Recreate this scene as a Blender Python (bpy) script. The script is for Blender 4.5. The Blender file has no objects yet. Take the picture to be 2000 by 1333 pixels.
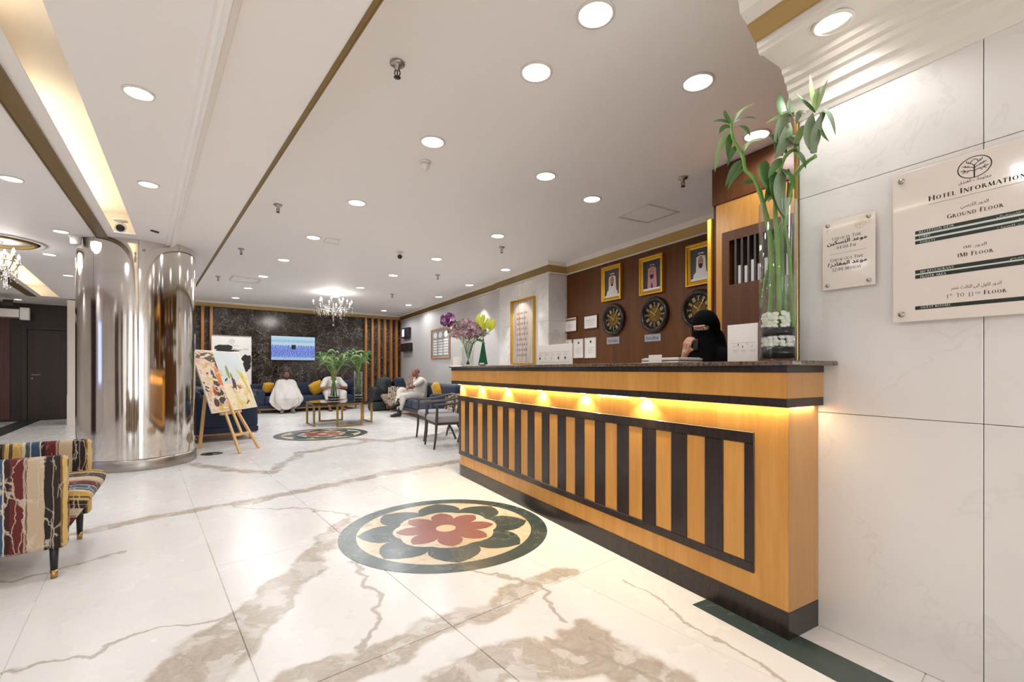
import bpy, bmesh, math, random
from mathutils import Vector, Matrix, noise
from mathutils.geometry import tessellate_polygon
random.seed(7)
SC = bpy.context.scene
COL = SC.collection
PI = math.pi
# ------------------------------------------------------------ camera
F, HZ, H = 889.0, 722.0, 1.15          # focal length in px of the 2000x1333 frame, horizon row, eye height
cam = bpy.data.cameras.new('camera')
cam.sensor_width = 36.0
cam.lens = 36.0 * F / 2000.0
cam.shift_y = (HZ - 666.5) / 2000.0
cam.clip_start = 0.05
cam_o = bpy.data.objects.new('camera', cam)
cam_o.location = (0, 0, H)
cam_o.rotation_euler = (PI / 2, 0, 0)
COL.objects.link(cam_o)
SC.camera = cam_o
# ------------------------------------------------------------ world, exposure
world = bpy.data.worlds.new('world')
SC.world = world
world.use_nodes = True
world.node_tree.nodes['Background'].inputs[0].default_value = (0.9, 0.96, 1.0, 1)
world.node_tree.nodes['Background'].inputs[1].default_value = 4.2
SC.view_settings.view_transform = 'Standard'
SC.view_settings.look = 'None'
SC.view_settings.exposure = 0.27
SC.view_settings.gamma = 1.0
SC.view_settings.use_curve_mapping = False
SC.cycles.use_denoising = True
SC.cycles.max_bounces = 12
SC.cycles.diffuse_bounces = 7
SC.cycles.glossy_bounces = 5
SC.cycles.transmission_bounces = 10
SC.cycles.transparent_max_bounces = 12
SC.cycles.caustics_reflective = False
SC.cycles.caustics_refractive = False
SC.cycles.sample_clamp_indirect = 6.0
# light levels (W) used by the lamp builders below
SPOT_MAIN, SPOT_LOW, SPOT_WALL = 23.0, 18.5, 84.0
LAMP_COL = (0.95, 0.98, 1.0)
# ------------------------------------------------------------ geometry helpers
def pz(u, v, Z):                        # point of a pixel on the horizontal plane Z
    Y = F * (Z - H) / (HZ - v)
    return Vector(((u - 1000) / F * Y, Y, Z))
def py(u, v, Y):
    return Vector(((u - 1000) / F * Y, Y, H + (HZ - v) / F * Y))
def pv(u, v, th, c):                    # point of a pixel on the vertical plane  x cos(th) + y sin(th) = c
    Y = c / (math.cos(th) * (u - 1000) / F + math.sin(th))
    return py(u, v, Y)
def pl(u, v, th, c):                    # ... on the plane  -x sin(th) + y cos(th) = c
    Y = c / (-math.sin(th) * (u - 1000) / F + math.cos(th))
    return py(u, v, Y)
TC = math.atan(510 / F)                 # desk / sign wall direction
TA = math.atan(722 / F)                 # lobby grid direction
TB = math.atan(629 / F)                 # lit ceiling slot direction
FC, FA, FB = (Matrix.Rotation(t, 4, 'Z') for t in (TC, TA, TB))
def loc(Fm, p):
    return Fm.inverted() @ Vector(p)
def RX(a): return Matrix.Rotation(a, 4, 'X')
def RY(a): return Matrix.Rotation(a, 4, 'Y')
def RZ(a): return Matrix.Rotation(a, 4, 'Z')
def TR(*p): return Matrix.Translation(Vector(p))
MATX = {}
def basis(o, ex, ey, ez):
    m = Matrix.Identity(4)
    for i, c in enumerate((ex, ey, ez, o)):
        for r in range(3): m[r][i] = c[r]
    return m
class MB:
    def __init__(s): s.v, s.f, s.m, s.s = [], [], [], []
    def add(s, vs, fs, m=0, M=None, sm=False):
        k = len(s.v)
        for p in vs:
            p = Vector(p)
            s.v.append(M @ p if M is not None else p)
        for f in fs:
            s.f.append([i + k for i in f]); s.m.append(m); s.s.append(sm)
        return s
    def box(s, x0, x1, y0, y1, z0, z1, m=0, M=None, c=0.0):
        if c <= 0:
            vs = [(x, y, z) for z in (z0, z1) for y in (y0, y1) for x in (x0, x1)]
            return s.add(vs, [(0, 2, 3, 1), (4, 5, 7, 6), (0, 1, 5, 4), (2, 6, 7, 3), (0, 4, 6, 2), (1, 3, 7, 5)], m, M)
        X, Y, Z = (x0, x1), (y0, y1), (z0, z1)
        idx, vs = {}, []
        for i in (0, 1):
            for j in (0, 1):
                for k in (0, 1):
                    sx, sy, sz = (1, -1)[i], (1, -1)[j], (1, -1)[k]
                    for a, d in enumerate(((0, c, c), (c, 0, c), (c, c, 0))):
                        idx[i, j, k, a] = len(vs)
                        vs.append((X[i] + sx * d[0], Y[j] + sy * d[1], Z[k] + sz * d[2]))
        fs = []
        q = ((0, 0), (1, 0), (1, 1), (0, 1))
        for i in (0, 1):
            fs.append([idx[i, a, b, 0] for a, b in q][::(-1 if i == 0 else 1)])
            fs.append([idx[a, i, b, 1] for a, b in q][::(1 if i == 0 else -1)])
            fs.append([idx[a, b, i, 2] for a, b in q][::(-1 if i == 0 else 1)])
        for i in (0, 1):
            for j in (0, 1):
                e = (i + j) % 2
                f1 = [idx[i, j, 0, 0], idx[i, j, 0, 1], idx[i, j, 1, 1], idx[i, j, 1, 0]]
                f2 = [idx[i, 0, j, 0], idx[i, 0, j, 2], idx[i, 1, j, 2], idx[i, 1, j, 0]]
                f3 = [idx[0, i, j, 1], idx[0, i, j, 2], idx[1, i, j, 2], idx[1, i, j, 1]]
                fs.append(f1 if e == 0 else f1[::-1]); fs.append(f2[::-1] if e == 0 else f2); fs.append(f3 if e == 0 else f3[::-1])
        for i in (0, 1):
            for j in (0, 1):
                for k in (0, 1):
                    f = [idx[i, j, k, a] for a in range(3)]
                    fs.append(f if (i + j + k) % 2 == 1 else f[::-1])
        return s.add(vs, fs, m, M)
    def prism(s, poly, z0, z1, m=0, M=None, sm=False):
        n = len(poly)
        vs = [(p[0], p[1], z0) for p in poly] + [(p[0], p[1], z1) for p in poly]
        fs = [tuple(range(n))[::-1], tuple(range(n, 2 * n))]
        s.add(vs, fs, m, M)
        k = len(s.v) - 2 * n
        for i in range(n):
            j = (i + 1) % n
            s.f.append([k + i, k + j, k + n + j, k + n + i]); s.m.append(m); s.s.append(sm)
        return s
    def lathe(s, prof, n=24, m=0, M=None, sm=True, a0=0, a1=2 * PI):
        full = abs(a1 - a0 - 2 * PI) < 1e-6
        k = n if full else n + 1
        vs = []
        for r, z in prof:
            for i in range(k):
                a = a0 + (a1 - a0) * i / n
                vs.append((r * math.cos(a), r * math.sin(a), z))
        fs = []
        for j in range(len(prof) - 1):
            for i in range(n):
                i2 = (i + 1) % k
                fs.append((j * k + i, j * k + i2, (j + 1) * k + i2, (j + 1) * k + i))
        s.add(vs, fs, m, M, sm)
        if full:
            for j, rev in ((0, True), (len(prof) - 1, False)):
                if prof[j][0] > 1e-5:
                    b = len(s.v) - len(vs) + j * k
                    f = list(range(b, b + k))
                    s.f.append(f[::-1] if rev else f); s.m.append(m); s.s.append(False)
        return s
    def tube(s, pts, r, n=8, m=0, M=None, sm=True, flat=1.0):
        pts = [Vector(p) for p in pts]
        rs = r if isinstance(r, (list, tuple)) else [r] * len(pts)
        t0 = (pts[1] - pts[0]).normalized()
        up = Vector((0, 0, 1)) if abs(t0.z) < 0.9 else Vector((1, 0, 0))
        u = t0.cross(up).normalized()
        vs = []
        for i, p in enumerate(pts):
            t = (pts[min(i + 1, len(pts) - 1)] - pts[max(i - 1, 0)]).normalized()
            u = (u - t * u.dot(t)).normalized()
            w = t.cross(u)
            for k in range(n):
                a = 2 * PI * k / n
                vs.append(p + (u * math.cos(a) + w * math.sin(a) * flat) * rs[i])
        fs = [(i * n + k, i * n + (k + 1) % n, (i + 1) * n + (k + 1) % n, (i + 1) * n + k) for i in range(len(pts) - 1) for k in range(n)]
        s.add(vs, fs, m, M, sm)
        b = len(s.v) - len(vs)
        s.f.append([b + k for k in range(n)][::-1]); s.m.append(m); s.s.append(False)
        e = b + (len(pts) - 1) * n
        s.f.append([e + k for k in range(n)]); s.m.append(m); s.s.append(False)
        return s
    def ball(s, c, r, nu=14, nv=8, m=0, M=None):
        r = r if isinstance(r, (list, tuple)) else (r, r, r)
        vs = [(c[0], c[1], c[2] - r[2])]
        for j in range(1, nv):
            b = -PI / 2 + PI * j / nv
            for i in range(nu):
                a = 2 * PI * i / nu
                vs.append((c[0] + r[0] * math.cos(b) * math.cos(a), c[1] + r[1] * math.cos(b) * math.sin(a), c[2] + r[2] * math.sin(b)))
        vs.append((c[0], c[1], c[2] + r[2]))
        fs = [(0, 1 + (i + 1) % nu, 1 + i) for i in range(nu)]
        for j in range(nv - 2):
            for i in range(nu):
                a, b2 = 1 + j * nu, 1 + (j + 1) * nu
                fs.append((a + i, a + (i + 1) % nu, b2 + (i + 1) % nu, b2 + i))
        t = len(vs) - 1
        b2 = 1 + (nv - 2) * nu
        fs += [(b2 + i, b2 + (i + 1) % nu, t) for i in range(nu)]
        return s.add(vs, fs, m, M, True)
    def loft(s, rings, m=0, M=None, sm=True, caps=True, closed=True):
        n = len(rings[0])
        vs = [p for r in rings for p in r]
        rng = range(n if closed else n - 1)
        fs = [(j * n + i, j * n + (i + 1) % n, (j + 1) * n + (i + 1) % n, (j + 1) * n + i) for j in range(len(rings) - 1) for i in rng]
        s.add(vs, fs, m, M, sm)
        if caps and closed:
            b = len(s.v) - len(vs)
            s.f.append([b + i for i in range(n)][::-1]); s.m.append(m); s.s.append(False)
            e = b + (len(rings) - 1) * n
            s.f.append([e + i for i in range(n)]); s.m.append(m); s.s.append(False)
        return s
    def build(s, name, mats, parent=None, F=None, bevel=0.0, seg=2, label=None, cat=None, group=None, kind=None, at=None):
        mats = mats if isinstance(mats, (list, tuple)) else [mats]
        W = F if F is not None else (MATX[parent.name] if parent is not None else Matrix.Identity(4))
        vs = [W @ p for p in s.v]
        if parent is not None:
            P = MATX[parent.name]
        else:
            rz = W.to_euler().z if F is not None else 0.0
            R = RZ(rz).inverted()
            lv = [R @ p for p in vs]
            if at is None:
                lo = [min(p[i] for p in lv) for i in range(3)]; hi = [max(p[i] for p in lv) for i in range(3)]
                at = RZ(rz) @ Vector(((lo[0] + hi[0]) / 2, (lo[1] + hi[1]) / 2, lo[2]))
            P = TR(*at) @ RZ(rz)
        Pi = P.inverted()
        me = bpy.data.meshes.new(name)
        me.from_pydata([tuple(Pi @ p) for p in vs], [], s.f)
        for m in mats: me.materials.append(m)
        for i, p in enumerate(me.polygons):
            p.material_index = s.m[i]; p.use_smooth = s.s[i]
        me.update()
        return link(me, name, parent, P, bevel, seg, label, cat, group, kind)
def link(me, name, parent=None, P=None, bevel=0.0, seg=2, label=None, cat=None, group=None, kind=None):
    o = bpy.data.objects.new(name, me)
    COL.objects.link(o)
    if parent is not None:
        o.parent = parent; MATX[o.name] = MATX[parent.name]
    elif P is not None:
        o.location = P.to_translation(); o.rotation_euler = (0, 0, P.to_euler().z); MATX[o.name] = P
    if bevel:
        b = o.modifiers.new('bevel', 'BEVEL'); b.width = bevel; b.segments = seg; b.limit_method = 'ANGLE'; b.angle_limit = 0.6
    tag(o, label, cat, group, kind)
    return o
def tag(o, label=None, cat=None, group=None, kind=None):
    if label: o['label'] = label
    if cat: o['category'] = cat
    if group: o['group'] = group
    if kind: o['kind'] = kind
def thing(name, label, cat, at=(0, 0, 0), rz=0.0, group=None):
    o = bpy.data.objects.new(name, None); COL.objects.link(o)
    o.empty_display_size = 0.1
    o.location = at; o.rotation_euler = (0, 0, rz)
    MATX[o.name] = TR(*at) @ RZ(rz)
    tag(o, label, cat, group)
    return o
def dup(root, at, rz=0.0, label=None, group=None):
    def cp(o, par):
        c = o.copy(); COL.objects.link(c)
        if par is not None: c.parent = par
        MATX[c.name] = TR(*at) @ RZ(rz)
        for ch in list(o.children): cp(ch, c)
        return c
    r = cp(root, None)
    r.location = at; r.rotation_euler = (0, 0, rz)
    if label: r['label'] = label
    if group: r['group'] = group
    return r
def spot(at, power, size=2.2, blend=0.5, col=LAMP_COL, tilt=None, rad=0.11, name='lamp_light'):
    l = bpy.data.lights.new(name, 'SPOT'); l.energy = power; l.spot_size = size; l.spot_blend = blend; l.color = col; l.shadow_soft_size = rad
    o = bpy.data.objects.new(name, l); COL.objects.link(o); o.location = at
    if tilt is not None:
        o.rotation_euler = Vector(tilt).to_track_quat('-Z', 'Y').to_euler()
    return o
# ------------------------------------------------------------ material helpers
class NT:
    def __init__(s, name):
        s.mat = bpy.data.materials.new(name); s.mat.use_nodes = True
        s.t = s.mat.node_tree; s.b = s.t.nodes['Principled BSDF']
    def n(s, typ, ins=None, **kw):
        nd = s.t.nodes.new('ShaderNode' + typ)
        for k, v in kw.items(): setattr(nd, k, v)
        for k, v in (ins or {}).items(): s.set(nd.inputs[k], v)
        return nd
    def set(s, sock, v):
        if isinstance(v, bpy.types.NodeSocket): s.t.links.new(v, sock)
        elif isinstance(v, bpy.types.Node): s.t.links.new(v.outputs[0], sock)
        else:
            if hasattr(sock, 'default_value'):
                if hasattr(sock.default_value, '__len__') and not hasattr(v, '__len__'): v = (v, v, v)
                if sock.type == 'RGBA' and len(v) == 3: v = (*v, 1)
                sock.default_value = v
    def math(s, op, a, b=0.0, c=0.0, clamp=False):
        return s.n('Math', {0: a, 1: b, 2: c}, operation=op, use_clamp=clamp).outputs[0]
    def vm(s, op, a, b=(0, 0, 0), out=0, sc=None):
        nd = s.n('VectorMath', {0: a, 1: b}, operation=op)
        if sc is not None: s.set(nd.inputs['Scale'], sc)
        return nd.outputs[out]
    def mix(s, f, a, b, bt='MIX'):
        nd = s.n('Mix', None, data_type='RGBA', blend_type=bt)
        s.set(nd.inputs[0], f); s.set(nd.inputs[6], a); s.set(nd.inputs[7], b)
        return nd.outputs[2]
    def ramp(s, f, stops, interp='LINEAR'):
        nd = s.n('ValToRGB', {0: f}); cr = nd.color_ramp; cr.interpolation = interp
        while len(cr.elements) > 1: cr.elements.remove(cr.elements[-1])
        cr.elements[0].position = stops[0][0]; cr.elements[0].color = (*stops[0][1], 1)
        for p, c in stops[1:]:
            e = cr.elements.new(p); e.color = (*c, 1)
        return nd.outputs[0]
    def noise(s, v, scale, detail=3.0, rough=0.5, dist=0.0, out=0):
        return s.n('TexNoise', {'Vector': v, 'Scale': scale, 'Detail': detail, 'Roughness': rough, 'Distortion': dist}).outputs[out]
    def pos(s): return s.n('NewGeometry').outputs['Position']
    def obj(s): return s.n('TexCoord').outputs['Object']
    def sscale(s, v, sc): return s.vm('MULTIPLY', v, sc)
    def bump(s, h, strength=0.2, dist=0.01):
        s.set(s.b.inputs['Normal'], s.n('Bump', {'Height': h, 'Strength': strength, 'Distance': dist}).outputs[0])
    def out(s, **kw):
        names = {'col': 'Base Color', 'rough': 'Roughness', 'metal': 'Metallic', 'spec': 'Specular IOR Level', 'trans': 'Transmission Weight', 'ior': 'IOR',
                 'em': 'Emission Color', 'es': 'Emission Strength', 'coat': 'Coat Weight', 'sheen': 'Sheen Weight', 'alpha': 'Alpha', 'sss': 'Subsurface Weight', 'cr': 'Coat Roughness'}
        for k, v in kw.items(): s.set(s.b.inputs[names[k]], v)
        return s.mat
def srgb(r, g, b):
    f = lambda c: (c / 255 / 12.92) if c / 255 <= 0.04045 else ((c / 255 + 0.055) / 1.055) ** 2.4
    return (f(r), f(g), f(b))
def mul(c, k): return tuple(min(1.0, x * k) for x in c)
def plain(name, c, rough=0.5, metal=0.0, var=0.08, scale=6.0, bump=0.0, bscale=200.0, **kw):
    n = NT(name); v = n.obj()
    f = n.noise(v, scale, 3)
    n.out(col=n.mix(f, mul(c, 1 - var), mul(c, 1 + var)), rough=rough, metal=metal, **kw)
    if bump: n.bump(n.noise(v, bscale, 2), bump, 0.002)
    return n.mat
def emit(name, c, st, base=(0.8, 0.8, 0.8)):
    n = NT(name)
    f = n.noise(n.obj(), 30.0, 1)
    return n.out(col=base, em=n.mix(f, mul(c, 0.97), c), es=st)
def wood(name, c1, c2, rough=0.35, sc=(18, 18, 1.2), coat=0.2, fine=1.0):
    n = NT(name); v = n.sscale(n.obj(), sc)
    a = n.noise(v, 1.0, 5, 0.6, 1.2); b = n.noise(n.sscale(v, (9, 9, 2)), 1.0, 2)
    f = n.math('ADD', n.math('MULTIPLY', a, 0.75), n.math('MULTIPLY', b, 0.25 * fine))
    n.out(col=n.ramp(f, [(0.32, c1), (0.5, mul([(x + y) / 2 for x, y in zip(c1, c2)], 1.0)), (0.68, c2)]), rough=rough, coat=coat, cr=0.25, spec=0.3)
    return n.mat
# ------------------------------------------------------------ materials
def marble_floor():
    n = NT('floor marble')
    P = n.pos()
    P = n.vm('MULTIPLY', P, (1, 1, 0))
    w1 = n.vm('SUBTRACT', n.noise(P, 2.6, 3, 0.55, 0, 1), (0.5, 0.5, 0.5))
    w2 = n.vm('SUBTRACT', n.noise(P, 11.0, 3, 0.6, 0, 1), (0.5, 0.5, 0.5))
    w = n.vm('ADD', n.vm('MULTIPLY', w1, (0.34, 0.34, 0)), n.vm('MULTIPLY', w2, (0.09, 0.09, 0)))
    D = n.vm('ADD', P, w)
    def seg(a, b, hw):
        ba = b - a
        pa = n.vm('SUBTRACT', D, tuple(a))
        h = n.math('MULTIPLY', n.vm('DOT_PRODUCT', pa, tuple(ba), out=1), 1 / max(ba.length_squared, 1e-6), clamp=True)
        q = n.vm('SUBTRACT', pa, n.vm('SCALE', tuple(ba), sc=h))
        d = n.vm('LENGTH', q, out=1)
        return n.math('SUBTRACT', d, hw)
    def chain(lines):
        m = None
        for pts, ws in lines:
            ps = [pz(u, v, 0.0) for u, v in pts]
            for i in range(len(ps) - 1):
                hw = ws if not isinstance(ws, list) else (ws[i] + ws[i + 1]) / 2
                d = seg(ps[i], ps[i + 1], hw)
                m = d if m is None else n.math('MINIMUM', m, d)
        return m
    broad = chain([
        ([(330, 1345), (420, 1270), (510, 1190), (590, 1120), (650, 1045), (672, 1015)], [0.15, 0.14, 0.12, 0.1, 0.06, 0.03]),
        ([(150, 1042), (310, 1010), (560, 966), (760, 925), (900, 900)], [0.06, 0.07, 0.05, 0.07, 0.09]),
        ([(330, 903), (450, 918), (525, 924), (590, 885), (720, 862)], [0.04, 0.05, 0.05, 0.05, 0.1]),
        ([(560, 1345), (720, 1280), (860, 1225), (1010, 1160), (1110, 1122)], [0.1, 0.08, 0.09, 0.06, 0.04]),
        ([(860, 1345), (1010, 1290), (1160, 1265), (1330, 1350)], [0.1, 0.13, 0.12, 0.05]),
        ([(560, 850), (760, 862), (880, 846)], [0.06, 0.14, 0.1]),
    ])
    thin = chain([
        ([(0, 1318), (180, 1282), (290, 1232), (440, 1207)], 0.004),
        ([(690, 1100), (738, 1160), (728, 1212), (690, 1262)], 0.006),
        ([(1060, 1238), (1230, 1300), (1400, 1375)], 0.003),
        ([(1210, 1132), (1330, 1200), (1560, 1335)], 0.003),
        ([(940, 1110), (1060, 1150), (1110, 1220)], 0.007),
        ([(430, 985), (620, 1000), (700, 1010)], 0.004),
        ([(0, 1140), (110, 1120), (260, 1075)], 0.006),
    ])
    clast = n.noise(D, 5.5, 4, 0.6)
    mb = n.math('SUBTRACT', 1.0, n.n('MapRange', {0: broad, 1: -0.018, 2: 0.022}, interpolation_type='SMOOTHSTEP').outputs[0])
    hole = n.n('MapRange', {0: clast, 1: 0.5, 2: 0.57}, interpolation_type='SMOOTHSTEP').outputs[0]
    edge = n.n('MapRange', {0: n.math('ABSOLUTE', broad), 1: 0.0, 2: 0.03}).outputs[0]
    mb2 = n.math('MULTIPLY', mb, n.math('SUBTRACT', 1.0, n.math('MULTIPLY', hole, 0.5)))
    mt = n.math('MULTIPLY', n.math('SUBTRACT', 1.0, n.n('MapRange', {0: thin, 1: 0.0, 2: 0.014}, interpolation_type='SMOOTHSTEP').outputs[0]), 0.75)
    gen = n.math('ABSOLUTE', n.math('SUBTRACT', n.noise(n.vm('ADD', P, n.vm('SCALE', w, sc=0.5)), 0.9, 3, 0.5), 0.5))
    gv = n.math('MULTIPLY', n.math('SUBTRACT', 1.0, n.n('MapRange', {0: gen, 1: 0.0, 2: 0.022}, interpolation_type='SMOOTHSTEP').outputs[0]), 0.03)
    base = n.ramp(n.noise(P, 1.1, 3), [(0.3, srgb(236, 234, 232)), (0.7, srgb(227, 224, 221))])
    fine = n.noise(n.vm('MULTIPLY', D, (1, 1, 1)), 26.0, 5, 0.65, 0.8)
    vein = n.ramp(fine, [(0.3, srgb(166, 153, 139)), (0.55, srgb(184, 172, 158)), (0.75, srgb(200, 190, 176))])
    dark = n.mix(n.noise(P, 6.0), srgb(150, 132, 112), srgb(186, 160, 122))
    c = n.mix(gv, base, srgb(186, 174, 162))
    c = n.mix(n.math('MULTIPLY', mb2, 0.9), c, vein)
    c = n.mix(n.math('MULTIPLY', n.math('MULTIPLY', n.math('SUBTRACT', 1.0, edge), 0.55), n.noise(P, 4.0)), c, dark)
    c = n.mix(mt, c, srgb(172, 160, 146))
    n.out(col=c, rough=n.n('MapRange', {0: n.noise(P, 3.0), 3: 0.22, 4: 0.32}).outputs[0], spec=0.22)
    return n.mat
def marble_soft(name, c0, c1, vein, vs=1.4, amt=0.35, rough=0.12, thin=0.03, scl=(1, 1, 1), coord='pos'):
    n = NT(name); P = n.sscale(n.pos() if coord == 'pos' else n.obj(), scl)
    w = n.vm('SUBTRACT', n.noise(P, 2.2, 3, 0.5, 0, 1), (0.5, 0.5, 0.5))
    D = n.vm('ADD', P, n.vm('SCALE', w, sc=0.8))
    base = n.ramp(n.noise(P, 1.3, 3), [(0.3, c0), (0.7, c1)])
    a = n.math('ABSOLUTE', n.math('SUBTRACT', n.noise(D, vs, 4, 0.55), 0.5))
    f = n.math('SUBTRACT', 1.0, n.n('MapRange', {0: a, 1: 0.0, 2: thin}, interpolation_type='SMOOTHSTEP').outputs[0])
    f = n.math('MULTIPLY', n.math('MULTIPLY', f, amt), n.n('MapRange', {0: n.noise(P, 2.0), 1: 0.35, 2: 0.6}).outputs[0])
    n.out(col=n.mix(f, base, vein), rough=rough)
    return n.mat
M = {}
M['floor'] = marble_floor()
M['grout'] = plain('grout', srgb(170, 156, 142), 0.6)
M['wall_marble'] = marble_soft('wall marble', srgb(231, 227, 224), srgb(222, 216, 211), srgb(184, 176, 168), 2.1, 0.16, 0.16, 0.015)
M['col_marble'] = marble_soft('column marble', srgb(222, 218, 212), srgb(206, 200, 194), srgb(160, 152, 146), 1.8, 0.35, 0.08)
def dark_marble():
    n = NT('black marble'); P = n.obj()
    w = n.vm('SUBTRACT', n.noise(P, 3.4, 4, 0.6, 0, 1), (0.5, 0.5, 0.5))
    D = n.vm('ADD', P, n.vm('SCALE', w, sc=0.8))
    e = n.n('TexVoronoi', {'Vector': D, 'Scale': 3.2}, feature='DISTANCE_TO_EDGE').outputs[0]
    f1 = n.math('SUBTRACT', 1.0, n.n('MapRange', {0: e, 1: 0.0, 2: 0.03}, interpolation_type='SMOOTHSTEP').outputs[0])
    e2 = n.n('TexVoronoi', {'Vector': n.vm('ADD', D, (3.1, 1.7, 0.4)), 'Scale': 8.5}, feature='DISTANCE_TO_EDGE').outputs[0]
    f2 = n.math('SUBTRACT', 1.0, n.n('MapRange', {0: e2, 1: 0.0, 2: 0.04}, interpolation_type='SMOOTHSTEP').outputs[0])
    g = n.n('MapRange', {0: n.noise(P, 1.7, 2), 1: 0.4, 2: 0.62}).outputs[0]
    f = n.math('ADD', n.math('MULTIPLY', f1, 0.4), n.math('MULTIPLY', n.math('MULTIPLY', f2, 0.45), g), clamp=True)
    base = n.ramp(n.noise(D, 2.0, 4), [(0.35, srgb(30, 25, 23)), (0.7, srgb(70, 58, 52))])
    n.out(col=n.mix(f, base, srgb(196, 186, 176)), rough=0.12)
    return n.mat
M['dark_marble'] = dark_marble()
M['green'] = marble_soft('green marble', srgb(50, 64, 61), srgb(72, 84, 81), srgb(120, 140, 134), 3.2, 0.5, 0.26, 0.02)
M['red'] = marble_soft('red marble', srgb(142, 84, 73), srgb(162, 104, 91), srgb(180, 120, 104), 4, 0.3, 0.26)
M['cream'] = marble_soft('cream inlay', srgb(228, 220, 204), srgb(216, 190, 142), srgb(178, 152, 116), 4, 0.6, 0.26, 0.05, (1.7, 1.7, 1.7))
M['blush'] = plain('blush inlay', srgb(236, 206, 170), 0.15)
M['paint'] = plain('ceiling paint', srgb(247, 243, 240), 0.6, var=0.015, scale=2)
M['paint_white'] = plain('white paint', srgb(232, 224, 214), 0.5, var=0.02)
M['paint_gray'] = plain('grey wall paint', srgb(188, 184, 182), 0.55, var=0.025, scale=3)
M['paint_beige'] = plain('beige wall paint', srgb(206, 190, 172), 0.6, var=0.03)
M['bronze'] = plain('bronze trim', srgb(132, 106, 58), 0.42, 0.55, 0.15, 3)
M['crown_gold'] = plain('crown gold', srgb(178, 148, 92), 0.45, 0.3, 0.12, 3)
M['gold'] = plain('bright gold', srgb(222, 172, 62), 0.26, 0.85, 0.1, 8)
M['gold_leaf'] = plain('gilded frame', srgb(214, 164, 52), 0.34, 0.7, 0.16, 25)
M['brass'] = plain('brass', srgb(184, 152, 92), 0.25, 0.95, 0.06)
def chrome():
    n = NT('mirror steel'); P = n.obj()
    v = n.sscale(P, (3, 3, 0.25))
    n.out(col=n.mix(n.noise(n.sscale(P, (2, 2, 6)), 1.0, 2), srgb(206, 200, 194), srgb(226, 221, 216)), metal=1.0, rough=n.n('MapRange', {0: n.noise(P, 2.5, 3), 3: 0.045, 4: 0.12}).outputs[0])
    n.bump(n.noise(v, 1.0, 2), 0.28, 0.02)
    return n.mat
M['chrome'] = chrome()
M['steel'] = plain('brushed steel', srgb(176, 170, 164), 0.3, 1.0, 0.06, 20)
M['dark_steel'] = plain('dark steel', srgb(70, 66, 62), 0.35, 0.9)
M['maple'] = wood('maple veneer', srgb(192, 132, 58), srgb(212, 156, 82), 0.3, (9, 9, 1.1), 0.25)
M['maple_shaded'] = wood('shaded maple side', srgb(176, 128, 76), srgb(192, 146, 94), 0.35, (12, 12, 1.0), 0.2)  # same maple, with the shade on the desk end put into its colour
M['lacquer'] = wood('dark lacquer', srgb(34, 25, 23), srgb(50, 38, 34), 0.22, (20, 20, 1.5), 0.3)
M['redwood'] = wood('reception wood', srgb(78, 43, 12), srgb(108, 62, 18), 0.45, (6, 6, 0.55), 0.03)
M['cabinet'] = wood('cabinet brown', srgb(84, 48, 24), srgb(104, 62, 34), 0.4, (8, 8, 0.8), 0.1)
M['wenge'] = wood('dark wenge', srgb(42, 28, 21), srgb(62, 42, 31), 0.35, (10, 10, 0.7), 0.1)
M['rosewood'] = wood('rosewood', srgb(66, 30, 17), srgb(98, 46, 24), 0.3, (14, 14, 0.6), 0.2)
M['oak'] = wood('oak slat', srgb(152, 99, 53), srgb(184, 127, 73), 0.4, (16, 16, 0.8), 0.1)
M['pine'] = wood('pale pine', srgb(214, 170, 112), srgb(230, 190, 134), 0.45, (16, 16, 1.0), 0.05)
def granite():
    n = NT('brown granite'); v = n.obj()
    f = n.noise(v, 60, 4, 0.7); g = n.noise(v, 9, 3)
    n.out(col=n.mix(n.n('MapRange', {0: f, 1: 0.45, 2: 0.6}).outputs[0], n.mix(g, srgb(96, 78, 64), srgb(126, 106, 88)), srgb(62, 52, 46)), rough=0.12)
    return n.mat
M['granite'] = granite()
M['navy'] = plain('navy velvet', srgb(25, 38, 62), 0.75, 0, 0.14, 5, 0.2, 400, sheen=0.08)
M['mustard'] = plain('mustard cushion', srgb(204, 152, 30), 0.8, 0, 0.12, 9, 0.2, 300, sheen=0.2)
M['grey_fabric'] = plain('grey upholstery', srgb(160, 154, 156), 0.85, 0, 0.12, 60, 0.25, 260)
M['chair_wood'] = plain('grey brown wood', srgb(66, 56, 50), 0.4, 0, 0.15, 12)
M['black'] = plain('black plastic', srgb(24, 23, 24), 0.4)
M['black_cloth'] = plain('black cloth', srgb(7, 6, 8), 0.9, 0, 0.2, 9, 0.2, 300, spec=0.12)
M['dark_bag'] = plain('dark bag', srgb(30, 29, 34), 0.6, 0, 0.25, 9)
M['slate'] = plain('slate fabric', srgb(46, 54, 56), 0.75, 0, 0.15, 12)
M['white'] = plain('white plastic', srgb(228, 222, 214), 0.4, var=0.02)
M['paper'] = plain('paper', srgb(234, 228, 222), 0.6, var=0.02)
M['ink'] = plain('black ink', srgb(34, 30, 28), 0.6)
M['ink_grey'] = plain('grey ink', srgb(120, 110, 102), 0.6)
M['ink_green'] = plain('dark green print', srgb(36, 40, 32), 0.35)
M['ink_pale'] = plain('pale print', srgb(206, 214, 204), 0.45)
M['ink_gold'] = plain('gold print', srgb(206, 178, 120), 0.4)
M['acrylic'] = plain('frosted acrylic', srgb(226, 214, 204), 0.1, 0, 0.02, 2, coat=0.6)
M['skin_dark'] = plain('dark brown skin', srgb(112, 72, 54), 0.5, 0, 0.1, 14)
M['skin'] = plain('brown skin', srgb(136, 88, 64), 0.5, 0, 0.1, 14)
M['skin_light'] = plain('light brown skin', srgb(192, 142, 116), 0.5, 0, 0.08, 14)
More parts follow.
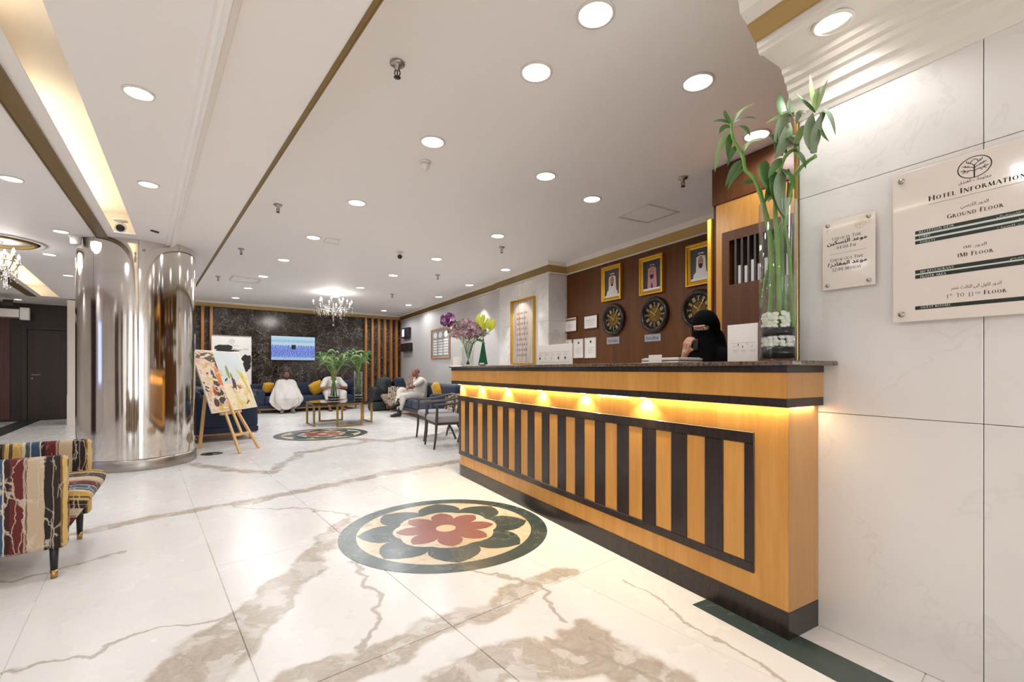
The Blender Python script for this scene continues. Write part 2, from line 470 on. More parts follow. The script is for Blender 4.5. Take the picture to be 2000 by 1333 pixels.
M['hair'] = plain('black hair', srgb(22, 18, 17), 0.6)
M['hair_grey'] = plain('cropped grey hair', srgb(92, 80, 74), 0.7)
M['cloth_white'] = plain('white cotton', srgb(212, 206, 200), 0.85, 0, 0.04, 8, 0.3, 120)
M['shoe'] = plain('dark shoe', srgb(40, 30, 27), 0.35)
M['sandal'] = plain('brown sandal', srgb(110, 68, 44), 0.5)
M['sock'] = plain('grey sock', srgb(120, 116, 112), 0.8)
M['leaf'] = plain('bamboo leaf', srgb(74, 112, 52), 0.4, 0, 0.35, 9)
M['leaf_pale'] = plain('pale bamboo leaf', srgb(146, 166, 110), 0.4, 0, 0.3, 9)
M['leaf_grey'] = plain('grey green bract', srgb(122, 138, 106), 0.5, 0, 0.25, 14)
M['stem'] = plain('bamboo stem', srgb(108, 146, 62), 0.4, 0, 0.25, 12)
M['pebble'] = plain('white pebble', srgb(246, 243, 234), 0.4, 0, 0.1, 14)
M['gel'] = plain('black gravel', srgb(22, 22, 26), 0.25, 0, 0.3, 40)
def glassy(name, c=(1, 1, 1), ior=1.45, rough=0.0):
    n = NT(name); f = n.noise(n.obj(), 3.0, 1)
    n.out(col=n.mix(f, mul(c, 0.985), c), trans=1.0, ior=ior, rough=rough)
    return n.mat
def thin_clear(name, tint, gl=1.0, ior=1.45):
    n = NT(name); t = n.t
    f = n.noise(n.obj(), 3.0, 1)
    tr = n.n('BsdfTransparent', {'Color': n.mix(f, mul(tint, 0.985), tint)})
    g = n.n('BsdfGlossy', {'Color': (1, 1, 1), 'Roughness': 0.02})
    ge = n.n('NewGeometry')
    cs = n.math('ABSOLUTE', n.vm('DOT_PRODUCT', ge.outputs['Normal'], ge.outputs['Incoming'], out=1))
    fr = n.math('MULTIPLY', n.math('MULTIPLY_ADD', n.math('POWER', n.math('SUBTRACT', 1.0, cs), 5.0), 0.9, 0.035), gl)
    mx = n.n('MixShader', {0: fr, 1: tr, 2: g})
    t.links.new(mx.outputs[0], t.nodes['Material Output'].inputs[0])
    return n.mat
M['glass'] = thin_clear('clear glass', (0.98, 0.988, 0.985), 0.9)
M['water'] = thin_clear('water', (0.965, 0.985, 0.96), 0.5, 1.33)
M['smoked'] = plain('smoked glass top', srgb(40, 34, 30), 0.05, 0, 0.05, 3, coat=0.5)
M['crystal'] = glassy('crystal', (1, 1, 1), 1.6)
M['lamp'] = emit('lamp disc', (1.0, 0.93, 0.84), 9.0)
M['lamp_warm'] = emit('warm lamp', (1.0, 0.74, 0.36), 9.0)
M['bulb'] = emit('chandelier bulb', (1.0, 0.94, 0.88), 26.0)
M['cove'] = emit('cove tube', (1.0, 0.93, 0.7), 8.5)
M['screen_blue'] = emit('blue screen', (0.3, 0.42, 1.0), 1.6)
def stripes():
    n = NT('striped upholstery'); P = n.obj()
    w = n.math('MULTIPLY', n.math('SUBTRACT', n.noise(P, 14.0, 3), 0.5), 0.016)
    at = n.n('Attribute', None, attribute_name='stripe')
    t = n.math('ADD', at.outputs['Fac'], w)
    f = n.math('FRACT', n.math('MULTIPLY', t, 2.6))
    cols = [(0.0, (204, 172, 104)), (0.045, (120, 92, 50)), (0.07, (42, 32, 28)), (0.14, (150, 138, 124)), (0.152, (38, 30, 27)), (0.235, (190, 170, 144)), (0.4, (120, 92, 80)), (0.42, (176, 150, 130)), (0.44, (98, 34, 34)),
            (0.57, (54, 28, 34)), (0.62, (206, 196, 180)), (0.635, (58, 80, 110)), (0.74, (190, 184, 176)), (0.755, (76, 84, 100)), (0.81, (210, 196, 170)), (0.85, (200, 164, 84)), (0.96, (90, 70, 50))]
    c = n.ramp(f, [(p, srgb(*k)) for p, k in cols], 'CONSTANT')
    sp = n.sscale(P, (24, 24, 6))
    d = n.vm('ADD', sp, n.vm('SCALE', n.noise(P, 16.0, 3, 0.6, 0, 1), sc=0.8))
    e = n.n('TexVoronoi', {'Vector': d, 'Scale': 1.0}, feature='DISTANCE_TO_EDGE').outputs[0]
    cr = n.math('SUBTRACT', 1.0, n.n('MapRange', {0: e, 1: 0.015, 2: 0.06}).outputs[0])
    g = n.n('MapRange', {0: n.noise(n.sscale(P, (16, 16, 4)), 1.0, 2), 1: 0.46, 2: 0.52}).outputs[0]
    fine = n.noise(n.sscale(P, (260, 260, 12)), 1.0, 2)
    c = n.mix(n.math('MULTIPLY', n.math('MULTIPLY', cr, g), 0.75), c, srgb(206, 192, 172))
    c = n.mix(n.math('MULTIPLY', fine, 0.3), c, n.mix(1.0, c, (0.55, 0.5, 0.45), 'MULTIPLY'))
    n.out(col=c, rough=0.9)
    n.bump(n.noise(n.sscale(P, (300, 300, 60)), 1.0, 2), 0.35, 0.003)
    return n.mat
M['stripe'] = stripes()
def pattern():
    n = NT('patterned upholstery'); P = n.sscale(n.obj(), (22, 22, 9))
    f = n.noise(n.vm('ADD', P, n.vm('SCALE', n.noise(P, 0.8, 2, 0.5, 0, 1), sc=2.0)), 1.0, 2)
    n.out(col=n.ramp(f, [(0.0, srgb(60, 44, 38)), (0.42, srgb(206, 190, 164)), (0.5, srgb(96, 70, 58)), (0.56, srgb(214, 200, 178)), (0.62, srgb(48, 38, 36))], 'CONSTANT'), rough=0.85)
    return n.mat
M['pattern'] = pattern()
# ================================================================ SETTING
ZC, ZL, ZM = 3.0, 2.62, 2.66            # main ceiling, low ceiling, strip of ceiling beside the trim
NW, NG, NWOOD, NCAB = 2.21, 4.5, 4.85, 3.71   # planes parallel to the desk: sign wall, lobby wall, reception back wall, cabinet
SB = 14.7                               # back wall in the lobby grid
S0 = 1.182                              # where the sign wall ends
# ---- floor: slab, tiles, inlays
fl = MB(); fl.box(-16, 8, -5, 20, -0.12, -0.005)
floor = fl.build('floor', M['floor'], kind='structure')
tx, ty, X0, Y0 = 0.745, 1.4, 0.333, 3.15
tm = MB(); g = 0.0016; b = 0.0016
hx, hy = tx / 2 - g, ty / 2 - g
v = [(-hx, -hy, -0.006), (hx, -hy, -0.006), (hx, hy, -0.006), (-hx, hy, -0.006), (-hx, -hy, -b), (hx, -hy, -b), (hx, hy, -b), (-hx, hy, -b),
     (-hx + b, -hy + b, 0), (hx - b, -hy + b, 0), (hx - b, hy - b, 0), (-hx + b, hy - b, 0)]
f = [(8, 9, 10, 11)] + [(i, (i + 1) % 4, 4 + (i + 1) % 4, 4 + i) for i in range(4)] + [(4 + i, 4 + (i + 1) % 4, 8 + (i + 1) % 4, 8 + i) for i in range(4)]
tme = bpy.data.meshes.new('tile'); tme.from_pydata(v, [], f); tme.materials.append(M['floor'])
fo = Vector(MATX['floor'].to_translation())
for i in range(-10, 9):
    for j in range(-3, 9):
        c = FA @ Vector((X0 + tx * (i + 0.5), Y0 + ty * (j + 0.5), 0))
        n_ = loc(FC, c).x
        if c.y < 0.9 or abs(c.x) > c.y * 1.125 + 1.2 or n_ > 5.2 or Y0 + ty * (j + 0.5) > 14.6 or (n_ > 2.9 and loc(FC, c).y < 6.0): continue
        o = bpy.data.objects.new('tile', tme); COL.objects.link(o); o.parent = floor
        o.location = c - fo; o.rotation_euler = (0, 0, TA)
def inlay(name, poly, mat, F_=None, z=0.0012):
    m_ = MB(); m_.prism(poly, -0.002, z)
    return m_.build(name, mat, floor, F=F_ or Matrix.Identity(4))
inlay('inlay_strip', [(1.87, 1.49), (1.87, -1.5), (2.05, -1.5), (2.05, 1.49)], M['green'], FC)
pa, pb = pz(0, 853.7, 0), pz(80, 821, 0)
dv = (pb - pa).normalized(); nv = Vector((-dv.y, dv.x, 0)) * 0.34
inlay('inlay_strip', [tuple((pa - dv * 2)[:2]), tuple(pb[:2]), tuple((pb + nv)[:2]), tuple((pa - dv * 2 + nv)[:2])], M['green'])
def arc(r, a0, a1, n): return [(r * math.cos(a0 + (a1 - a0) * i / n), r * math.sin(a0 + (a1 - a0) * i / n)) for i in range(n + 1)]
def medallion(at, rz, label, sc=1.0):
    t = thing('floor_medallion', label, 'medallion', at, rz)
    zt = 0.0016
    m_ = MB(); n = 96
    o_, i_ = arc(0.73 * sc, 0, 2 * PI, n)[:-1], arc(0.615 * sc, 0, 2 * PI, n)[:-1]
    vs = [(*p, zt) for p in o_] + [(*p, zt) for p in i_] + [(p[0] * 1.002, p[1] * 1.002, -0.002) for p in o_]
    m_.add(vs, [(i, (i + 1) % n, n + (i + 1) % n, n + i) for i in range(n)] + [(2 * n + i, 2 * n + (i + 1) % n, (i + 1) % n, i) for i in range(n)])
    m_.build('border_ring', M['green'], t)
    m_ = MB(); m_.prism(arc(0.617 * sc, 0, 2 * PI, n)[:-1], -0.002, 0.0010); m_.build('cream_field', M['cream'], t)
    def pet(prof, nm, mat, z, inner):
        for k in range(8):
            a = PI / 8 + k * PI / 4
            P = [(r * sc * math.cos(a + d), r * sc * math.sin(a + d)) for d, r in prof] + [(r * sc * math.cos(a - d), r * sc * math.sin(a - d)) for d, r in prof[-2::-1]]
            if inner: P += [(r * sc * math.cos(a + d), r * sc * math.sin(a + d)) for d, r in inner]
            p_ = MB(); p_.prism(P, -0.002, z); p_.build(nm, mat, t)
    D = PI / 8
    pet([(D, 0.42), (D * 0.97, 0.45), (D * 0.86, 0.49), (D * 0.66, 0.53), (D * 0.36, 0.572), (0, 0.61)], 'green_petal', M['green'], zt,
        [(-D, 0.345), (-D * 0.6, 0.362), (-D * 0.2, 0.372), (D * 0.2, 0.372), (D * 0.6, 0.362), (D, 0.345)])
    pet([(D, 0.19), (D * 0.98, 0.215), (D * 0.88, 0.25), (D * 0.66, 0.29), (D * 0.36, 0.325), (0, 0.352)], 'red_petal', M['red'], zt, [(-D, 0.07), (0, 0.066), (D, 0.07)])
    m_ = MB(); m_.prism(arc(0.071 * sc, 0, 2 * PI, 40)[:-1], -0.002, 0.002); m_.build('centre_disc', M['blush'], t)
    return t
c1 = Vector((-0.478, 3.29, 0))
medallion(c1, -0.12, 'large green and red marble flower medallion inlaid in the floor beside the reception desk')
medallion(Vector((-3.38, 8.1, 0)), 0.1, 'distant round marble flower medallion inlaid in the floor before the coffee table', 1.06)
d_ = MB(); d_.lathe([(0, 0.0), (0.13, 0.0), (0.13, 0.003), (0, 0.0035)], 28, 0, TR(*pz(414, 887, 0)))
d_.build('floor_box', M['dark_steel'], label='small round dark floor outlet cover beside the easel', cat='floor outlet')

# ---- ceilings
ceiling = MB()
a_ = lambda x, y, z: FA @ Vector((x, y, z))
ceiling.box(0.755, 9, -6, 16.5, ZC, ZC + 0.1, 0, FA)
ceiling = ceiling.build('ceiling', M['paint'], kind='structure')
low = MB()
slotB = [(-0.48, -2.0), (-0.48, 6.42), (-0.664, 6.42), (-0.664, -2.0)]
slotA = [(-1.31, 8.4), (-1.31, 13.0), (-1.57, 13.0), (-1.57, 8.4)]
BtoA = FA.inverted() @ FB
hB = [BtoA @ Vector((x, y, 0)) for x, y in slotB]
hA = [Vector((x, y, 0)) for x, y in slotA]
outer = [Vector(p) for p in ((-12, -8, 0), (0.21, -8, 0), (0.21, 16, 0), (-12, 16, 0))]
loops = [outer, hB, hA]
pts = [p for l in loops for p in l]
low.add([(p.x, p.y, ZL) for p in pts], [tuple(t) for t in tessellate_polygon(loops)], 0, FA)
low.box(0.315, 0.735, -8, 16, ZM, ZM + 0.03, 0, FA)
low.box(0.735, 0.756, -8, 16, ZM, ZC + 0.02, 0, FA)
low.build('ceiling_panel', M['paint'], ceiling, F=Matrix.Identity(4))
mo = MB()                                # stepped plaster moulding along the low ceiling
prof = [(0.205, ZL + 0.002), (0.222, ZL - 0.012), (0.236, ZL - 0.004), (0.252, ZL - 0.004), (0.262, ZL - 0.022), (0.276, ZL - 0.022), (0.284, ZL - 0.002), (0.302, ZL + 0.01), (0.312, ZL + 0.018), (0.32, ZM + 0.002), (0.32, ZM + 0.03), (0.205, ZM + 0.03)]
mo.loft([[(x, y, z) for x, z in prof] for y in (-8, 16)], 0, FA, sm=False)
mo.build('trim_1', M['paint'], F=None, kind='structure')
br = MB()
br.box(0.733, 0.757, -8, 16, ZM - 0.006, ZM + 0.001, 0, FA); br.box(0.755, 0.762, -8, 16, ZM - 0.008, ZM + 0.02, 0, FA)
br.build('trim_2', M['bronze'], kind='structure')
gd = MB(); gd.box(-0.84, -0.746, -2.5, 8.0, ZL - 0.010, ZL + 0.0, 0, FB); gd.box(-0.752, -0.744, -2.5, 8.0, ZL - 0.016, ZL, 0, FB); gd.box(-0.846, -0.838, -2.5, 8.0, ZL - 0.016, ZL, 0, FB)
gd.build('trim_3', M['bronze'], kind='structure')
gd = MB(); gd.box(-1.78, -1.65, 8.0, 13.1, ZL - 0.012, ZL, 0, FA); gd.build('trim_4', M['bronze'], kind='structure')
def cove(name, Fm, x0, x1, y0, y1, spans):
    m_ = MB(); z0, z1 = ZL + 0.004, ZL + 0.2
    w = 0.26
    vs = [(x0 - w, y0, z0), (x0 - w, y0, z1), (x1, y0, z1), (x1, y0, ZL), (x0 - w, y1, z0), (x0 - w, y1, z1), (x1, y1, z1), (x1, y1, ZL)]
    m_.add(vs, [(0, 1, 5, 4), (1, 2, 6, 5), (2, 3, 7, 6), (0, 3, 2, 1), (4, 5, 6, 7)], 0, Fm)
    m_.add([(x0 - w, y0, z0), (x0, y0, z0), (x0, y1, z0), (x0 - w, y1, z0)], [(0, 1, 2, 3)], 0, Fm)
    o = m_.build(name, M['paint_white'], ceiling, F=Matrix.Identity(4))
    for ya, yb in spans:
        t_ = MB(); t_.tube([(x0 - 0.1, ya, z0 + 0.03), (x0 - 0.1, yb, z0 + 0.03)], 0.014, 8, 0, Fm)
        t_.build('cove_tube', M['cove'], o, F=Matrix.Identity(4))
cove('light_cove', FB, -0.664, -0.48, -2.0, 6.42, ((-1.8, -0.2), (0.2, 1.4), (1.75, 3.0), (3.75, 5.0), (5.02, 6.3)))
cove('light_cove', FA, -1.57, -1.31, 8.4, 13.0, ((8.5, 9.9), (9.95, 11.4), (11.45, 12.9)))

# ---- walls
dm = MB(); dm.box(0.0, 7.3, SB, SB + 0.2, 0, ZC + 0.1); dm.build('wall_back', M['dark_marble'], F=FA, kind='structure')
dl = MB(); dl.box(-9.5, 0.0, SB, SB + 0.2, 0, ZC); dl.build('wall_back', M['wenge'], F=FA, kind='structure')
pnl = MB()
for x0, x1 in ((-4.4, -3.6), (-3.55, -2.75), (-2.7, -2.25)): pnl.box(x0, x1, SB - 0.02, SB, 0.05, 2.3, 0, FA, 0.006)
pnl.build('trim_5', M['rosewood'], kind='structure')
tb = MB(); tb.box(0.0, 7.3, SB - 0.09, SB, ZC - 0.06, ZC, 0, FA); tb.build('trim_6', M['paint_white'], kind='structure')
tb = MB(); tb.box(0.0, 7.3, SB - 0.1, SB, ZC - 0.155, ZC - 0.06, 0, FA, 0.01); tb.build('trim_7', M['crown_gold'], kind='structure')
cn = MB(); cn.box(-9.5, -2.07, SB - 0.35, SB, 2.28, 2.45, 0, FA); cn.build('trim_8', M['paint_white'], kind='structure')
def wallbox(name, n0, n1, s0, s1, z0, z1, mat, **k):
    m_ = MB(); m_.box(n0, n1, s0, s1, z0, z1); return m_.build(name, mat, F=FC, kind='structure', **k)
wallbox('wall_lobby', NG, NG + 0.3, 8.31, 16.0, 0, ZC + 0.1, M['paint_gray'])
wallbox('wall_reception', NWOOD, NWOOD + 0.2, 1.0, 6.5, 0, ZC + 0.1, M['redwood'])
wallbox('wall_end', 2.4, NWOOD + 0.2, 0.45, 0.6, 0, ZC + 0.1, M['paint_beige'])
mc = thing('marble_pier', 'pale veined marble wall pier between grey lobby wall and wood panelling', 'pier', FC @ Vector((NG + 0.2, 7.4, 0)), TC)
zz = [0, 1.0, 2.0, ZC - 0.1]
for k in range(3):
    for s_a, s_b in ((6.52, 7.41), (7.414, 8.31)):
        m_ = MB(); m_.box(NG - 0.03, NWOOD + 0.1, s_a, s_b, zz[k] + 0.001, zz[k + 1] - 0.001, 0, None, 0.002); m_.build('marble_panel', M['col_marble'], mc, F=FC)
def crown(name, pth, z0, z1, out, mat, ch=0.0, sub=None):      # moulding following wall corners: pth = (n, s) polyline, room on the -n side
    m_ = MB(); rings = []
    k = len(pth)
    for i, (n, s) in enumerate(pth):
        d0 = Vector((pth[i][0] - pth[i - 1][0], pth[i][1] - pth[i - 1][1])) if i > 0 else None
        d1 = Vector((pth[i + 1][0] - pth[i][0], pth[i + 1][1] - pth[i][1])) if i < k - 1 else None
        ns = [Vector((-d.y, d.x)).normalized() for d in (d0, d1) if d is not None]
        ns = [q if True else q for q in ns]
        off = ns[0] if len(ns) == 1 else (ns[0] + ns[1]) / (1 + ns[0].dot(ns[1]))
        a, bb = Vector((n, s)), Vector((n, s)) + off * out
        c2 = Vector((n, s)) + off * (out - ch)
        rings.append([(a.x, a.y, z0), (c2.x, c2.y, z0), (bb.x, bb.y, z1), (a.x, a.y, z1)])
    if sub: rings = rings[sub[0]:sub[1]]
    m_.loft(rings, 0, None, sm=False)
    return m_.build(name, mat, F=FC, kind='structure')
path = [(NWOOD, 2.8), (NWOOD, 6.49), (NG - 0.03, 6.49), (NG - 0.03, 8.34), (NG, 8.34), (NG, 15.6)]
crown('trim_9', path, ZC - 0.17, ZC - 0.06, 0.07, M['crown_gold'], 0.03, (0, 3))
crown('trim_15', path, ZC - 0.17, ZC - 0.06, 0.07, M['bronze'], 0.03, (2, 6))
crown('trim_10', path, ZC - 0.06, ZC, 0.12, M['paint_white'], 0.05)
crown('trim_11', path, ZC - 0.185, ZC - 0.17, 0.03, M['paint_white'])
# sign wall: core, marble panels, bronze edge, soffit with cornice
wallbox('wall_right', NW + 0.02, NW + 0.17, -5.0, S0 - 0.012, 0, ZC, M['paint_beige'])
wr = bpy.data.objects['wall_right']
sj = loc(FC, pv(1921, 700, TC, NW)).y
zr = [0.0, pv(1770, 818, TC, NW).z, pv(1660, 360, TC, NW).z, 2.36]
cols = [S0 - 0.01, sj, sj - 0.78, sj - 1.56, sj - 2.34, sj - 3.12]
for i in range(len(cols) - 1):
    for k in range(3):
        m_ = MB(); m_.box(NW, NW + 0.022, cols[i + 1] + 0.0012, cols[i] - 0.0012, zr[k] + 0.0012, zr[k + 1] - 0.0012, 0, None, 0.0015)
        m_.build('marble_panel', M['wall_marble'], wr, F=FC)
m_ = MB(); m_.box(NW - 0.012, NW + 0.17, S0 - 0.011, S0 + 0.008, 0, 2.36, 0, None, 0.003); m_.build('trim_12', M['brass'], F=FC, kind='structure')
prof = [(2.206, 2.30), (2.196, 2.315), (2.186, 2.325), (2.178, 2.36), (2.170, 2.375), (2.156, 2.385), (2.15, 2.42), (2.138, 2.43), (2.136, 2.452), (2.118, 2.462), (2.114, 2.485), (2.098, 2.493), (2.094, 2.513), (2.08, 2.52), (1.945, 2.53), (1.935, 2.522), (1.922, 2.526), (1.918, 2.54), (1.91, 2.545), (1.906, 2.576)]
sf = MB(); top = [(1.785, 2.662), (1.781, 2.69), (1.772, 2.70), (1.772, ZC), (2.30, ZC), (2.30, 2.30)]
full = prof + [(1.842, 2.62), (1.83, 2.628), (1.808, 2.64), (1.79, 2.65)] + top
sf.loft([[(n, s, z) for n, z in full] for s in (S0 + 0.004, -5.0)], 0, None, sm=False)
sf.build('trim_13', M['paint_white'], F=FC, kind='structure')
gs = MB(); q = [(1.9075, 2.578), (1.903, 2.57), (1.895, 2.573), (1.846, 2.608), (1.838, 2.62), (1.843, 2.627)]
gs.loft([[(n, s, z) for n, z in q] for s in (S0 + 0.006, -5.0)], 0, None, sm=False); gs.build('trim_14', M['crown_gold'], F=FC, kind='structure')
# unseen side wall, its panels and piers, added for the steel column to reflect
m_ = MB(); m_.box(-4.8, -4.6, -4.0, SB + 0.2, 0, ZC); m_.build('wall_left', plain('taupe wall', srgb(206, 198, 192), 0.4, 0, 0.06, 2), F=FA, kind='structure')
for k, (y0, y1, mt_) in enumerate(((1.0, 2.2, 'wenge'), (3.6, 5.0, 'col_marble'), (6.4, 7.4, 'wenge'), (9.0, 10.6, 'col_marble'))):
    m_ = MB(); m_.box(-4.6, -4.54, y0, y1, 0, 2.4, 0, None, 0.006); m_.build('trim_%d' % (20 + k), M[mt_], F=FA, kind='structure')
m_ = MB(); m_.box(-4.52, -4.5, 5.4, 6.0, 0.9, 2.0, 0, None, 0.004); m_.build('lobby_display', M['screen_blue'], F=FA, label='blue-lit upright display on the left side wall, seen only as a reflection', cat='display')
for k, (x, y, w_, mt_) in enumerate(((-5.2, -2.2, 0.7, 'col_marble'), (-3.4, -3.4, 0.9, 'wenge'), (-1.6, -3.6, 0.6, 'col_marble'), (0.2, -3.4, 0.9, 'paint_beige'), (-7.6, -0.6, 0.8, 'paint_beige'), (1.9, -3.2, 0.8, 'cabinet'))):
    m_ = MB(); m_.box(x - w_ / 2, x + w_ / 2, y - 0.25, y + 0.25, 0, ZC, 0, None, 0.01); m_.build('trim_%d' % (30 + k), M[mt_], kind='structure')
# door and white pier at the far left
rr = loc(FA, pl(45, 700, TA, SB)).x
dt = thing('door_1', None, None, FA @ Vector((rr + 0.45, SB, 0)), TA); dt['kind'] = 'structure'
m_ = MB(); m_.box(rr + 0.07, rr + 0.98, SB - 0.035, SB + 0.01, 0.005, 2.04, 0, None, 0.004); leaf = m_.build('door_leaf', M['wenge'], dt, F=FA)
m_ = MB(); m_.box(rr - 0.02, rr + 0.068, SB - 0.07, SB, 0, 2.12, 0, None, 0.004); m_.box(rr + 0.982, rr + 1.07, SB - 0.07, SB, 0, 2.12, 0, None, 0.004); m_.box(rr + 0.068, rr + 0.982, SB - 0.07, SB, 2.043, 2.12, 0, None, 0.004)
m_.build('door_frame', M['wenge'], dt, F=FA)
m_ = MB(); hx_ = rr + 0.14; m_.lathe([(0.0, 0), (0.026, 0), (0.026, 0.012), (0, 0.012)], 16, 0, TR(hx_, SB - 0.035, 1.03) @ RX(PI / 2))
m_.tube([(hx_, SB - 0.04, 1.03), (hx_, SB - 0.085, 1.03), (hx_ + 0.03, SB - 0.09, 1.03), (hx_ + 0.14, SB - 0.09, 1.03)], 0.011, 8); m_.lathe([(0.0, 0), (0.022, 0), (0.022, 0.01), (0, 0.01)], 12, 0, TR(hx_, SB - 0.035, 0.95) @ RX(PI / 2))
m_.build('door_handle', M['steel'], dt, F=FA)
wp = MB(); r0 = loc(FA, pl(131, 700, TA, 13.18)).x
wp.box(r0, r0 + 0.5, 13.18, 13.6, 0, ZL - 0.02, 0, FA, 0.006); wp.box(r0 - 0.004, r0 + 0.504, 13.176, 13.6, 0, 0.62, 0, FA, 0.004)
wp.build('white_pier', M['paint_white'], label='white square pier between dark door wall and mirrored column', cat='pier')

# ---- mirrored steel column
D_, r_ = 7.24, 0.568
pc = FA @ Vector((-0.03, 7.235, 0))
col = thing('mirrored_column', 'wide round polished steel column with mirror reflections beside the easel', 'column', pc)
def cyl_ang(u):
    d = Vector(((u - 1000) / F, 1.0)).normalized(); o = Vector((pc.x, pc.y))
    tca = o.dot(d); h = math.sqrt(max(r_ * r_ - (o.length_squared - tca * tca), 0)); p = d * (tca - h) - o
    return math.atan2(p.y, p.x)
sa = sorted([cyl_ang(u) for u in (183, 271, 350)])
ang = [sa[0], sa[1], sa[2]]
rest = 2 * PI - (sa[2] - sa[0])
cuts = ang + [sa[2] + rest * k / 4 for k in (1, 2, 3)] + [sa[0] + 2 * PI]
for i in range(len(cuts) - 1):
    m_ = MB(); m_.lathe([(r_ - 0.02, 0.13), (r_, 0.13), (r_, ZM), (r_ - 0.02, ZM)], 28, 0, None, True, cuts[i] + 0.0025, cuts[i + 1] - 0.0025)
    o = m_.build('steel_panel', M['chrome'], col)
    o.data.polygons.foreach_set('use_smooth', [True] * len(o.data.polygons))
    e = o.modifiers.new('edges', 'EDGE_SPLIT'); e.split_angle = 0.6
m_ = MB(); m_.lathe([(r_ - 0.03, 0.1), (r_ - 0.008, 0.1), (r_ - 0.008, ZM), (r_ - 0.03, ZM)], 48); m_.build('core', M['dark_steel'], col)
m_ = MB(); m_.lathe([(r_ - 0.03, 0.0), (r_ + 0.012, 0.0), (r_ + 0.014, 0.008), (r_ + 0.014, 0.115), (r_ + 0.006, 0.126), (r_ - 0.02, 0.13)], 96); m_.build('base_ring', M['steel'], col)

# ---- recessed downlights and other ceiling fixtures
def downlight_proto(name, r, label, at, group=None):
    t = thing(name, label, 'downlight', at, 0, group)
    m_ = MB(); m_.lathe([(r * 1.16, -0.001), (r * 1.14, -0.007), (r * 1.0, -0.009), (r * 0.96, -0.002), (r * 0.93, 0.012)], 32); m_.build('trim_ring', M['white'], t)
    m_ = MB(); m_.lathe([(0.0, -0.0045), (r * 0.5, -0.0045), (r * 0.97, -0.0025)], 32); m_.build('lamp_disc', M['lamp'], t)
    return t
MAIN = [(1163, 27, 'big bright downlight at the top of the picture, right of centre'), (1363, 160, 'bright downlight above the near end of the reception desk'), (845, 277, 'downlight directly above the white smoke detector'),
        (1066, 344, 'downlight over the middle of the reception desk'), (697, 396, 'downlight nearest the thin bronze ceiling trim'), (1156, 389, 'downlight beside the square ceiling hatch above reception'),
        (1478, 264, 'downlight glowing behind the tall bamboo, over the cabinet'), (972, 461, 'downlight above a sprinkler near the marble pier'), (612, 464, 'downlight beside the small square ceiling hatch'),
        (554, 508, 'second downlight of the left lobby row, past the small hatch'), (514, 540, 'downlight touching the end of the long left ceiling hatch'), (484, 563, 'downlight just past the long left ceiling hatch'),
        (460, 582, 'last downlight of the left lobby row, by the black marble wall'), (853, 506, 'downlight in the middle lobby row, above a sprinkler'), (768, 538, 'downlight right of the chandelier in the middle row'),
        (704, 562, 'downlight just right above the crystal chandelier'), (656, 580, 'downlight hidden right behind the crystal chandelier'), (987.5, 527, 'wall-side downlight nearest the marble pier'),
        (917, 557, 'wall-side downlight above the yellow lilies'), (857, 580, 'wall-side downlight above the purple flowers'), (798, 596, 'wall-side downlight above the framed chart'), (750, 607, 'farthest downlight, in front of the oak slats')]
proto = None
for i, (u, v, lb) in enumerate(MAIN):
    p = pz(u, v, ZC)
    if proto is None: proto = downlight_proto('downlight', 0.088, lb, p, 'recessed downlights in the main ceiling'); t = proto
    else: t = dup(proto, p, 0, lb)
    nn = loc(FC, p).x
    if nn > 4.0: spot(p - Vector((0, 0, 0.03)), SPOT_WALL, 1.25, 0.3, (1.0, 0.97, 0.94), None, 0.03)
    else: spot(p - Vector((0, 0, 0.03)), SPOT_MAIN * (0.78 if p.y < 4.5 else 1.25 if p.y < 7 else 2.3), 2.9, 0.35)
LOW = [(271, 181, 'large oval-looking downlight on the low ceiling beside the cove'), (290, 360, 'downlight on the low ceiling, second beside the cove'), (22, 349, 'downlight at the left edge beyond the bronze band'),
       (119, 452, 'downlight beside the white surface speaker on the low ceiling'), (97, 497, 'downlight beside the far lit slot, left of the column'), (133, 538, 'downlight nearest the left side of the mirrored column'), (35, 585, 'small downlight above the dark door wall')]
protol = None
for u, v, lb in LOW:
    p = pz(u, v, ZL)
    if protol is None: protol = downlight_proto('downlight', 0.062, lb, p, 'recessed downlights in the low ceiling')
    else: dup(protol, p, 0, lb)
    spot(p - Vector((0, 0, 0.03)), SPOT_LOW * (0.12 if u == 35 else 1.0), 2.9, 0.35)
p = pz(1627, 44, 2.527)
downlight_proto('downlight', 0.063, 'downlight in the cornice soffit above the marble sign wall', p)
spot(p - Vector((0, 0, 0.02)), 7.5, 2.2, 0.5, LAMP_COL, None, 0.03)
